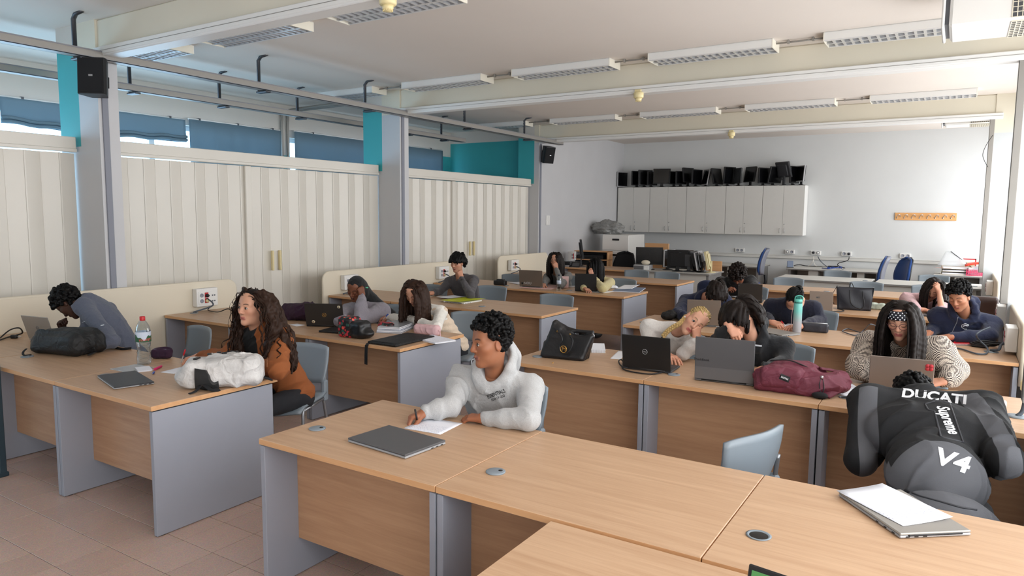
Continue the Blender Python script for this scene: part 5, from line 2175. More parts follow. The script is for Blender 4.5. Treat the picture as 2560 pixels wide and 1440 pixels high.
# --- 6: boy in charcoal, hand at his chin
w_ = W(1153, 694, 7.16)
w2 = D(1078, 733, .785)
P = person('chin', 'boy with a black fringe in a charcoal sweater resting his chin on his hand', W(1143, 657, 7.28), W(1150, 697, 7.4), (-5.42, 7.68, .50),
           {'L': (D(1176, 738, .80), w_, 'fist', (-.25, -.1, 1), (.75, -.6, .1)),
            'R': (W(1100, 728, 7.22), w2, 'rest', (-.6, -.6, 0), (0, 0, 1))},
           SK_LIGHT, B_BLK, LIP, dict(name='sweater', mat='charcoal_knit', fold=.006), yaw=4, pitch=10, roll=2, tyaw=6, sw=.195, h=.009, hh=.0036, beard=.12)
with dress(P) as r_:
    hair_cap(P['H'], r_, 'hair_black', r=(.080, .099, .094))
    rs = [(p, .55 + .25 * random.random()) for p in scalp(608, lambda l: hairline(l, .035, -.02, .07), P['H'], 7)]
    hair_locks(P['H'], rs, lambda l: (l[0] * 2, .9 if l[2] > .05 else -.2, .15), 9, .010, 0.0042, [], 'hair_black', r_, wave=.001, grav=.22, off=.010, seed=11, mass=.0085, mk=.012)
    M = frame(Vector(V3(w_) * .8 + V3(P['arms']['L'][0]) * .2), (1, 0, 0), dirv(w_, P['arms']['L'][0]))
    MB().lathe([(.036, -.012), (.038, 0), (.036, .012)], 16, M=M).build('watch_strap', 'black_plastic', r_)
chair(-5.32, 7.72, R(6), 'grey chair of the boy in charcoal')

# --- 7: girl covering her mouth
w_ = W(1391, 672, 9.22)
w2 = D(1360, 712, .785)
P = person('mouth', 'girl with straight dark hair in a grey top covering her mouth', W(1388, 650, 9.38), W(1392, 688, 9.5), (-5.15, 9.78, .50),
           {'L': (D(1404, 712, .80), w_, 'loose', (-.35, -.1, 1), (.7, -.7, .1)),
            'R': (D(1362, 706, .80), w2, 'type', (.3, -1, 0), (0, 0, 1))},
           SK_LIGHT, B_BLK, LIP, dict(name='top', mat='mid_grey_knit', fold=.006), yaw=14, pitch=8, tyaw=8, sw=.175, female=True, eyes='open', gaze=(4, 0), h=.009, hh=.0036)
with dress(P) as r_:
    hair_cap(P['H'], r_, 'hair_dark')
    rs = [(p, .8 + .3 * random.random()) for p in scalp(384, lambda l: hairline(l, .0, -.05, .066), P['H'], 12)]
    hair_locks(P['H'], rs, lambda l: (np.sign(l[0] + .001) * .8, -.1, .1), 28, .016, 0.0042, P['coll'], 'hair_dark', r_, wave=.001, grav=.3, off=.010, seed=13, mass=.0125)
chair(-5.2, 9.85, 0, 'grey chair of the girl covering her mouth')

# --- 8: girl in pale yellow turning away
w_ = W(1479, 690, 9.22)
w2 = D(1462, 722, .785)
P = person('yellow', 'girl in a pale yellow sweater with black hair turning away', W(1487, 664, 9.38), W(1496, 700, 9.5), (-4.45, 9.78, .50),
           {'L': (D(1506, 722, .80), w_, 'loose', (-.2, -.1, 1), (.6, -.8, .1)),
            'R': (D(1455, 716, .80), w2, 'rest', (.8, -.6, 0), (0, 0, 1))},
           SK_LIGHT, B_BLK, LIP, dict(name='sweater', mat='pale_yellow', fold=.007, arm=1.1), yaw=-68, pitch=14, tyaw=-6, sw=.18, female=True, h=.009, hh=.004)
with dress(P) as r_:
    hair_cap(P['H'], r_, 'hair_black')
    rs = [(p, .8 + .3 * random.random()) for p in scalp(384, lambda l: hairline(l, .0, -.05, .066), P['H'], 14)]
    hair_locks(P['H'], rs, lambda l: (np.sign(l[0] + .001) * .6, -.5, .1), 26, .016, 0.0042, P['coll'], 'hair_black', r_, wave=.002, grav=.3, off=.012, seed=15, mass=.0125)
chair(-4.36, 9.86, R(-4), 'grey chair of the girl in pale yellow')

# --- 9: boy with curly hair bent over, black jacket
w_ = W(1817, 727, 9.12)
w2 = D(1885, 745, .785)
P = person('curly', 'boy with big curly hair in a black zip jacket bent over his work', W(1846, 690, 9.28), W(1838, 700, 9.55), (-2.42, 9.85, .50),
           {'R': (D(1787, 738, .80), w_, 'pen', (.5, -.4, .3), (-.3, -.6, .7)),
            'L': (D(1893, 738, .80), w2, 'rest', (-.8, -.6, 0), (0, 0, 1))},
           SK_BROWN, B_BLK, LIP_D, dict(name='jacket', mat='black_jacket', collar=.03, fold=.008, arm=1.15), yaw=-4, pitch=50, tyaw=0, sw=.2, h=.0095, hh=.004, bulk=.03)
with dress(P) as r_:
    curly_hair(P['H'], 'hair_dark', r_, 420, .0155, .036, lambda l: hairline(l, .0, -.05, .06), .0045, 21, top=.6)
chair(-2.42, 9.9, 0, 'grey chair of the boy in the black zip jacket')

# --- 10: boy in a navy hoodie, face down behind a laptop
w_ = D(1720, 795, .785)
w2 = D(1815, 800, .785)
P = person('navyhood', 'boy in a navy hoodie with his face lowered behind a bronze laptop', W(1791, 733, 7.12), W(1760, 745, 7.36), (-2.22, 7.66, .50),
           {'R': (D(1694, 782, .80), w_, 'type', (.4, -1, 0), (0, 0, 1)),
            'L': (D(1834, 782, .80), w2, 'type', (-.3, -1, 0), (0, 0, 1))},
           SK_FAIR, B_BRN, LIP, dict(name='hoodie', mat='navy_fleece', hood=1.3, fold=.008, arm=1.1), yaw=22, pitch=52, roll=4, tyaw=10, sw=.195, h=.009, hh=.0036, bulk=.02)
with dress(P) as r_:
    hair_cap(P['H'], r_, 'hair_dark', r=(.078, .098, .09))
    rs = [(p, .6 + .3 * random.random()) for p in scalp(544, lambda l: hairline(l, .03, -.03, .072), P['H'], 17)]
    hair_locks(P['H'], rs, lambda l: (l[0] * 3, .9, .3), 8, .013, 0.0042, [], 'hair_dark', r_, wave=.002, grav=.18, off=.009, seed=18, mass=.0085, mk=.012)
chair(-2.26, 7.72, 0, 'grey chair of the boy in the navy hoodie')

# --- 11: blonde girl leaning sideways
w_ = W(1741, 846, 4.92)
w2 = D(1668, 888, .785)
P = person('blonde', 'blonde girl with braids in an off-white top leaning her head on her fist', W(1738, 803, 4.98), W(1682, 832, 5.1), (-1.98, 5.38, .50),
           {'L': (D(1708, 884, .80), w_, 'fist', (.05, -.2, 1), (.7, -.7, .1)),
            'R': (D(1622, 872, .80), w2, 'rest', (.8, -.6, 0), (0, 0, 1))},
           SK_FAIR, lin(120, 92, 60), LIP_P, dict(name='ribbed_top', mat='off_white_rib', collar=.012, open=True, fold=.005, arm=.98), yaw=24, pitch=6, roll=46, tyaw=10, sw=.18, female=True, eyes='open', gaze=(-18, 8), h=.0065, hh=.0028, tilt=.12, trousers='blue_jeans')
with dress(P) as r_:
    H = P['H']
    hair_cap(H, r_, 'hair_blonde', r=(.077, .097, .088))
    rs = [(p, .5 + .2 * random.random()) for p in scalp(544, lambda l: hairline(l, .005, -.05, .066), H, 19)]
    hair_locks(H, rs, lambda l: (np.sign(l[0]) * .45, -1, .15), 9, .014, 0.0042, [], 'hair_blonde', r_, wave=.003, wfreq=60, grav=.0, off=.006, seed=20, stick=.3)
    for side, tgt in ((1, [H.P(.066, -.03, -.03), W(1700, 808, 4.93), W(1683, 818, 4.93), W(1668, 829, 4.93), W(1657, 842, 4.93)]), (-1, [H.P(-.06, -.05, -.045), H.P(-.05, -.06, -.09), W(1752, 858, 5.06)])):
        path = spline([Vector(p) for p in tgt], 6)
        q = MB()
        for i in range(len(path) - 1):
            a, b = path[i], path[i + 1]
            d_ = (b - a).normalized()
            s_ = d_.cross(Vector((0, 1, 0))).normalized() * (.008 if i % 2 else -.008)
            M = frame(a + s_, d_ + s_ * 30, Vector((0, -1, 0)))
            q.ball((0, 0, 0), (.017, .0115, .0125), 6, 0, M)
        q.build('braid', 'hair_blonde', r_)
    MB().ball((0, 0, 0), .013, 8, 0, Matrix.Translation(W(1656, 846, 4.93))).build('hair_tie', 'black_fabric', r_)
    MB().ball((0, 0, 0), .006, 6, 0, Matrix.Translation(Vector(H.P(.078, .0, -.035)))).build('earring', 'white_plastic', r_)
chair(-1.92, 5.45, R(4), 'grey chair of the blonde girl')

# --- 12: boy in a black hoodie hiding his face
w_ = W(1822, 815, 4.86)
w2 = D(1905, 925, .785)
P = person('hiding', 'boy with straight dark hair in a black hoodie hiding his face behind his wrist', W(1852, 792, 4.98), W(1882, 856, 5.12), (-1.18, 5.40, .50),
           {'R': (W(1787, 858, 4.95), w_, 'loose', (.55, -.1, -.55), (.2, -.8, .5)),
            'L': (D(1962, 905, .80), w2, 'type', dirv(w2, D(1870, 930, .76)), (0, 0, 1))},
           SK_FAIR, B_BLK, LIP, dict(name='hoodie', mat='black_hoodie', hood=1.1, fold=.007, arm=1.05), yaw=-38, pitch=22, roll=-10, tyaw=6, sw=.205, h=.0065, hh=.0028, bulk=.015)
with dress(P) as r_:
    H = P['H']
    hair_cap(H, r_, 'hair_dark', r=(.081, .101, .094))
    rs = [(p, .75 + .3 * random.random()) for p in scalp(736, lambda l: hairline(l, .02, -.03, .07), H, 23)]
    hair_locks(H, rs, lambda l: (l[0] * 4, .9 if l[1] > -.03 else -.4, .2), 11, .0105, 0.0042, [], 'hair_dark', r_, wave=.001, grav=.2, off=.012, seed=24, mass=.0085, mk=.012)
    MB().box(-.022, .022, -.003, .003, -.005, .005, M=Matrix.Translation(W(1896, 864, 4.94))).build('chest_mark', 'reflective', r_)
chair(-1.1, 5.45, 0, 'grey chair of the boy in the black hoodie')

# --- 13: girl with sleek black hair writing
w_ = D(1931, 806, .785)
w2 = D(2000, 816, .785)
P = person('sleek', 'girl with sleek black hair in a navy sweater writing with a red topped pen', W(1990, 748, 7.08), W(1980, 760, 7.34), (-1.33, 7.66, .50),
           {'R': (D(1908, 784, .80), w_, 'pen', dirv(w_, D(1960, 815, .77)), (-.3, -.4, .85)),
            'L': (D(2052, 798, .80), w2, 'rest', (-.9, -.4, 0), (0, 0, 1))},
           SK_FAIR, B_BLK, LIP, dict(name='sweater', mat='navy_knit', fold=.006, arm=1.05), yaw=-16, pitch=64, roll=0, tyaw=-2, sw=.2, female=True, h=.008, hh=.0034, bulk=.02)
with dress(P) as r_:
    H = P['H']
    hair_cap(H, r_, 'hair_black', r=(.081, .102, .091))
    rs = [(p, .8) for p in scalp(640, lambda l: hairline(l, .0, -.05, .066), H, 25)]
    hair_locks(H, rs, lambda l: (np.sign(l[0] + .01) * .5, -1, 0), 9, .014, 0.0042, [], 'hair_black', r_, grav=.0, off=.007, seed=26, stick=.4)
    link('bun', np_mesh('bun', [sdf_mesh([H.e((0, -.12, .0), (.04, .035, .04), .02)], .005)]), 'hair_black', r_)
chair(-1.25, 7.72, R(-4), 'grey chair of the girl in the navy sweater')

# --- 14: girl in a pink blouse
w_ = W(2348, 730, 9.15)
w2 = D(2310, 775, .785)
P = person('pink', 'girl in a pale pink blouse propping her forehead on her hand', W(2336, 722, 9.25), W(2312, 748, 9.46), (-.32, 9.8, .50),
           {'L': (D(2355, 778, .80), w_, 'loose', (-.35, -.1, 1), (.6, -.8, .1)),
            'R': (D(2285, 772, .80), w2, 'rest', (.7, -.7, 0), (0, 0, 1))},
           SK_FAIR, B_BLK, LIP, dict(name='blouse', mat='pink_blouse', fold=.007, arm=1.15, bare=True), yaw=-18, pitch=36, roll=14, tyaw=-2, sw=.18, female=True, h=.0085, hh=.0034, bulk=.01)
with dress(P) as r_:
    up, S = P['up'], P['S']
    link('sleeve', np_mesh('sleeve', [sdf_mesh([cone(S['R'], V3(P['arms']['R'][0]), .078, .07, .02)], .009, fold_noise(7, .006))]), 'pink_blouse', r_)
    hair_cap(P['H'], r_, 'hair_dark')
    rs = [(p, .8 + .3 * random.random()) for p in scalp(384, lambda l: hairline(l, .0, -.05, .066), P['H'], 27)]
    hair_locks(P['H'], rs, lambda l: (np.sign(l[0] + .02) * .8, -.2, .1), 24, .016, 0.0042, P['coll'], 'hair_dark', r_, wave=.002, grav=.3, off=.011, seed=28, mass=.0125)
chair(-.3, 9.86, 0, 'grey chair of the girl in the pink blouse')

# --- 15: boy in a navy zip hoodie
w_ = D(2322, 832, .785)
w2 = D(2372, 843, .80)
P = person('ziphood', 'boy with curly black hair in a navy zip hoodie looking down at his notebook', W(2398, 742, 7.14), W(2412, 792, 7.32), (.06, 7.62, .50),
           {'R': (D(2345, 812, .82), w_, 'rest', dirv(w_, D(2290, 838, .77)), (0, -.2, 1)),
            'L': (D(2474, 840, .81), w2, 'pen', dirv(w2, D(2325, 848, .77)), (.2, -.5, .85))},
           SK_OLIVE, B_BLK, lin(160, 96, 84), dict(name='zip_hoodie', mat='navy_fleece', hood=1.15, fold=.008, arm=1.15), yaw=-20, pitch=22, roll=-4, tyaw=-6, sw=.2, h=.007, hh=.003, bulk=.02)
with dress(P) as r_:
    curly_hair(P['H'], 'hair_black', r_, 800, .009, .020, lambda l: hairline(l, .015, -.03, .07), .0034, 31, top=.8)
ZP = P
chair(.06, 7.66, R(-4), 'grey chair of the boy in the navy zip hoodie')

# --- 16: girl in a houndstooth jacket with a polka dot headband
w_ = D(2195, 938, .785)
w2 = D(2362, 952, .80)
P = person('hound', 'girl in a houndstooth jacket with a polka dot headband and glasses', W(2252, 800, 4.98), W(2258, 862, 5.14), (-.24, 5.44, .50),
           {'R': (D(2148, 918, .84), w_, 'type', (.5, -1, 0), (0, 0, 1)),
            'L': (D(2388, 925, .84), w2, 'loose', dirv(w2, D(2325, 958, .78)), (.2, -.4, .9))},
           SK_FAIR, B_BLK, LIP_P, dict(name='jacket', mat='houndstooth', collar=.026, open=True, fold=.010, arm=1.5), yaw=-6, pitch=18, roll=0, tyaw=0, sw=.185, female=True, h=.0065, hh=.0026, bulk=.03, bust=.03)
with dress(P) as r_:
    H = P['H']
    hair_cap(H, r_, 'hair_dark', r=(.081, .101, .092))
    rs = [(p, .9 + .3 * random.random()) for p in scalp(480, lambda l: hairline(l, .0, -.05, .088), H, 33)]
    hair_locks(H, rs, lambda l: (np.sign(l[0] + .001) * .9, -.15, .05), 30, .016, 0.0042, P['coll'], 'hair_dark', r_, wave=.002, wfreq=30, grav=.3, off=.011, seed=34, mass=.0125)

    # headband: a curved strip over the forehead
    def band(u, v):
        a = (u - .5) * math.pi * 1.12
        x, y = math.sin(a) * .090, math.cos(a) * .106 - .006
        z = .040 + .055 * v - .03 * (1 - math.cos(a)) * .6
        y -= .022 * v * v
        return Vector(H.P(x * (1 - .06 * v), y, z))
    MB().shell(band, 28, 6, .004).build('headband', mat('navy_satin', lin(18, 20, 34), .5), r_)
    q = MB()
    for i in range(9):
        for j in range(4):
            u = .14 + .72 * (i + (.5 if j % 2 else 0)) / 9
            v = .14 + .24 * j
            p0 = band(u, v)
            nn = (band(u + .01, v) - p0).cross(band(u, v + .05) - p0).normalized()
            if nn.dot(Vector(H.y)) < 0:
                nn = -nn
            q.lathe([(.0042, 0), (.0042, .0012), (.003, .0016)], 8, M=frame(p0 + nn * .0015, (band(u + .01, v) - p0), nn))
    q.build('polka_dots', 'white_print', r_)
    q = MB()
    for sx in (-1, 1):
        rim = [Vector(H.P(sx * .033 + .0245 * math.cos(a), .1005 + .004 * math.cos(a) * sx * -1, -.004 + .0215 * math.sin(a))) for a in [i * math.tau / 20 for i in range(21)]]
        q.tube(rim, .0014, 6, caps=False)
        q.tube([Vector(H.P(sx * .0575, .098, .002)), Vector(H.P(sx * .077, .07, .004)), Vector(H.P(sx * .08, -.01, .006))], .0013, 6)
    q.tube([Vector(H.P(-.009, .105, .0)), Vector(H.P(0, .108, .003)), Vector(H.P(.009, .105, .0))], .0013, 6)
    q.build('glasses', mat('glasses_wine', lin(72, 34, 44), .3), r_)
NP = P
chair(-.22, 5.5, 0, 'grey chair of the girl in the houndstooth jacket')

# --- 17: student slumped forward in a black and grey jacket, seen from behind
fabric('jacket_black', lin(19, 20, 23), bump=.1, var=.05)
fabric('jacket_grey', lin(88, 89, 94), bump=.1, var=.05)
hip = V3((.02, 3.22, .56))
sh = V3((-.10, 4.06, .865))
w_ = D(2230, 990, .80)
P = person('slumped', 'student slumped forward onto the desk in a black and grey lettered jacket, seen from behind', V3((-.16, 4.31, .815)), sh, hip,
           {'L': (W(2152, 1150, 3.72), (-.30, 4.05, .62), 'rest', (.5, .8, 0), (0, 0, 1)),
            'R': (W(2512, 1150, 3.62), (.12, 4.02, .62), 'rest', (-.5, .8, 0), (0, 0, 1))},
           SK_BROWN, B_BLK, LIP_D, dict(name='jacket', mat='black_grey_panels', collar=.042, fold=.010, arm=1.3), yaw=178, pitch=62, tyaw=180, sw=.235, hs=1.0, h=.0065, hh=.0035, bulk=.06, seed=77,
           knees=((.14, 3.62, .5), (-.14, 3.62, .5)))
JP = P
with dress(P) as r_:
    curly_hair(P['H'], 'hair_black', r_, 420, .0115, .020, lambda l: hairline(l, .0, -.05, .06), .0036, 41, top=.6)
# grey panels of the jacket: lower back and both sleeve sides
def _panels(u, w, v, m):
    g = np.minimum(m * .30 - 2.7 * (u - .03) ** 2 + .10 - v, .21 - np.abs(u - .02))
    side = np.abs(u - (.06 - .1 * (v / m))) - (.165 + .05 * np.sin(v / m * 3.2))
    k = np.minimum(np.minimum(side, .085 - side), np.minimum(v - m * .22, m * .95 - v))
    return np.maximum(g, k)


paint(P, _panels)
chair(.14, 3.28, R(-92), 'grey chair under the slumped student')

# ------------------------------------------------------------------ lettering on clothes, laid onto the cloth
from mathutils.bvhtree import BVHTree


def drape(obj, text, pl, pr, hgt, matn, name, bold=.0, shear=0.0, off=.0025, space=1.0, up_hint=None, me=None):
    """lay lettering on obj between two picture points pl -> pr (left and right end of the word)"""
    M = obj.matrix_world.copy()
    root = obj.parent
    T = Matrix.Translation(root.location) if root else Matrix.Identity(4)
    vs = [T @ v.co for v in obj.data.vertices]
    bvh = BVHTree.FromPolygons(vs, [list(p.vertices) for p in obj.data.polygons])
    o = Vector((0, 0, CAM_H))

    def hit(px):
        d = (at(px[0], px[1], y=1.0) - o).normalized()
        r_ = bvh.ray_cast(o, d)
        return r_[0], r_[1]
    a, na = hit(pl)
    b, nb = hit(pr)
    if a is None or b is None:
        print('drape miss', text)
        return None
    xa = b - a
    nn = (na + nb)
    if nn.dot(o - a) < 0:
        nn = -nn
    for i in range(7):
        for j in range(-4, 5):
            f_ = i / 6
            q_, nc = hit((pl[0] + (pr[0] - pl[0]) * f_ - (pr[1] - pl[1]) * j * .06, pl[1] + (pr[1] - pl[1]) * f_ + (pr[0] - pl[0]) * j * .06))
            if nc is not None:
                nn += nc if nc.dot(o - a) > 0 else -nc
    nn = nn.normalized()
    nn = (nn + (o - a).normalized() * .35).normalized()
    Fm = frame((a + b) / 2, xa, nn)
    if me is None:
        me = text_mesh(text, 1.0, .0, bold, shear, space)
        me2 = bmesh.new()
        me2.from_mesh(me)
        bmesh.ops.subdivide_edges(me2, edges=me2.edges[:], cuts=2)
        bmesh.ops.triangulate(me2, faces=me2.faces[:])
        me2.to_mesh(me)
        me2.free()
    xs = [v.co.x for v in me.vertices]
    ys = [v.co.y for v in me.vertices]
    w = max(xs) - min(xs)
    cx, cy = (max(xs) + min(xs)) / 2, (max(ys) + min(ys)) / 2
    hh = max(ys) - min(ys)
    sx = xa.length / w
    sy = hgt / hh
    for v in me.vertices:
        p = Fm @ Vector(((v.co.x - cx) * sx, (v.co.y - cy) * sy, .0))
        r_ = bvh.ray_cast(o, (p - o).normalized(), (p - o).length + .15)
        if r_[0] is None or abs((r_[0] - p).length) > .12:
            r_ = bvh.find_nearest(p)
        v.co = r_[0] + nn * off - root.location
    return link(name, me, matn, root)


drape(HP['top'], 'ESSENTIALS', (1219, 992), (1262, 976), .022, 'black_plastic', 'lettering', bold=.012)
drape(HP['top'], 'FEAR OF GOD', (1229, 1000), (1262, 988), .014, 'black_plastic', 'lettering', bold=.012)
drape(JP['top'], 'DUCATI', (2256, 982), (2416, 1000), .062, 'white_print', 'lettering', bold=.035)
drape(JP['top'], 'Supreme', (2351, 1016), (2383, 1086), .068, 'white_print', 'lettering', bold=.025, shear=.25)
drape(JP['top'], 'V4', (2342, 1138), (2426, 1166), .085, 'white_print', 'lettering', bold=.03, shear=.2)


def stitched_line(obj, pix, rad, matn, name):
    """a raised seam laid on the cloth along picture points"""
    T = Matrix.Translation(obj.parent.location)
    bvh = BVHTree.FromPolygons([T @ v.co for v in obj.data.vertices], [list(p.vertices) for p in obj.data.polygons])
    o = Vector((0, 0, CAM_H))
    pts = []
    for k in range(len(pix) - 1):
        for f in range(6):
            a, b = pix[k], pix[k + 1]
            h_ = bvh.ray_cast(o, (at(a[0] + (b[0] - a[0]) * f / 6, a[1] + (b[1] - a[1]) * f / 6, y=1.0) - o).normalized())[0]
            if h_ is not None:
                pts.append(h_ - obj.parent.location)
    return MB().tube(pts, rad, 6).build(name, matn, obj.parent)


mat('seam_grey', lin(48, 49, 54), .6)
one = [(2312, 1010), (2340, 1002), (2374, 1008), (2408, 1106), (2352, 1092), (2336, 1028), (2320, 1024), (2312, 1010)]
stitched_line(JP['top'], one, .0045, 'seam_grey', 'number_outline')
stitched_line(JP['top'], [(2262, 1225), (2300, 1240), (2345, 1252), (2400, 1268), (2450, 1276)], .004, 'seam_grey', 'hem_seam')
stitched_line(ZP['top'], [(2395, 792), (2392, 806), (2386, 818), (2380, 832)], .003, 'zip_metal', 'zip')
q_ = [(2422, 812 + 0), (2413, 809), (2405, 812), (2404, 818), (2411, 823), (2419, 823)]
stitched_line(ZP['top'], q_, .0025, 'white_print', 'crest_outline')
stitched_line(ZP['top'], [(2408, 816), (2413, 813), (2418, 815), (2422, 812)], .006, 'reflective', 'crest')
stitched_line(PEOPLE['bent']['top'], [(252, 814), (262, 812)], .004, 'reflective', 'sleeve_mark')
stitched_line(PEOPLE['bent']['top'], [(205, 806), (214, 803)], .002, 'reflective', 'chest_mark')
stitched_line(PEOPLE['rust']['top'], [(669, 850), (668, 880), (668, 925)], .003, 'pink_cord', 'drawcord') if 'pink_cord' in MATS else stitched_line(PEOPLE['rust']['top'], [(669, 850), (668, 880), (668, 925)], .003, mat('pink_cord', lin(176, 120, 84), .7), 'drawcord')
stitched_line(PEOPLE['hiding']['top'], [(1876, 872), (1877, 890)], .003, 'black_fabric', 'drawcord')
# ================================================================ things on the desks
mat('gold', lin(206, 160, 82), .3, metal=.8)
mat('silver_lid', lin(156, 152, 146), .4, metal=.35)
mat('bronze_lid', lin(122, 108, 96), .42, metal=.35)
mat('graphite_lid', lin(92, 91, 93), .42, metal=.3)
mat('warm_grey_lid', lin(136, 124, 116), .42, metal=.35)
mat('black_lid', lin(18, 17, 17), .5)
mat('brown_black_lid', lin(40, 36, 33), .5)
mat('key_dark', lin(36, 36, 38), .5)
mat('pink_soft', lin(214, 174, 176), .7, bump=.2, bscale=200)
mat('pink_plastic', lin(226, 190, 186), .5)
mat('yellow_folder', lin(196, 204, 28), .45)
mat('blue_grey_folder', lin(112, 126, 150), .5)
mat('pen_blue', lin(40, 80, 170), .35)
mat('pen_red', lin(206, 30, 48), .35)
mat('pen_pink', lin(214, 36, 110), .35)
mat('clear_plastic', lin(225, 228, 230), .25, alpha=.55)
mat('leather_black', lin(17, 17, 20), .38, bump=.08, bscale=120, wave=(6, .2))
mat('leather_sheen', lin(44, 46, 54), .35, bump=.08, bscale=120, wave=(5, .2))
mat('nylon_black', lin(15, 16, 18), .55, bump=.3, bscale=500, wave=(16, .5))
mat('mesh_black', lin(30, 31, 32), .8, alpha=.75)
mat('maroon_nylon', lin(106, 40, 58), .6, bump=.3, bscale=500, wave=(12, .5))
mat('maroon_dark', lin(60, 18, 34), .7)
mat('plum_fabric', lin(48, 20, 44), .9, bump=.2, bscale=300, wave=(12, .6))
mat('cork_white', lin(204, 202, 200), .85, bump=.3, bscale=260, var=.18, vscale=9, wave=(14, .6))


def written_paper(name, dens=.5):
    """white sheet with ruled lines of handwriting on part of it"""
    M = bpy.data.materials.new(name)
    M.use_nodes = True
    nt = M.node_tree
    b = nt.nodes['Principled BSDF']
    tc = nt.nodes.new('ShaderNodeTexCoord')
    sp = nt.nodes.new('ShaderNodeSeparateXYZ')
    nt.links.new(tc.outputs['Object'], sp.inputs[0])
    mp = nt.nodes.new('ShaderNodeMapping')
    mp.inputs['Scale'].default_value = (260, 130, 1)
    nt.links.new(tc.outputs['Object'], mp.inputs[0])
    n = nt.nodes.new('ShaderNodeTexNoise')
    n.inputs['Scale'].default_value = 1.0
    n.inputs['Detail'].default_value = 2
    nt.links.new(mp.outputs[0], n.inputs['Vector'])
    w = nt.nodes.new('ShaderNodeMath')
    w.operation = 'MULTIPLY'
    w.inputs[1].default_value = 125
    nt.links.new(sp.outputs[1], w.inputs[0])
    fr = nt.nodes.new('ShaderNodeMath')
    fr.operation = 'FRACT'
    nt.links.new(w.outputs[0], fr.inputs[0])
    lt = nt.nodes.new('ShaderNodeMath')
    lt.operation = 'LESS_THAN'
    lt.inputs[1].default_value = .5
    nt.links.new(fr.outputs[0], lt.inputs[0])
    gt = nt.nodes.new('ShaderNodeMath')
    gt.operation = 'GREATER_THAN'
    gt.inputs[1].default_value = .56
    nt.links.new(n.outputs[0], gt.inputs[0])
    part = nt.nodes.new('ShaderNodeMath')
    part.operation = 'LESS_THAN'
    part.inputs[1].default_value = dens
    nt.links.new(sp.outputs[1], part.inputs[0])
    m1 = nt.nodes.new('ShaderNodeMath')
    m1.operation = 'MULTIPLY'
    nt.links.new(lt.outputs[0], m1.inputs[0])
    nt.links.new(gt.outputs[0], m1.inputs[1])
    m2 = nt.nodes.new('ShaderNodeMath')
    m2.operation = 'MULTIPLY'
    nt.links.new(m1.outputs[0], m2.inputs[0])
    nt.links.new(part.outputs[0], m2.inputs[1])
    mx = nt.nodes.new('ShaderNodeMixRGB')
    mx.inputs[1].default_value = (*lin(234, 236, 244), 1)
    mx.inputs[2].default_value = (*lin(182, 184, 206), 1)
    nt.links.new(m2.outputs[0], mx.inputs[0])
    nt.links.new(mx.outputs[0], b.inputs['Base Color'])
    b.inputs['Roughness'].default_value = .7
    MATS[name] = M


written_paper('written_low', .115)
written_paper('written_full', 1.0)


def flat_frame(a, b, c, z):
    """frame and size from three picture corners on the plane z: a->b along x, b->c along y"""
    A, B, C = D(*a, z), D(*b, z), D(*c, z)
    X = B - A
    Y = C - B
    xn = X.normalized()
    Y = Y - xn * Y.dot(xn)
    rz = math.atan2(X.y, X.x)
    flip = X.x * Y.y - X.y * Y.x < 0
    return A, rz, X.length, Y.length * (-1 if flip else 1)


def sheet(a, b, c, label, z=DZ, m='paper', curl=0.0, cat='paper', name='paper_sheet', group='loose sheets'):
    A, rz, W_, D_ = flat_frame(a, b, c, z)
    s = 1 if D_ > 0 else -1

    def fn(u, v):
        return (u * W_, v * D_, .0012 + curl * (u ** 3) * .06 + curl * .02 * v * v)
    o = MB().shell(fn, 8, 6, .0007).build(name, m)
    o.location = (A.x, A.y, z)
    o.rotation_euler = (0, 0, rz)
    return tag(o, label, cat, group)


def book(a, b, c, th, label, cover='white_plastic', z=DZ, spiral=False, name='notebook', top=None, pages='paper', soft=.0):
    A, rz, W_, D_ = flat_frame(a, b, c, z + th)
    t = thing(name, label, name.split('_')[-1], (A.x, A.y, z), rz)
    y0, y1 = (0, D_) if D_ > 0 else (D_, 0)
    MB().box(.003, W_ - .003, y0 + .003, y1 - .003, .0025, th - .0025).build('pages', pages, t)
    MB().box(0, W_, y0, y1, 0, .0025, b=.001).build('back_cover', cover, t)
    MB().box(0, W_, y0, y1, th - .0025, th, b=.001).build('front_cover', top or cover, t)
    if spiral:
        for k in range(int(W_ / .012)):
            xx = .006 + k * .012
            MB().tube([Vector((xx, y0 + .002 + .006 * math.sin(q), th / 2 + (th * .62) * math.cos(q))) for q in [i * math.tau / 8 for i in range(9)]], .001, 4, caps=False).build('coil', 'steel', t) if k < 26 else None
    return t


def laptop_closed(a, b, c, label, m='dark_silver', th=.019, z=DZ, base='silver', ports=True):
    A, rz, W_, D_ = flat_frame(a, b, c, z + th)
    t = thing('closed_laptop', label, 'laptop', (A.x, A.y, z), rz, group='laptops')
    y0, y1 = (0, D_) if D_ > 0 else (D_, 0)
    MB().box(0, W_, y0, y1, .002, th * .55, b=.003).build('base', base, t)
    MB().box(0, W_, y0, y1, th * .6, th, b=.003).build('lid', m, t)
    MB().box(W_ * .12, W_ * .88, y0 - .002 if True else y0, y0 + .01, th * .4, th * .75, b=.002).build('hinge', 'black_plastic', t)
    if ports:
        for k, f in enumerate((.08, .2, .32)):
            MB().box(-.0006, .002, y0 + (y1 - y0) * f, y0 + (y1 - y0) * f + .014, .005, .009).build('port', 'black_plastic', t)
            MB().box(W_ - .002, W_ + .0006, y0 + (y1 - y0) * f, y0 + (y1 - y0) * f + .014, .005, .009).build('port', 'black_plastic', t)
            MB().box(W_ * f, W_ * f + .014, y0 - .0006, y0 + .002, .005, .009).build('port', 'black_plastic', t)
    return t


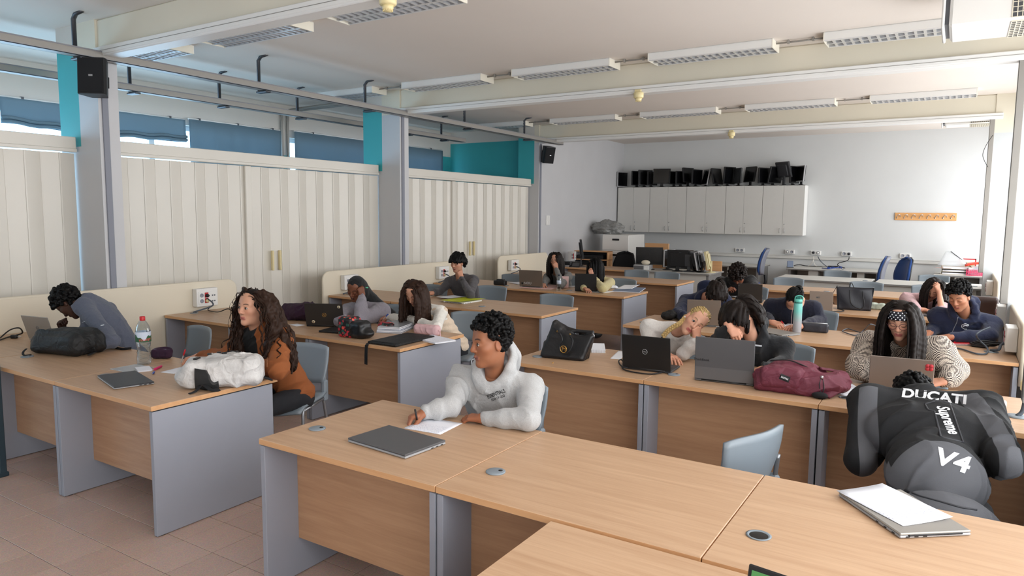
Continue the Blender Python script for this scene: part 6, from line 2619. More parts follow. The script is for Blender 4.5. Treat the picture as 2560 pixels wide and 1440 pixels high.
def laptop_open(bl, br, hgt, lean, label, lid='silver_lid', deck='silver', z=DZ, dep=.23, logo=None, toward=1, width=None):
    """lid bottom corners bl, br in the picture; the screen faces the student"""
    A, B = D(*bl, z + .012), D(*br, z + .012)
    if width:
        B = A + (B - A).normalized() * width
    X = B - A
    W_ = X.length
    rz = math.atan2(X.y, X.x)
    t = thing('open_laptop', label, 'laptop', (A.x, A.y, z), rz, group='laptops')
    MB().box(0, W_, 0, dep, .002, .016, b=.004).build('base', deck, t)
    MB().box(.02, W_ - .02, .03, .03 + dep * .45, .0155, .0172, b=.0005).build('keyboard', 'key_dark', t)
    MB().box(W_ * .36, W_ * .64, dep * .62, dep * .95, .0155, .0166).build('touchpad', 'dark_silver', t)
    T = Matrix.Translation((0, .004, .016)) @ Matrix.Rotation(R(lean), 4, 'X')
    MB().box(0, W_, -.007, 0, 0, hgt, b=.003, M=T).build('lid', lid, t)
    MB().box(.006, W_ - .006, 0, .0012, .008, hgt - .006, M=T).build('screen', 'screen_black', t)
    MB().tube([(W_ * .12, .002, .014), (W_ * .88, .002, .014)], .007, 8).build('hinge', 'black_plastic', t)
    return t, T, W_


def lid_text(t, T, s, x, zz, size, m, bold=0.0, shear=0.0, name='lettering'):
    M = T @ Matrix.Translation((x, -.0078, zz)) @ Matrix.Rotation(R(90), 4, 'X')
    return text_on(s, size, m, M, t, name, ext=.0004, bold=bold, shear=shear)


def lid_disc(t, T, x, zz, r, m, ring=True, name='emblem', w=.0022):
    M = T @ Matrix.Translation((x, -.0074, zz)) @ Matrix.Rotation(R(90), 4, 'X')
    if ring:
        q = MB().tube([Vector((r * math.cos(a), r * math.sin(a), .0)) for a in [i * math.tau / 24 for i in range(25)]], w, 6, caps=False, M=M)
    else:
        q = MB().lathe([(r, 0), (r, .0008)], 20, M=M)
    return q.build(name, m, t)


def lid_petals(t, T, x, zz, r, m, mc, name='flower_sticker'):
    M = T @ Matrix.Translation((x, -.0074, zz)) @ Matrix.Rotation(R(90), 4, 'X')
    q = MB()
    for k in range(6):
        a = k * math.tau / 6
        q.lathe([(r * .5, 0), (r * .5, .0006)], 10, M=M @ Matrix.Translation((r * .55 * math.cos(a), r * .55 * math.sin(a), 0)))
    q.lathe([(r * .4, 0), (r * .4, .0012)], 10, mi=1, M=M)
    return q.build(name, [m, mc], t)


def pen(p, d, label, body, tipm=None, L=.145, cap=None, r=.0042):
    p, d = Vector(p), Vector(d).normalized()
    t = thing('pen', label, 'pen', p)
    M = frame((0, 0, 0), d.orthogonal(), d)
    MB().lathe([(.0006, 0), (r * .55, .006), (r, .018), (r, L * .92), (r * .8, L)], 10, M=M).build('barrel', body, t)
    MB().lathe([(.0012, -.001), (r * .6, .007)], 8, M=M).build('tip', tipm or 'steel', t)
    if cap:
        MB().lathe([(r * 1.15, L * .62), (r * 1.2, L * .66), (r * 1.15, L + .002), (r * .6, L + .005)], 10, M=M).box(-.0015, .0015, r * .9, r * 1.7, L * .68, L * .98, M=M).build('cap', cap, t)
    return t


def soft(name, prims, h, m, label, cat, noise=None, parent=None, group=None, origin=None, clip=None):
    """a soft thing from blended volumes, in room coordinates; returns (root, function to shift further parts)"""
    pts = sdf_mesh(prims, h, noise, clip)
    if parent is None:
        c = pts[0].mean(0) if origin is None else V3(origin)
        root = thing(name.split('>')[0], label, cat, (c[0], c[1], DZ), group=group)
    else:
        root = parent
    o = link(name.split('>')[1] if '>' in name else name, np_mesh(name, [pts]), m, root)
    o.data.transform(Matrix.Translation(-Vector(root.location)))
    return root, o


def onto(root, mb, name, m):
    o = mb.build(name, m, root)
    o.data.transform(Matrix.Translation(-Vector(root.location)))
    return o


DESKCLIP = [((0, 0, DZ + .001), (0, 0, -1.0))]

# ---------------------------------------------------------------- laptops
t, T, w = laptop_open((73, 847), (128, 853), .205, 16, 'silver open laptop before the boy bent over', 'silver_lid', width=.31)
lid_disc(t, T, w / 2, .105, .016, 'dark_silver')
lid_text(t, T, 'hp', w / 2, .105, .02, 'dark_silver', shear=.3)
t, T, w = laptop_open((766, 813), (861, 815), .215, 14, 'black open laptop with two flower stickers', 'brown_black_lid', 'black_plastic')
lid_disc(t, T, w / 2, .105, .019, 'gold', w=.0014)
lid_text(t, T, 'hp', w / 2, .105, .026, 'gold', shear=.3)
mat('sticker_cream', lin(222, 204, 170), .6)
lid_petals(t, T, w * .90, .185, .014, 'sticker_cream', 'dark_silver')
lid_petals(t, T, w * .20, .035, .015, 'sticker_cream', 'dark_silver')
t, T, w = laptop_open((1299, 715), (1357, 718), .235, 8, 'bronze open laptop on a pink sleeve before the girl covering her mouth', 'bronze_lid', z=DZ + .012)
lid_disc(t, T, w * .13, .04, .016, 'black_plastic', False, 'camera_sticker')
tg = lid_text(t, T, 'NOU', w * .36, .045, .05, 'clear_plastic', name='sticker')
t, T, w = laptop_open((1437, 726), (1491, 727.5), .235, 6, 'plain black open laptop before the girl in pale yellow', 'black_lid', 'black_plastic')
lid_text(t, T, '=', .012, .20, .02, 'grey_panel')
t, T, w = laptop_open((1557, 917), (1677, 931), .235, 10, 'black open laptop with a round silver emblem beside the blonde girl', 'black_lid', 'dark_grey_plastic')
lid_disc(t, T, w * .48, .125, .017, 'silver', w=.0016)
lid_text(t, T, 'DELL', w * .48, .125, .011, 'silver', bold=.02)
t, T, w = laptop_open((1736, 946), (1884, 962), .272, 2, 'large graphite laptop before the boy in the black hoodie', 'graphite_lid', 'dark_silver', dep=.25)
lid_text(t, T, 'ThinkBook', w * .115, .125, .022, 'black_plastic', bold=.01)
MB().box(.002, w - .002, -.0078, -.0072, .002, .08, M=T).build('lid_band', mat('graphite_light', lin(104, 103, 104), .42, metal=.3), t)
t, T, w = laptop_open((2170, 975), (2330, 992), .225, 12, 'warm grey laptop with a red sticker before the girl in houndstooth', 'warm_grey_lid', 'silver')
q = MB()
Ms = T @ Matrix.Translation((w * .92, -.0076, .18)) @ Matrix.Rotation(R(90), 4, 'X')
for k in range(4):
    a = math.pi / 4 + k * math.pi / 2
    q.lathe([(.0125, 0), (.0125, .0006)], 12, M=Ms @ Matrix.Translation((.0125 * math.cos(a), .0125 * math.sin(a), 0)))
q.build('sticker', mat('sticker_red', lin(198, 56, 66), .6), t)
t, T, w = laptop_open((1716, 812), (1800, 816), .245, 4, 'bronze laptop hiding the boy in the navy hoodie', 'bronze_lid', 'silver')
lid_text(t, T, 'lenovo', w * .12, .222, .014, 'dark_silver')
t, T, w = laptop_open((1844, 752), (1905, 755.5), .22, 8, 'black laptop right of the boy with big curly hair', 'brown_black_lid', 'black_plastic')
lid_text(t, T, 'lenovo', w * .86, .02, .012, 'silver')
lid_text(t, T, '=', .012, .19, .02, 'grey_panel')
t, T, w = laptop_open((2022, 775), (2081, 778.5), .215, 4, 'beige metallic laptop beside the black tote bag', mat('beige_lid', lin(160, 142, 128), .42, metal=.35), 'silver')
lid_text(t, T, 'MSI', w * .36, .145, .026, 'dark_silver', bold=.02, shear=.2)
laptop_closed((285, 968), (243, 938), (343, 928), 'thin dark closed laptop at the front left row', 'dark_grey_plastic', .017, base='silver')
laptop_closed((1013, 1137), (869, 1094), (966, 1060), 'dark grey closed laptop before the boy in the grey hoodie', 'graphite_lid', .022, base='silver')
CL = laptop_closed((2251, 1334), (2429, 1326), (2272, 1222), 'silver closed laptop under a written sheet at the front right', 'silver_lid', .02, base='silver')
laptop_closed((1877, 823), (1955, 838), (1978, 829), 'silver closed laptop before the girl in the navy sweater', 'silver_lid', .017)
laptop_closed((796, 826), (850, 830), (868, 818), 'black closed laptop beside the floral bag', 'black_lid', .018, base='black_plastic', ports=False)
laptop_closed((1108, 752), (1160, 757), (1176, 747), 'white closed laptop under a yellow folder', 'white_plastic', .018, base='white_plastic')
laptop_closed((2296, 786), (2346, 791), (2357, 782), 'grey closed laptop before the girl in the pink blouse', 'dark_silver', .016, ports=False)
sheet((1098, 750), (1148, 757), (1172, 744), 'yellow plastic folder on the white laptop', DZ + .0195, 'yellow_folder', .2, 'folder', 'plastic_folder')
sheet((1090, 742), (1120, 747), (1150, 741), 'pale loose pages behind the yellow folder', DZ + .0195, 'paper', .1)
# teacher's laptop: only the top corner of its screen is in view
A = at(1873, 1407, z=.955)
B = at(1990, 1446, z=.955)
X = (B - A).normalized()
Zt = Vector((X.y, -X.x, 0)) * -.25 + Vector((0, 0, 1))
O = A - Zt.normalized() * .215
t = thing('open_laptop', 'black laptop with a lit greenish screen at the bottom edge', 'laptop', (O.x, O.y, DZ), math.atan2(X.y, X.x), group='laptops')
mat('lit_screen', lin(110, 135, 140), .3, emis=(lin(96, 122, 122), .5))
mat('lit_green', lin(70, 120, 70), .3, emis=(lin(60, 112, 56), .5))
T = Matrix.Translation((0, 0, .012)) @ Matrix.Rotation(R(-14), 4, 'X')
MB().box(0, .34, 0, .008, 0, .208, b=.003, M=T).build('lid', 'black_plastic', t)
MB().box(.010, .33, -.001, .001, .012, .196, M=T).build('screen', 'lit_screen', t)
MB().box(.010, .33, -.0016, .0005, .182, .196, M=T).build('window_bar', 'lit_green', t)
MB().box(0, .34, -.23, .004, .0, .014, b=.003).build('base', 'black_plastic', t)
MB().box(.02, .32, -.13, -.02, .0135, .0155).build('keyboard', 'key_dark', t)

# ---------------------------------------------------------------- sheets, notebooks, folders, books
sheet((1009, 1071), (1101, 1087), (1163, 1060), 'half written sheet under the hand of the boy in the grey hoodie', m='written_low')
o = sheet((2258, 1316), (2382, 1298), (2228, 1212), 'half written sheet lying on the silver closed laptop', DZ + .021, 'written_low', .12)
sheet((2160, 972), (2115, 990), (2070, 978), 'blank sheet beside the maroon backpack')
sheet((2150, 973), (2130, 960), (2075, 968), 'printed sheet under the pen beside the maroon backpack', DZ + .003, 'written_full')
sheet((2078, 973), (2123, 963), (2140, 947), 'folded blue lined leaflet beside the maroon backpack', DZ + .005, 'written_full', .3)
sheet((1525, 897), (1551, 899), (1556, 878), 'white sheet with a green edge left of the black laptop')
sheet((722, 812), (742, 816), (752, 811), 'small white note behind the girl in the rust jacket')
sheet((400, 931), (435, 935), (446, 916), 'pale sheet under the hand holding the red pen')
sheet((1466, 729), (1508, 733), (1515, 727), 'blank sheet before the plain black laptop')
sheet((1270, 706), (1294, 711), (1298, 703), 'open booklet left of the bronze laptop', DZ + .004, 'written_full')
sheet((1946, 818), (1985, 822), (1986, 808), 'sheet the girl in the navy sweater is writing on')
sheet((2295, 775), (2328, 780), (2338, 770), 'open notebook page of the girl in the pink blouse', DZ + .006, 'written_full')
sheet((1415, 715), (1428, 718), (1432, 711), 'small note beside the pink notebook')
sheet((1823, 740), (1842, 744), (1846, 738), 'sheet before the boy with big curly hair', m='written_full')
book((275, 922), (318, 931), (378, 917), .004, 'thin transparent folder behind the dark closed laptop', 'clear_plastic', name='folder')
book((345, 928), (382, 924), (376, 914), .008, 'small squared notepad beside the blue pen', 'paper', name='notepad')
book((1030, 843), (1088, 857), (1106, 842), .012, 'white paperback at the aisle corner of the second left row', 'white_plastic', top='written_full', name='book')
book((1478, 875), (1514, 876), (1500, 858), .022, 'spiral notebook behind the black handbag', 'white_plastic', spiral=True, top='paper')
for k in range(5):
    z0 = DZ + .012 * k
    book((940 + k, 829 - k * 3.4), (1003 - k, 832 - k * 3.4), (1012, 815 - k * 3.4), .011, '%s notebook of the pile the girl in the vest writes on' % ('lowest', 'second', 'middle', 'fourth', 'topmost')[k], ('dark_silver', 'paper', 'blue_grey_folder', 'paper', 'silver')[k], z=z0)
book((1530, 727), (1599, 730), (1585, 718), .012, 'blue grey folder at the aisle corner of the fourth left row', 'blue_grey_folder', name='folder')
tag(crumple(.085, .05, .022, 8, 16, .2).build('crumpled_paper', 'paper', None, D(1527, 721, DZ)), 'crumpled white paper beside the blue grey folder', 'paper')
sheet((1538, 722), (1580, 724), (1570, 713), 'white sheet lying on the blue grey folder', DZ + .0135, 'paper', .2)
# pink notebook standing upright
p = D(1411, 719, DZ)
t = thing('pink_notebook', 'pale pink notebook standing half open beside the small bottle', 'notebook', (p.x, p.y, DZ), R(20))
MB().box(-.06, .06, -.004, .004, 0, .165, b=.002).build('front_cover', 'pink_plastic', t)
MB().box(-.004, .004, .0, .10, 0, .165, b=.002, M=Matrix.Translation((-.058, .004, 0))).build('back_cover', 'pink_plastic', t)
# sleeve under the bronze laptop
book((1298, 717), (1377, 722), (1388, 712), .011, 'pale pink sleeve under the bronze laptop', 'pink_plastic', name='sleeve', pages='pink_plastic')
# notebook of the boy in the zip hoodie
book((2316, 838), (2385, 860), (2415, 848), .012, 'open ring binder of the boy in the navy zip hoodie', 'silver', top='paper', name='binder')
book((2330, 845), (2372, 858), (2398, 849), .008, 'second thin notebook under the ring binder edge', 'red_plastic', z=DZ + .0125)

# ---------------------------------------------------------------- pens
hw = Vector(HP['arms']['R'][1])
tip = D(1044, 1056, DZ + .002)
pen(tip, D(1032, 996, .92) - tip, 'black pen in the hand of the boy in the grey hoodie', 'black_plastic', L=.15, r=.005)
tip = D(452, 908, DZ + .003)
pen(tip, at(464, 872, z=.86) - tip, 'red pen in the hand of the girl in the rust jacket', 'clear_plastic', 'pen_red', cap='pen_red')
tip = D(1966, 817, DZ + .003)
pen(tip, W(1932, 780, 6.75) - tip, 'red capped pen of the girl in the navy sweater', 'white_plastic', 'steel', cap='pen_red')
tip = D(957, 799, DZ + .066)
pen(tip, at(976, 780, z=.90) - tip, 'clear pen with a blue tip of the girl in the vest', 'clear_plastic', 'pen_blue', cap='pen_blue')
pen(D(381, 935, DZ + .006), D(392, 922, DZ + .006) - D(381, 935, DZ + .006), 'blue pen lying by the squared notepad', 'pen_blue', L=.07, r=.006)
pen(D(383, 925, DZ + .007), D(410, 912, DZ + .008) - D(383, 925, DZ + .007), 'pink marker beside the blue pen', 'pen_pink', L=.12, r=.008)
pen(D(2130, 967, DZ + .007), D(2158, 971, DZ + .007) - D(2130, 967, DZ + .007), 'black pen lying on the printed sheet', 'clear_plastic', cap='black_plastic', L=.13)
tip = W(1807, 727, 9.05)
pen(tip, (-.35, .1, .6), 'white pen of the boy with big curly hair', 'white_plastic', L=.13)
pen(D(2384, 856, DZ + .023), D(2400, 850, DZ + .023) - D(2384, 856, DZ + .023), 'red pen on the ring binder', 'pen_red', L=.1)
pen(D(2358, 866, DZ + .006), D(2376, 862, DZ + .006) - D(2358, 866, DZ + .006), 'white pen before the ring binder', 'white_plastic', L=.12)
pen(D(1892, 931, DZ + .02), D(1926, 925, DZ + .03) - D(1892, 931, DZ + .02), 'purple pen at the elbow of the boy in the black hoodie', mat('pen_purple', lin(150, 130, 190), .4), L=.13)
pen(D(640, 940, DZ + .012), D(690, 936, DZ + .012) - D(640, 940, DZ + .012), 'dark drawstring end with a pale tip beside the grey backpack', 'black_plastic', 'steel', cap='grey_panel', L=.16, r=.006)

# ---------------------------------------------------------------- bottles
water = bpy.data.materials.new('clear_bottle')
water.use_nodes = True
_nt = water.node_tree
_nt.nodes.remove(_nt.nodes['Principled BSDF'])
_a = _nt.nodes.new('ShaderNodeBsdfTransparent')
_a.inputs[0].default_value = (.86, .90, .92, 1)
_g = _nt.nodes.new('ShaderNodeBsdfGlossy')
_g.inputs['Roughness'].default_value = .05
_lw = _nt.nodes.new('ShaderNodeLayerWeight')
_lw.inputs[0].default_value = .35
_m = _nt.nodes.new('ShaderNodeMixShader')
_nt.links.new(_lw.outputs['Facing'], _m.inputs[0])
_nt.links.new(_a.outputs[0], _m.inputs[1])
_nt.links.new(_g.outputs[0], _m.inputs[2])
_nt.links.new(_m.outputs[0], _nt.nodes['Material Output'].inputs[0])
MATS['clear_bottle'] = water
p = D(361, 911, DZ)
t = thing('water_bottle', 'large clear water bottle with a red cap and green label', 'bottle', (p.x, p.y, DZ))
s = .31 / .33
prof = [(.030, 0), (.040, .006), (.044, .02), (.043, .05), (.040, .085), (.038, .11), (.037, .125), (.041, .14), (.044, .17), (.0455, .20), (.0455, .235), (.044, .255), (.038, .285), (.024, .315), (.0145, .328), (.0145, .34)]
MB().lathe([(r_ * 1.06, z_ * s) for r_, z_ in prof], 28).build('bottle_body', 'clear_bottle', t)
for zz in (.03, .06, .09, .118, .15):
    MB().tube([Vector((.0445 * math.cos(a), .0445 * math.sin(a), zz * s + .004 * math.sin(3 * a))) for a in [i * math.tau / 20 for i in range(21)]], .0014, 5, caps=False).build('rib', 'clear_bottle', t)
mat('label_sky', lin(196, 206, 222), .5)
mat('label_green', lin(36, 84, 52), .5)
lb = MB()
N_ = 28
for i in range(N_):
    a0, a1 = i * math.tau / N_, (i + 1) * math.tau / N_
    h0 = .205 + .016 * math.sin(a0 * 3) + .010 * math.sin(a0 * 7 + 1)
    h1 = .205 + .016 * math.sin(a1 * 3) + .010 * math.sin(a1 * 7 + 1)
    rr = .0492
    P0 = lambda a, z: (rr * math.cos(a), rr * math.sin(a), z * s)
    lb.add([P0(a0, .172), P0(a1, .172), P0(a1, h1), P0(a0, h0)], [(0, 1, 2, 3)], 0, True)
    lb.add([P0(a0, h0), P0(a1, h1), P0(a1, .245), P0(a0, .245)], [(0, 1, 2, 3)], 1, True)
lb.build('label', ['label_green', 'label_sky'], t)
MB().lathe([(.0175, .325 * s), (.0178, .33 * s), (.0178, .352 * s), (.016, .355 * s)], 20).build('cap', 'red_plastic', t)
me = text_mesh('Vimatigo', .024, .0003, .001, .25)
ang0 = math.atan2(-p.y, -p.x) + .22
for v in me.vertices:
    a = ang0 + v.co.x / .0495
    rr = .0497 + v.co.z
    v.co = (rr * math.cos(a), rr * math.sin(a), .19 * s + v.co.y + v.co.x * .12)
link('lettering', me, mat('label_red', lin(214, 84, 84), .5), t)
p = D(1397, 727, DZ)
t = thing('water_bottle', 'small clear water bottle between bronze laptop and pink notebook', 'bottle', (p.x, p.y, DZ))
MB().lathe([(.026, 0), (.031, .01), (.031, .05), (.028, .07), (.031, .09), (.031, .15), (.024, .185), (.012, .205), (.012, .212)], 20).build('bottle_body', 'clear_bottle', t)
MB().lathe([(.0318, .095), (.0318, .145)], 20).build('label', 'label_sky', t)
MB().lathe([(.0145, .208), (.0145, .226), (.012, .228)], 14).build('cap', mat('cap_navy', lin(36, 44, 60), .4), t)
p = D(1992, 831, DZ)
t = thing('sports_bottle', 'tall teal sports bottle fading to clear, before the girl in navy', 'bottle', (p.x, p.y, DZ))
gm = bpy.data.materials.new('teal_fade')
gm.use_nodes = True
_nt = gm.node_tree
_b = _nt.nodes['Principled BSDF']
_tc = _nt.nodes.new('ShaderNodeTexCoord')
_sp = _nt.nodes.new('ShaderNodeSeparateXYZ')
_rp = _nt.nodes.new('ShaderNodeValToRGB')
_mr = _nt.nodes.new('ShaderNodeMapRange')
_mr.inputs[1].default_value, _mr.inputs[2].default_value = 0.0, .27
_nt.links.new(_tc.outputs['Object'], _sp.inputs[0])
_nt.links.new(_sp.outputs[2], _mr.inputs[0])
_nt.links.new(_mr.outputs[0], _rp.inputs[0])
_rp.color_ramp.elements[0].color = (*lin(176, 178, 184), 1)
_rp.color_ramp.elements[0].position = .35
_rp.color_ramp.elements[1].color = (*lin(112, 196, 186), 1)
_rp.color_ramp.elements[1].position = .75
_nt.links.new(_rp.outputs[0], _b.inputs['Base Color'])
_b.inputs['Roughness'].default_value = .35
_b.inputs['Alpha'].default_value = .88
MATS['teal_fade'] = gm
mat('teal_lid', lin(96, 188, 172), .35)
mat('dark_teal_lid', lin(40, 110, 100), .35)
MB().lathe([(.034, 0), (.0375, .006), (.0375, .265), (.034, .272)], 28).build('bottle_body', 'teal_fade', t)
MB().lathe([(.036, .272), (.0365, .274), (.0365, .285), (.034, .286)], 24).build('collar', 'dark_teal_lid', t)
MB().lathe([(.035, .284), (.0355, .288), (.0355, .306), (.030, .309)], 24).build('lid', 'teal_lid', t)
MB().tube(spline([(-.03, 0, .305), (-.022, 0, .33), (.01, 0, .338), (.034, 0, .33), (.038, 0, .30)], 5), .006, 8).build('carry_loop', 'teal_lid', t)
MB().box(-.02, .024, -.014, .014, .305, .328, b=.006).build('spout_cover', 'dark_teal_lid', t)
MB().tube(spline([(-.036, -.01, .27), (-.046, -.012, .2), (-.05, -.012, .1), (-.04, -.01, .01)], 5), .004, 6, flat=.4).build('strap', 'pink_plastic', t)

# ---------------------------------------------------------------- bags
BX = lambda rz: np.array([[math.cos(rz), math.sin(rz), 0], [-math.sin(rz), math.cos(rz), 0], [0, 0, 1]])
# black backpack lying on the front left desks
c = V3(D(155, 885, DZ)) + np.array([0, .06, .085])
Rb = BX(.18)
r_, _o = soft('backpack>body', [rbox(c, (.235, .15, .085), .07, Rb, .03), ell(c + Rb[0] * .1 + np.array([0, 0, .03]), (.13, .13, .075), Rb, .04), ell(c - Rb[0] * .20 - Rb[1] * .03 - np.array([0, 0, .02]), (.09, .12, .055), Rb, .04), ell(c - Rb[0] * .28 + np.array([0, 0, .02]), (.05, .05, .045), Rb, .03)], .007, 'nylon_black', 'black backpack lying across the front left desks', 'backpack', fold_noise(4, .010, 22), clip=DESKCLIP)
c0 = Vector(c)
onto(r_, MB().tube(spline([D(235, 835, .86), D(258, 848, .80), D(283, 866, .755), D(305, 873, .748), D(328, 871, .748)], 6), .016, 8, flat=.22, up=(0, 0, 1)), 'shoulder_strap', 'black_fabric')
onto(r_, MB().tube(spline([D(222, 888, .76), D(245, 876, .752), D(268, 866, .752), D(290, 868, .75)], 6), .014, 8, flat=.22, up=(0, 0, 1)), 'shoulder_strap', 'black_fabric')
onto(r_, MB().tube(spline([D(66, 872, .78), D(58, 880, .77), D(60, 888, .76), D(78, 886, .76)], 5), .008, 8, flat=.4), 'grab_loop', 'black_fabric')
# dirty white backpack of the girl in rust
c = V3(D(545, 965, DZ)) + np.array([0, .05, .085])
ex = Vector(D(640, 955, DZ)) - Vector(D(450, 965, DZ))
rzw = math.atan2(ex.y, ex.x)
Rb = BX(rzw)
r_, _o = soft('backpack>body', [rbox(c, (.225, .125, .085), .055, Rb, .03), rbox(c + Rb[0] * .06 - Rb[1] * .05 + np.array([0, 0, .01]), (.15, .10, .08), .05, Rb, .03), ell(c - Rb[0] * .20 - np.array([0, 0, .02]), (.08, .12, .055), Rb, .04), ell(c + Rb[0] * .02 + Rb[1] * .03 + np.array([0, 0, .06]), (.12, .07, .05), Rb, .03)], .0065, 'cork_white', 'dirty white backpack with black buckles on the front left desk corner', 'backpack', fold_noise(14, .011, 24), clip=DESKCLIP)


def bp_(u, v, w_):
    return Vector(c + Rb[0] * u + Rb[1] * v + np.array([0, 0, w_]))


onto(r_, MB().shell(lambda u, v: bp_(-.15 + .13 * u, -.128 - .018 * math.sin(v * 3), -.07 + .12 * v - .03 * u), 6, 6, .006), 'mesh_pocket', 'mesh_black')
for (u, v, w_, L) in ((-.15, -.03, .092, .05), (-.09, .05, .10, .025), (-.04, .08, .102, .025), (.0, .0, .112, .03), (.08, .01, .112, .03)):
    onto(r_, MB().box(-L / 2, L / 2, -.012, .012, -.004, .006, b=.003, M=Matrix.Translation(bp_(u, v, w_ - .004)) @ Matrix.Rotation(rzw + (1.2 if L > .04 else .2), 4, 'Z')), 'buckle', 'black_plastic')
onto(r_, MB().tube([bp_(.0, .0, .112), bp_(.04, .02, .118), bp_(.08, .01, .112)], .003, 6), 'cord', 'black_fabric')
onto(r_, MB().tube(spline([bp_(-.12, -.13, -.05), bp_(-.14, -.17, -.075), bp_(-.17, -.21, -.08)], 5), .012, 8, flat=.25), 'strap', 'black_fabric')
onto(r_, MB().tube(spline([bp_(-.10, -.135, -.05), bp_(-.06, -.18, -.07), bp_(-.02, -.17, -.078), bp_(-.05, -.14, -.07)], 5), .015, 8, flat=.3), 'strap', 'black_fabric')
onto(r_, MB().tube(spline([bp_(.2, -.05, -.03), bp_(.26, -.03, -.06), bp_(.25, .03, -.07)], 5), .018, 8, flat=.4), 'strap', 'black_fabric')
# purple pencil case behind the bottle
c = V3(D(398, 897, DZ)) + np.array([0, .02, .035])
Rb = BX(.5)
r_, _o = soft('pencil_case>body', [rbox(c, (.07, .035, .035), .025, Rb, .02), ell(c + np.array([0, .01, .02]), (.07, .03, .03), Rb, .02), subcone(c - Rb[0] * .05 + np.array([0, 0, .05]), c + Rb[0] * .05 + np.array([0, 0, .05]), .018, .018, .01)], .004, 'plum_fabric', 'dark open pencil case behind the large water bottle', 'pencil case', fold_noise(4, .004, 40), clip=DESKCLIP)
onto(r_, MB().box(-.05, .04, -.01, .01, 0, .003, M=Matrix.Translation(Vector(c) + Vector((0, -.01, .03))) @ Matrix.Rotation(.5, 4, 'Z')), 'ruler', 'label_sky')
# plum coat heaped behind the black laptop
c = V3(D(738, 800, DZ)) + np.array([0, .05, .07])
r_, _o = soft('plum_coat', [ell(c, (.20, .12, .085), None, .04), ell(c + np.array([.12, .03, .02]), (.13, .1, .09), None, .04), ell(c - np.array([.15, -.02, 0]), (.12, .1, .075), None, .04)], .008, 'plum_fabric', 'plum coloured coat heaped behind the black laptop with stickers', 'coat', fold_noise(8, .016, 20), clip=DESKCLIP)
# floral bag
fm = bpy.data.materials.new('floral_print')
fm.use_nodes = True
_nt = fm.node_tree
_b = _nt.nodes['Principled BSDF']
_tc = _nt.nodes.new('ShaderNodeTexCoord')
_v = _nt.nodes.new('ShaderNodeTexVoronoi')
_v.inputs['Scale'].default_value = 42
_nt.links.new(_tc.outputs['Object'], _v.inputs['Vector'])
_r1 = _nt.nodes.new('ShaderNodeValToRGB')
_r1.color_ramp.interpolation = 'CONSTANT'
_e = _r1.color_ramp.elements
_e[0].position, _e[0].color = 0, (*lin(26, 20, 22), 1)
_e[1].position, _e[1].color = .33, (*lin(176, 40, 52), 1)
_x = _e.new(.55)
_x.color = (*lin(48, 84, 74), 1)
_x = _e.new(.72)
_x.color = (*lin(214, 78, 66), 1)
_nt.links.new(_v.outputs['Color'], _r1.inputs[0])
_mx = _nt.nodes.new('ShaderNodeMixRGB')
_r2 = _nt.nodes.new('ShaderNodeMath')
_r2.operation = 'GREATER_THAN'
_r2.inputs[1].default_value = .6
_nt.links.new(_v.outputs['Distance'], _r2.inputs[0])
_nt.links.new(_r2.outputs[0], _mx.inputs[0])
_nt.links.new(_r1.outputs[0], _mx.inputs[1])
_mx.inputs[2].default_value = (*lin(22, 18, 20), 1)
_nt.links.new(_mx.outputs[0], _b.inputs['Base Color'])
_b.inputs['Roughness'].default_value = .5
MATS['floral_print'] = fm
c = V3(D(868, 845, DZ)) + np.array([.02, .07, .085])
Rb = BX(.05)
r_, _o = soft('floral_bag>body', [rbox(c + Rb[0] * -.06, (.075, .075, .088), .03, Rb, .02)], .005, 'floral_print', 'black bag with a red flower print at the seam of the second left row', 'bag', fold_noise(6, .004, 30), clip=DESKCLIP)
soft('x>leather_panel', [rbox(c + Rb[0] * .06 - np.array([0, 0, .012]), (.075, .078, .074), .04, Rb, .02), ell(c + Rb[0] * .13 - np.array([0, 0, .04]), (.07, .06, .04), Rb, .03)], .005, 'leather_black', None, None, fold_noise(7, .004, 30), parent=r_, clip=DESKCLIP)
c = V3(D(948, 832, DZ)) + np.array([0, .09, .04])
r_, _o = soft('floral_pencil_case', [rbox(c, (.085, .04, .042), .03, BX(-.1), .02)], .005, 'floral_print', 'small floral pencil case beside the pile of notebooks', 'pencil case', fold_noise(6, .005, 36), clip=DESKCLIP)
onto(r_, MB().lathe([(.016, 0), (.018, .01), (.012, .016)], 14, M=Matrix.Translation(Vector(c) + Vector((.08, -.02, .0))) @ Matrix.Rotation(R(90), 4, 'X')), 'charm', mat('coral', lin(236, 96, 84), .5))
# black laptop sleeve with a strap over the edge
A, rz, W_, D_ = flat_frame((917, 853), (985, 862), (1050, 835), DZ + .02)
t = thing('laptop_sleeve', 'black fabric laptop sleeve with a strap hanging over the desk edge', 'laptop sleeve', (A.x, A.y, DZ), rz)
MB().box(0, W_ + .02, 0, abs(D_), .001, .022, b=.009).build('sleeve', 'nylon_black', t)
MB().box(.03, W_ - .02, .02, .10, .021, .027, b=.003).build('front_pocket', 'nylon_black', t)
a = D(925, 856, DZ + .01)
e1 = Vector((a.x, YLS[1] - .006, DZ + .004))
onto(t, MB(), 'x', 'nylon_black') if False else None
o = MB().tube([Vector((a.x, a.y + .03, DZ + .006)), Vector((a.x, YLS[1] + .01, DZ + .005)), Vector((a.x, YLS[1] - .008, DZ - .01)), Vector((a.x - .004, YLS[1] - .010, DZ - .08)), Vector((a.x - .008, YLS[1] - .008, DZ - .165))], .019, 8, flat=.12, up=(0, -.5, .5)).build('strap', 'black_fabric', t)
o.data.transform((Matrix.Translation(t.location) @ Matrix.Rotation(rz, 4, 'Z')).inverted())
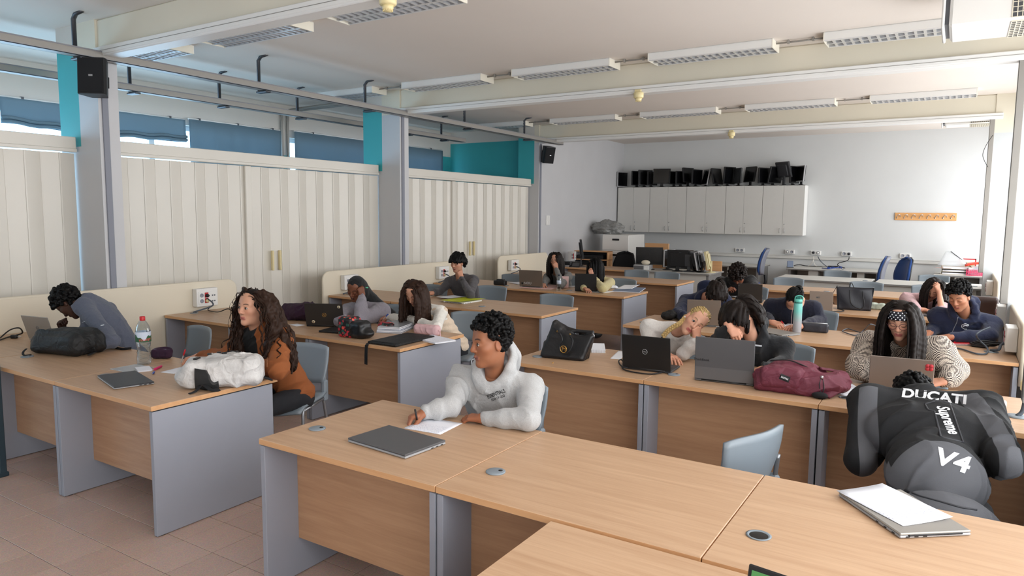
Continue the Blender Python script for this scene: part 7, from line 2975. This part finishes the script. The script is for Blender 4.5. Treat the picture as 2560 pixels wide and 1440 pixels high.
# pink pencil case
c = V3(D(1062, 838, DZ)) + np.array([0, .03, .045])
r_, _o = soft('pink_pencil_case>body', [rbox(c, (.125, .04, .045), .028, BX(.12), .02)], .005, 'pink_soft', 'pale pink fabric pencil case at the second left row', 'pencil case', fold_noise(16, .006, 36), clip=DESKCLIP)
onto(r_, MB().tube(spline([Vector(c) + Vector((.12, 0, .01)), Vector(c) + Vector((.15, -.01, -.01)), Vector(c) + Vector((.17, -.03, -.036)), Vector(c) + Vector((.15, -.05, -.04))], 5), .004, 6), 'tassel', 'pink_soft')
onto(r_, MB().tube([Vector(c) + Vector((-.11, -.02, .045)), Vector(c) + Vector((.11, 0, .045))], .003, 6), 'zip', 'pink_plastic')
# black pencil case of the fourth left row
c = V3(D(1247, 713, DZ)) + np.array([0, .04, .035])
r_, _o = soft('black_pencil_case>body', [rbox(c, (.10, .045, .035), .018, None, .01), rbox(c + np.array([.0, .01, .035]), (.06, .03, .02), .012, None, .01)], .005, 'leather_black', 'black boxy pencil case left of the bronze laptop', 'pencil case', clip=DESKCLIP)
# leather pencil case beside the sports bottle
c = V3(D(2037, 831, DZ)) + np.array([0, .02, .042])
r_, _o = soft('leather_pencil_case>body', [rbox(c, (.112, .036, .042), .022, BX(.06), .02)], .005, 'leather_sheen', 'black leather pencil case right of the teal bottle', 'pencil case', fold_noise(5, .003, 36), clip=DESKCLIP)
onto(r_, MB().tube([Vector(c) + Vector((-.10, -.0, .043)), Vector(c) + Vector((.10, .01, .043))], .003, 6).box(-.105, -.09, -.01, .0, .035, .05, M=Matrix.Translation(Vector(c))), 'zip', 'steel')
# small pastel pencil case
pm = mat('pastel_print', lin(186, 196, 182), .6, var=.35, vscale=26)
c = V3(D(2192, 774, DZ)) + np.array([0, .02, .038])
r_, _o = soft('pastel_pencil_case>body', [rbox(c, (.085, .04, .038), .02, BX(-.05), .01), subcone(c + np.array([-.02, -.05, .05]), c + np.array([.03, .05, .05]), .02, .02, .01)], .005, 'pastel_print', 'small pastel pencil case right of the black tote bag', 'pencil case', fold_noise(9, .005, 40), clip=DESKCLIP)
# metallic open pencil case at the right
c = V3(D(2490, 1050, DZ)) + np.array([0, .035, .05])
r_, _o = soft('metallic_pencil_case>body', [rbox(c, (.042, .035, .05), .014, BX(-.1), .01), subcone(c + np.array([0, -.06, .05]), c + np.array([0, .05, .06]), .016, .022, .008)], .0035, mat('champagne', lin(206, 186, 172), .35, metal=.3), 'open champagne pencil case with green inside, right of the slumped student', 'pencil case', clip=DESKCLIP)
onto(r_, MB().ball((c[0] - .002, c[1] - .004, c[2] + .03), (.018, .02, .014), 8), 'green_ball', mat('bright_green', lin(60, 190, 70), .5))
onto(r_, MB().ball((c[0] - .0, c[1] + .006, c[2] + .026), (.034, .024, .014), 8), 'lining', 'hole_dark')
onto(r_, MB().box(-.003, .003, -.038, -.034, -.01, .03, M=Matrix.Translation(Vector(c))), 'zip', 'steel')
# black handbag with a gold letter
c = V3(D(1405, 898, DZ)) + np.array([.0, .055, .12])
ex = Vector(D(1455, 911, DZ)) - Vector(D(1350, 900, DZ))
rzh = math.atan2(ex.y, ex.x)
Rb = BX(rzh)


def hb(u, v, w_):
    return c + Rb[0] * u + Rb[1] * v + np.array([0, 0, w_])


sk = lambda w_: -.012 + w_ * .15
hull = []
for (u, w0, r0) in ((-.17, -.10, .02), (.12, -.105, .02)):
    pass
pr = [cone(hb(-.145, -.05, -.10), hb(.125, -.05, -.105), .02, .02, .03), cone(hb(-.13, .05, -.10), hb(.125, .05, -.105), .02, .02, .03),
      cone(hb(-.145, -.05, -.10), hb(-.15, -.02, -.02), .02, .02, .03), cone(hb(-.08, .02, .14), hb(.04, .015, .085), .012, .014, .03), cone(hb(.04, .015, .085), hb(.20, .015, .085), .014, .014, .03)]
for i in range(13):
    f = i / 12
    uu = -.155 + .30 * f
    tu = -.085 + .285 * f
    tz = .135 - .115 * math.sin(min(1, f * 1.25) * math.pi / 2) + .07 * max(0, f - .5)
    for vv in (-.045, .0, .045):
        pr.append(cone(hb(uu, vv, -.10), hb(tu, vv * .35, tz), .024, .016, .02))
r_, HB = soft('handbag>body', pr, .006, 'leather_black', 'slouching black handbag with a gold letter charm', 'handbag', fold_noise(5, .003, 18), clip=DESKCLIP)
pts = [hb(-.045, -.05, .085), hb(-.02, -.075, .075), hb(.005, -.085, .03), hb(-.015, -.092, -.02), hb(.0, -.097, -.055), hb(.04, -.099, -.062), hb(.075, -.095, -.03), hb(.085, -.085, .03), hb(.06, -.07, .06), hb(.05, -.05, .065)]
onto(r_, MB().tube(spline([Vector(p_) for p_ in pts], 6), .0065, 8), 'handle', 'leather_black')
gc = Vector(hb(.022, -.103, -.035))
Mg = frame(gc, Vector(Rb[0]), -Vector(Rb[1]))
onto(r_, MB().tube([Vector((.024 * math.cos(a), .024 * math.sin(a), 0)) for a in [i * math.tau / 28 for i in range(29)]], .0024, 8, caps=False, M=Mg), 'charm_ring', 'gold')
o = text_on('M', .044, 'gold', Mg, r_, 'charm_letter', ext=.0015, bold=.0006, shear=.2)
o.data.transform(Matrix.Translation(-Vector(r_.location)))
for u in (-.045, .052):
    onto(r_, MB().lathe([(.007, 0), (.007, .006)], 10, M=frame(Vector(hb(u, -.052, .083 if u < 0 else .068)), Vector(Rb[0]), -Vector(Rb[1]))), 'rivet', 'gold')
onto(r_, MB().tube([Vector(hb(.2 + .018 * math.cos(a), .0, .06 + .018 * math.sin(a))) for a in [i * math.tau / 16 for i in range(17)]], .003, 6, caps=False), 'ring', 'steel')
tag(MB().lathe([(.006, 0), (.006, .004), (.003, .006)], 10).build('gold_stud', 'gold', None, D(1382, 908, DZ)), 'tiny gold stud lying before the handbag', 'stud')
# maroon backpack
ex = Vector(D(2080, 990, DZ)) - Vector(D(1890, 970, DZ))
rzm = math.atan2(ex.y, ex.x)
Rb = BX(rzm)
c = V3(D(1985, 985, DZ)) + np.array([0, .09, .08])


def mb_(u, v, w_):
    return c + Rb[0] * u + Rb[1] * v + np.array([0, 0, w_])


r_, MBP = soft('backpack>body', [rbox(mb_(-.04, 0, -.02), (.205, .13, .065), .05, Rb, .03), ell(mb_(-.02, .03, .045), (.16, .10, .055), Rb, .04), ell(mb_(.16, .0, -.02), (.12, .11, .055), Rb, .05), cone(mb_(.18, .0, .0), mb_(.26, .03, .035), .05, .025, .05), subcone(mb_(.14, .04, .075), mb_(.22, .07, .06), .045, .035, .02)], .006, 'maroon_nylon', 'maroon backpack with a black name patch on the second right row', 'backpack', fold_noise(21, .012, 22), clip=DESKCLIP)
soft('x>front_pocket', [rbox(mb_(-.09, -.085, .012), (.12, .055, .062), .035, Rb, .03), ell(mb_(-.06, -.05, .05), (.11, .06, .035), Rb, .03)], .006, 'maroon_nylon', None, None, fold_noise(22, .005, 26), parent=r_, clip=DESKCLIP)
onto(r_, MB().tube(spline([Vector(mb_(.12, .06, .06)), Vector(mb_(.2, .08, .05)), Vector(mb_(.25, .03, .045)), Vector(mb_(.22, -.06, -.02)), Vector(mb_(.16, -.12, -.06))], 6), .03, 8, flat=.25), 'shoulder_strap', 'maroon_nylon')
onto(r_, MB().tube(spline([Vector(mb_(-.16, .0, .092)), Vector(mb_(-.05, -.02, .108)), Vector(mb_(.06, -.04, .075)), Vector(mb_(.10, -.05, .05))], 6), .004, 6), 'zip', 'black_plastic')
onto(r_, MB().tube(spline([Vector(mb_(.13, -.10, .035)), Vector(mb_(.125, -.125, .0)), Vector(mb_(.135, -.135, -.05)), Vector(mb_(.15, -.13, -.02)), Vector(mb_(.14, -.10, .03))], 5), .003, 6), 'cord', 'black_plastic')
onto(r_, MB().lathe([(.008, 0), (.008, .018)], 10, M=Matrix.Translation(Vector(mb_(.135, -.10, .03)))), 'cord_lock', 'steel')
onto(r_, MB().ball(tuple(mb_(.13, -.14, -.06)), (.045, .03, .02), 8), 'strap_pad', 'black_fabric')
# silver-black name patch laid on the pocket
_fp = [o for o in r_.children if o.name.startswith('front_pocket')][0]
me = bpy.data.meshes.new('patch')
bmm = bmesh.new()
bmesh.ops.create_grid(bmm, x_segments=10, y_segments=4, size=.5)
bmm.to_mesh(me)
bmm.free()
drape(_fp, '', (1950, 940), (1974, 950), .034, 'black_plastic', 'name_patch', off=.003, me=me)
drape(_fp, 'EASTPAK', (1953, 941.5), (1971, 949), .011, 'white_print', 'lettering', bold=.02, off=.0042)
# black tote
p = D(2133, 775, DZ)
t = thing('tote_bag', 'upright black tote bag with two long handles', 'tote bag', (p.x, p.y + .06, DZ), R(6))


def tote(sy):
    def fn(u, v):
        w_ = .17 + .025 * v
        x = (u - .5) * 2 * w_
        bow = math.cos((u - .5) * math.pi) * .5 + .5
        y = sy * (.065 * (1 - v) + (.055 - .02 * v) * bow * v + .012) + .006 * math.sin(u * 9 + v * 5)
        return (x, y, v * .262 - .012 * bow * v)
    return fn


MB().shell(tote(-1), 16, 10, .004).build('front_panel', 'leather_sheen', t)
MB().shell(tote(1), 16, 10, .004).build('back_panel', 'leather_black', t)
MB().box(-.168, .168, -.075, .075, .001, .006).build('base', 'leather_black', t)
for sx in (-1, 1):
    def sidef(u, v, sx=sx):
        w_ = .17 + .025 * v
        yy = (.065 * (1 - v) + .027 * v + .012)
        return (sx * (w_ - .02 * math.sin(u * math.pi) * v), (u - .5) * 2 * yy, v * .262)
    MB().shell(sidef, 8, 10, .004).build('side_panel', 'leather_black', t)
MB().tube(spline([(-.05, -.052, .225), (-.045, -.085, .16), (-.03, -.098, .08), (.03, -.10, .03), (.085, -.098, .03), (.10, -.095, .09), (.085, -.075, .17), (.075, -.052, .225)], 6), .005, 8).build('handle', 'leather_black', t)
MB().tube(spline([(-.06, .055, .24), (-.04, .07, .30), (.02, .08, .18), (.06, .06, .24)], 6), .005, 8).build('handle', 'leather_black', t)
MB().tube(spline([(-.195, -.02, .25), (-.225, -.03, .18), (-.235, -.03, .1), (-.205, -.03, .05)], 6), .003, 6).build('shoulder_strap', 'leather_black', t)
# black furry pouch behind the blonde girl
c = V3(D(1668, 800, DZ)) + np.array([.0, .02, .04])
soft('black_pouch', [ell(c, (.075, .05, .045), None, .02), ell(c + np.array([.04, 0, .02]), (.05, .04, .04), None, .02)], .005, 'nylon_black', 'small black drawstring pouch on the aisle desk behind the blonde girl', 'pouch', fold_noise(19, .008, 60), clip=DESKCLIP)
# brown bag on the far board
c = V3(at(2450, 742, y=9.6)) + np.array([0, 0, 0])
r_, _o = soft('brown_shoulder_bag', [rbox((.40 - .14, 9.12, DZ + .11), (.15, .06, .11), .04, None, .02)], .008, mat('brown_leather', lin(52, 32, 26), .35), 'dark brown bag at the window end of the fourth right row', 'bag', fold_noise(3, .006, 20), clip=DESKCLIP)

# ---------------------------------------------------------------- loose cables and chargers
cable([D(0, 845, .75), D(25, 825, .80), D(48, 820, .82), D(56, 832, .77), D(40, 838, .75), D(20, 843, .75), D(0, 850, .75)], 'black looped charger cable at the left edge', 'cable_black', .006)
t = thing('power_plug', 'black plug on the desk at the left edge', 'plug', D(38, 846, DZ), R(30))
MB().box(-.035, .02, -.018, .018, 0, .03, b=.008).build('body', 'black_plastic', t)
MB().tube([(.02, -.008, .015), (.045, -.008, .015)], .003, 6).tube([(.02, .008, .015), (.045, .008, .015)], .003, 6).build('pins', 'steel', t)
cable([Vector((-6.60, 4.55, .80)), D(520, 775, .752), D(545, 780, .76), D(570, 772, .80), D(585, 780, .75), D(605, 774, .75), D(640, 776, .75)], 'black cable from the front left socket along the second row desk', 'cable_black', .005)
cable([D(1556, 917, .75), D(1549, 910, .76), D(1547, 902, .77), D(1553, 899, .76), D(1558, 906, .75), D(1560, 924, .748), D(1620, 935, .748), D(1655, 931, .75)], 'black cable behind the emblem laptop', 'cable_black', .005)
cable([D(2190, 815, .80), D(2175, 811, .86), D(2160, 825, .76), D(2140, 838, .748), D(2115, 832, .75), D(2106, 827, .75), D(2120, 822, .752), D(2140, 828, .755), D(2165, 836, .75), D(2200, 850, .75)], 'grey cable looping over the third right row seam', 'cable_grey', .005)
cable([D(2345, 866, .75), D(2375, 868, .75), D(2405, 873, .75), D(2440, 884, .75), D(2465, 884, .75), D(2468, 870, .76), D(2450, 852, .80), D(2441, 838, .86), D(2452, 828, .89), D(2475, 818, .92)], 'thick grey cable before the ring binder', 'cable_grey', .007)
for k in range(3):
    cc = D(2458, 862, .76)
    cable([cc + Vector((.09 * math.cos(a) + .02 * k, .06 * math.sin(a), .01 * k + .004)) for a in [i * math.tau / 10 for i in range(11)]], '%s coil of the black charger cable near the window board' % ('lowest', 'middle', 'top')[k], 'cable_black', .006)
t = thing('power_brick', 'black charger brick inside the coiled cable', 'charger', D(2450, 868, DZ), R(-10))
MB().box(-.06, .06, -.03, .03, 0, .03, b=.008).build('body', 'black_plastic', t)
MB().box(-.05, .05, -.031, -.029, .012, .016).build('seam', 'dark_grey_plastic', t)
t = thing('charger_block', 'dark charger block left of the ring binder', 'charger', D(2345, 869, DZ), R(-18))
MB().box(-.05, .05, -.022, .022, 0, .026, b=.007).build('body', 'dark_grey_plastic', t)
MB().tube([(.05, 0, .012), (.07, 0, .01)], .005, 6).build('strain_relief', 'black_plastic', t)
cable([Vector((.36, 6.74, .82)), Vector((.335, 6.72, .80)), Vector((.32, 6.66, .77)), D(2477, 876, .748)], 'green grey cable running down from the window socket box', 'cable_grey', .011)
tag(MB().lathe([(.05, 0), (.05, .004), (.02, .006)], 20).build('grommet_cover', 'chair_grey', None, D(2478, 880, DZ)), 'grey cable outlet cover before the coiled cable', 'cover')
# cable outlet with plug at the right border
t = thing('cable_outlet', 'grey cable outlet with a stiff cable at the right border', 'cable outlet', D(2542, 1042, DZ))
MB().lathe([(.052, 0), (.052, .006), (.03, .008)], 24).build('disc', 'chair_grey', t)
MB().tube(spline([(.0, 0, .004), (.022, .01, .03), (.03, .015, .09), (.03, .015, .15)], 5), .011, 8).build('cable_stub', 'cable_grey', t)
MB().box(.005, .06, -.005, .035, .14, .20, b=.008).build('plug', 'cream_plastic', t)
cable([D(2070, 778, .75), D(2050, 776, .75), D(2088, 779, .752), D(2110, 777, .752), D(2095, 772, .76)], 'black cable beside the beige laptop', 'cable_black', .006)
# tangle on the back tables
bz = DZ
_D0 = D


def D(px, py, z=.785):
    v = _D0(px, py, z)
    y = min(v.y, 16.22)
    return Vector((at(px, py, y=y).x, y, z))


rnd = random.Random(5)
for k, (mname, lab) in enumerate((('cable_white', 'white cable drooping from the back wall socket to the table'), ('cable_black', 'black cable running along the back table edge'), ('cable_white', 'second white cable fanning out on the back table'), ('cable_grey', 'thin grey cable from the pale plug to the tangle'), ('cable_blue', 'blue connector cable on the back table'), ('cable_black', 'black cable from the big black plug'))):
    if k == 0:
        P_ = [at(2034, 641, y=16.28), at(2033, 652, y=16.2), D(2025, 661, bz + .03), D(2020, 664, bz + .01)]
    elif k == 1:
        P_ = [D(1985, 664, bz + .01), D(1998, 660, bz + .03), D(2015, 661, bz + .01), D(2046, 663, bz + .01), D(2075, 665, bz + .01)]
    elif k == 2:
        P_ = [at(2033, 652, y=16.2), D(2040, 660, bz + .02), D(2058, 664, bz + .01), D(2075, 667, bz + .01)]
    elif k == 3:
        P_ = [at(2045, 641, y=16.28), at(2050, 651, y=16.15), D(2065, 660, bz + .03), D(2080, 665, bz + .01), D(2095, 666, bz + .01)]
    elif k == 4:
        P_ = [D(2055, 670, bz + .008), D(2070, 672, bz + .02), D(2085, 670, bz + .01), D(2100, 668, bz + .02), D(2104, 671, bz + .01)]
    else:
        P_ = [at(2123, 642, y=16.25), at(2119, 651, y=16.1), D(2098, 651, bz + .1), D(2095, 658, bz + .05), D(2108, 667, bz + .01), D(2112, 668, bz + .01)]
    cable(P_, lab, mname, .008)
tag(MB().box(-.1, .1, -.03, .03, 0, .035, b=.008).build('power_strip', 'black_plastic', None, D(2083, 664, DZ)), 'black power strip in the cable tangle', 'power strip')
for k, px in enumerate((2072, 2082, 2101)):
    tag(MB().box(-.03, .03, -.018, .018, 0, .03, b=.006).build('video_connector', 'cable_blue', None, D(px, 671 - k * .5, DZ)), '%s blue video connector in the cable tangle' % ('left', 'middle', 'right')[k], 'connector')
t = thing('router', 'grey router standing at the corner of the cable table', 'router', D(1975, 669, DZ), R(20))
MB().box(-.06, .06, -.015, .015, 0, .14, b=.006, M=Matrix.Rotation(R(-8), 4, 'X')).build('body', 'blue_grey_folder', t)
MB().box(-.07, .07, -.03, .03, 0, .012, b=.004).build('foot', 'dark_grey_plastic', t)

# ---------------------------------------------------------------- trays, basket and folders in the back right corner
tp = D(2390, 681, DZ)
tx, ty_ = tp.x, 15.85
for k in range(3):
    t = thing('letter_tray', '%s cream letter tray of the stack on the corner table' % ('lowest', 'middle', 'top')[k], 'tray', (tx, ty_, DZ + .001 + .052 * k), R(3 * k - 2), group='stacked letter trays')
    MB().box(-.24, .24, -.16, .16, 0, .006).box(-.24, .24, .154, .16, 0, .05).box(-.24, -.234, -.16, .16, 0, .05).box(.234, .24, -.16, .16, 0, .05).build('shell', 'board_cream', t)
    MB().box(-.22, .21, -.15, .14, .006, .03).build('papers', 'paper', t)
t = thing('clear_triangle', 'clear plastic display hood leaning on the letter trays', 'display hood', (tx - .05, ty_, DZ + .16), R(0))
MB().shell(lambda u, v: (-.26 + .5 * u * (1 - .6 * v) + .12 * v, -.04 + .08 * v, .27 * v), 6, 6, .004).build('panel', 'clear_plastic', t)
MB().tube([(-.06, .02, .27), (.28, -.02, .0)], .006, 6).build('edge', 'dark_metal', t)
t = thing('red_organiser', 'red plastic organiser behind the clear display hood', 'organiser', (tx + .17, ty_ + .1, DZ + .16))
MB().box(-.14, .14, -.01, .01, .12, .14).box(.12, .14, -.01, .01, 0, .14).box(-.14, -.12, -.01, .01, 0, .14).build('bars', 'red_plastic', t)
MB().box(-.10, .11, -.012, -.004, 0, .07).build('card', 'beige_plastic', t)
bx = D(2435, 690, DZ).x + .03
t = thing('plastic_basket', 'pink perforated basket on the corner table', 'basket', (bx, 15.72, DZ + .002))
mat('hot_pink', lin(226, 40, 96), .45)
q = MB()
for i in range(11):
    xx = -.15 + .03 * i
    q.box(xx - .004, xx + .004, -.105, -.10, .0, .11).box(xx - .004, xx + .004, .10, .105, .0, .11)
for i in range(8):
    yy = -.10 + .0286 * i
    q.box(-.155, -.15, yy - .004, yy + .004, 0, .11).box(.15, .155, yy - .004, yy + .004, 0, .11)
for z_ in (.005, .03, .055, .08, .105):
    q.box(-.155, .155, -.106, -.10, z_ - .005, z_ + .005).box(-.155, .155, .10, .106, z_ - .005, z_ + .005).box(-.156, -.15, -.105, .105, z_ - .005, z_ + .005).box(.15, .156, -.105, .105, z_ - .005, z_ + .005)
q.build('lattice', 'hot_pink', t)
MB().box(-.15, .15, -.10, .10, 0, .006).build('bottom', 'hot_pink', t)
MB().box(-.13, .13, -.08, .08, .008, .14, M=Matrix.Rotation(.06, 4, 'Y')).build('papers', 'paper', t)
tag(MB().shell(lambda u, v: (-.2 + .4 * u, -.09 + .18 * v, .05 * math.sin(u * 2.6) + .02 * v), 8, 4, .02).build('red_folder', mat('red_orange', lin(232, 66, 40), .5), None, (bx + .02, 15.74, DZ + .175)), 'red orange folder lying over the pink basket', 'folder')
tag(MB().box(-.06, .06, -.05, .05, 0, .004).box(-.05, .05, -.051, .04, .004, .006, mi=1).build('blue_card', ['paper', 'cable_blue'], None, (bx + .02, 15.62, DZ + .145)), 'small blue and white card on the basket front', 'card')
sheet((2335, 668), (2352, 672), (2358, 664), 'pink paper corner left of the letter trays', DZ + .11, 'pink_plastic', .2)
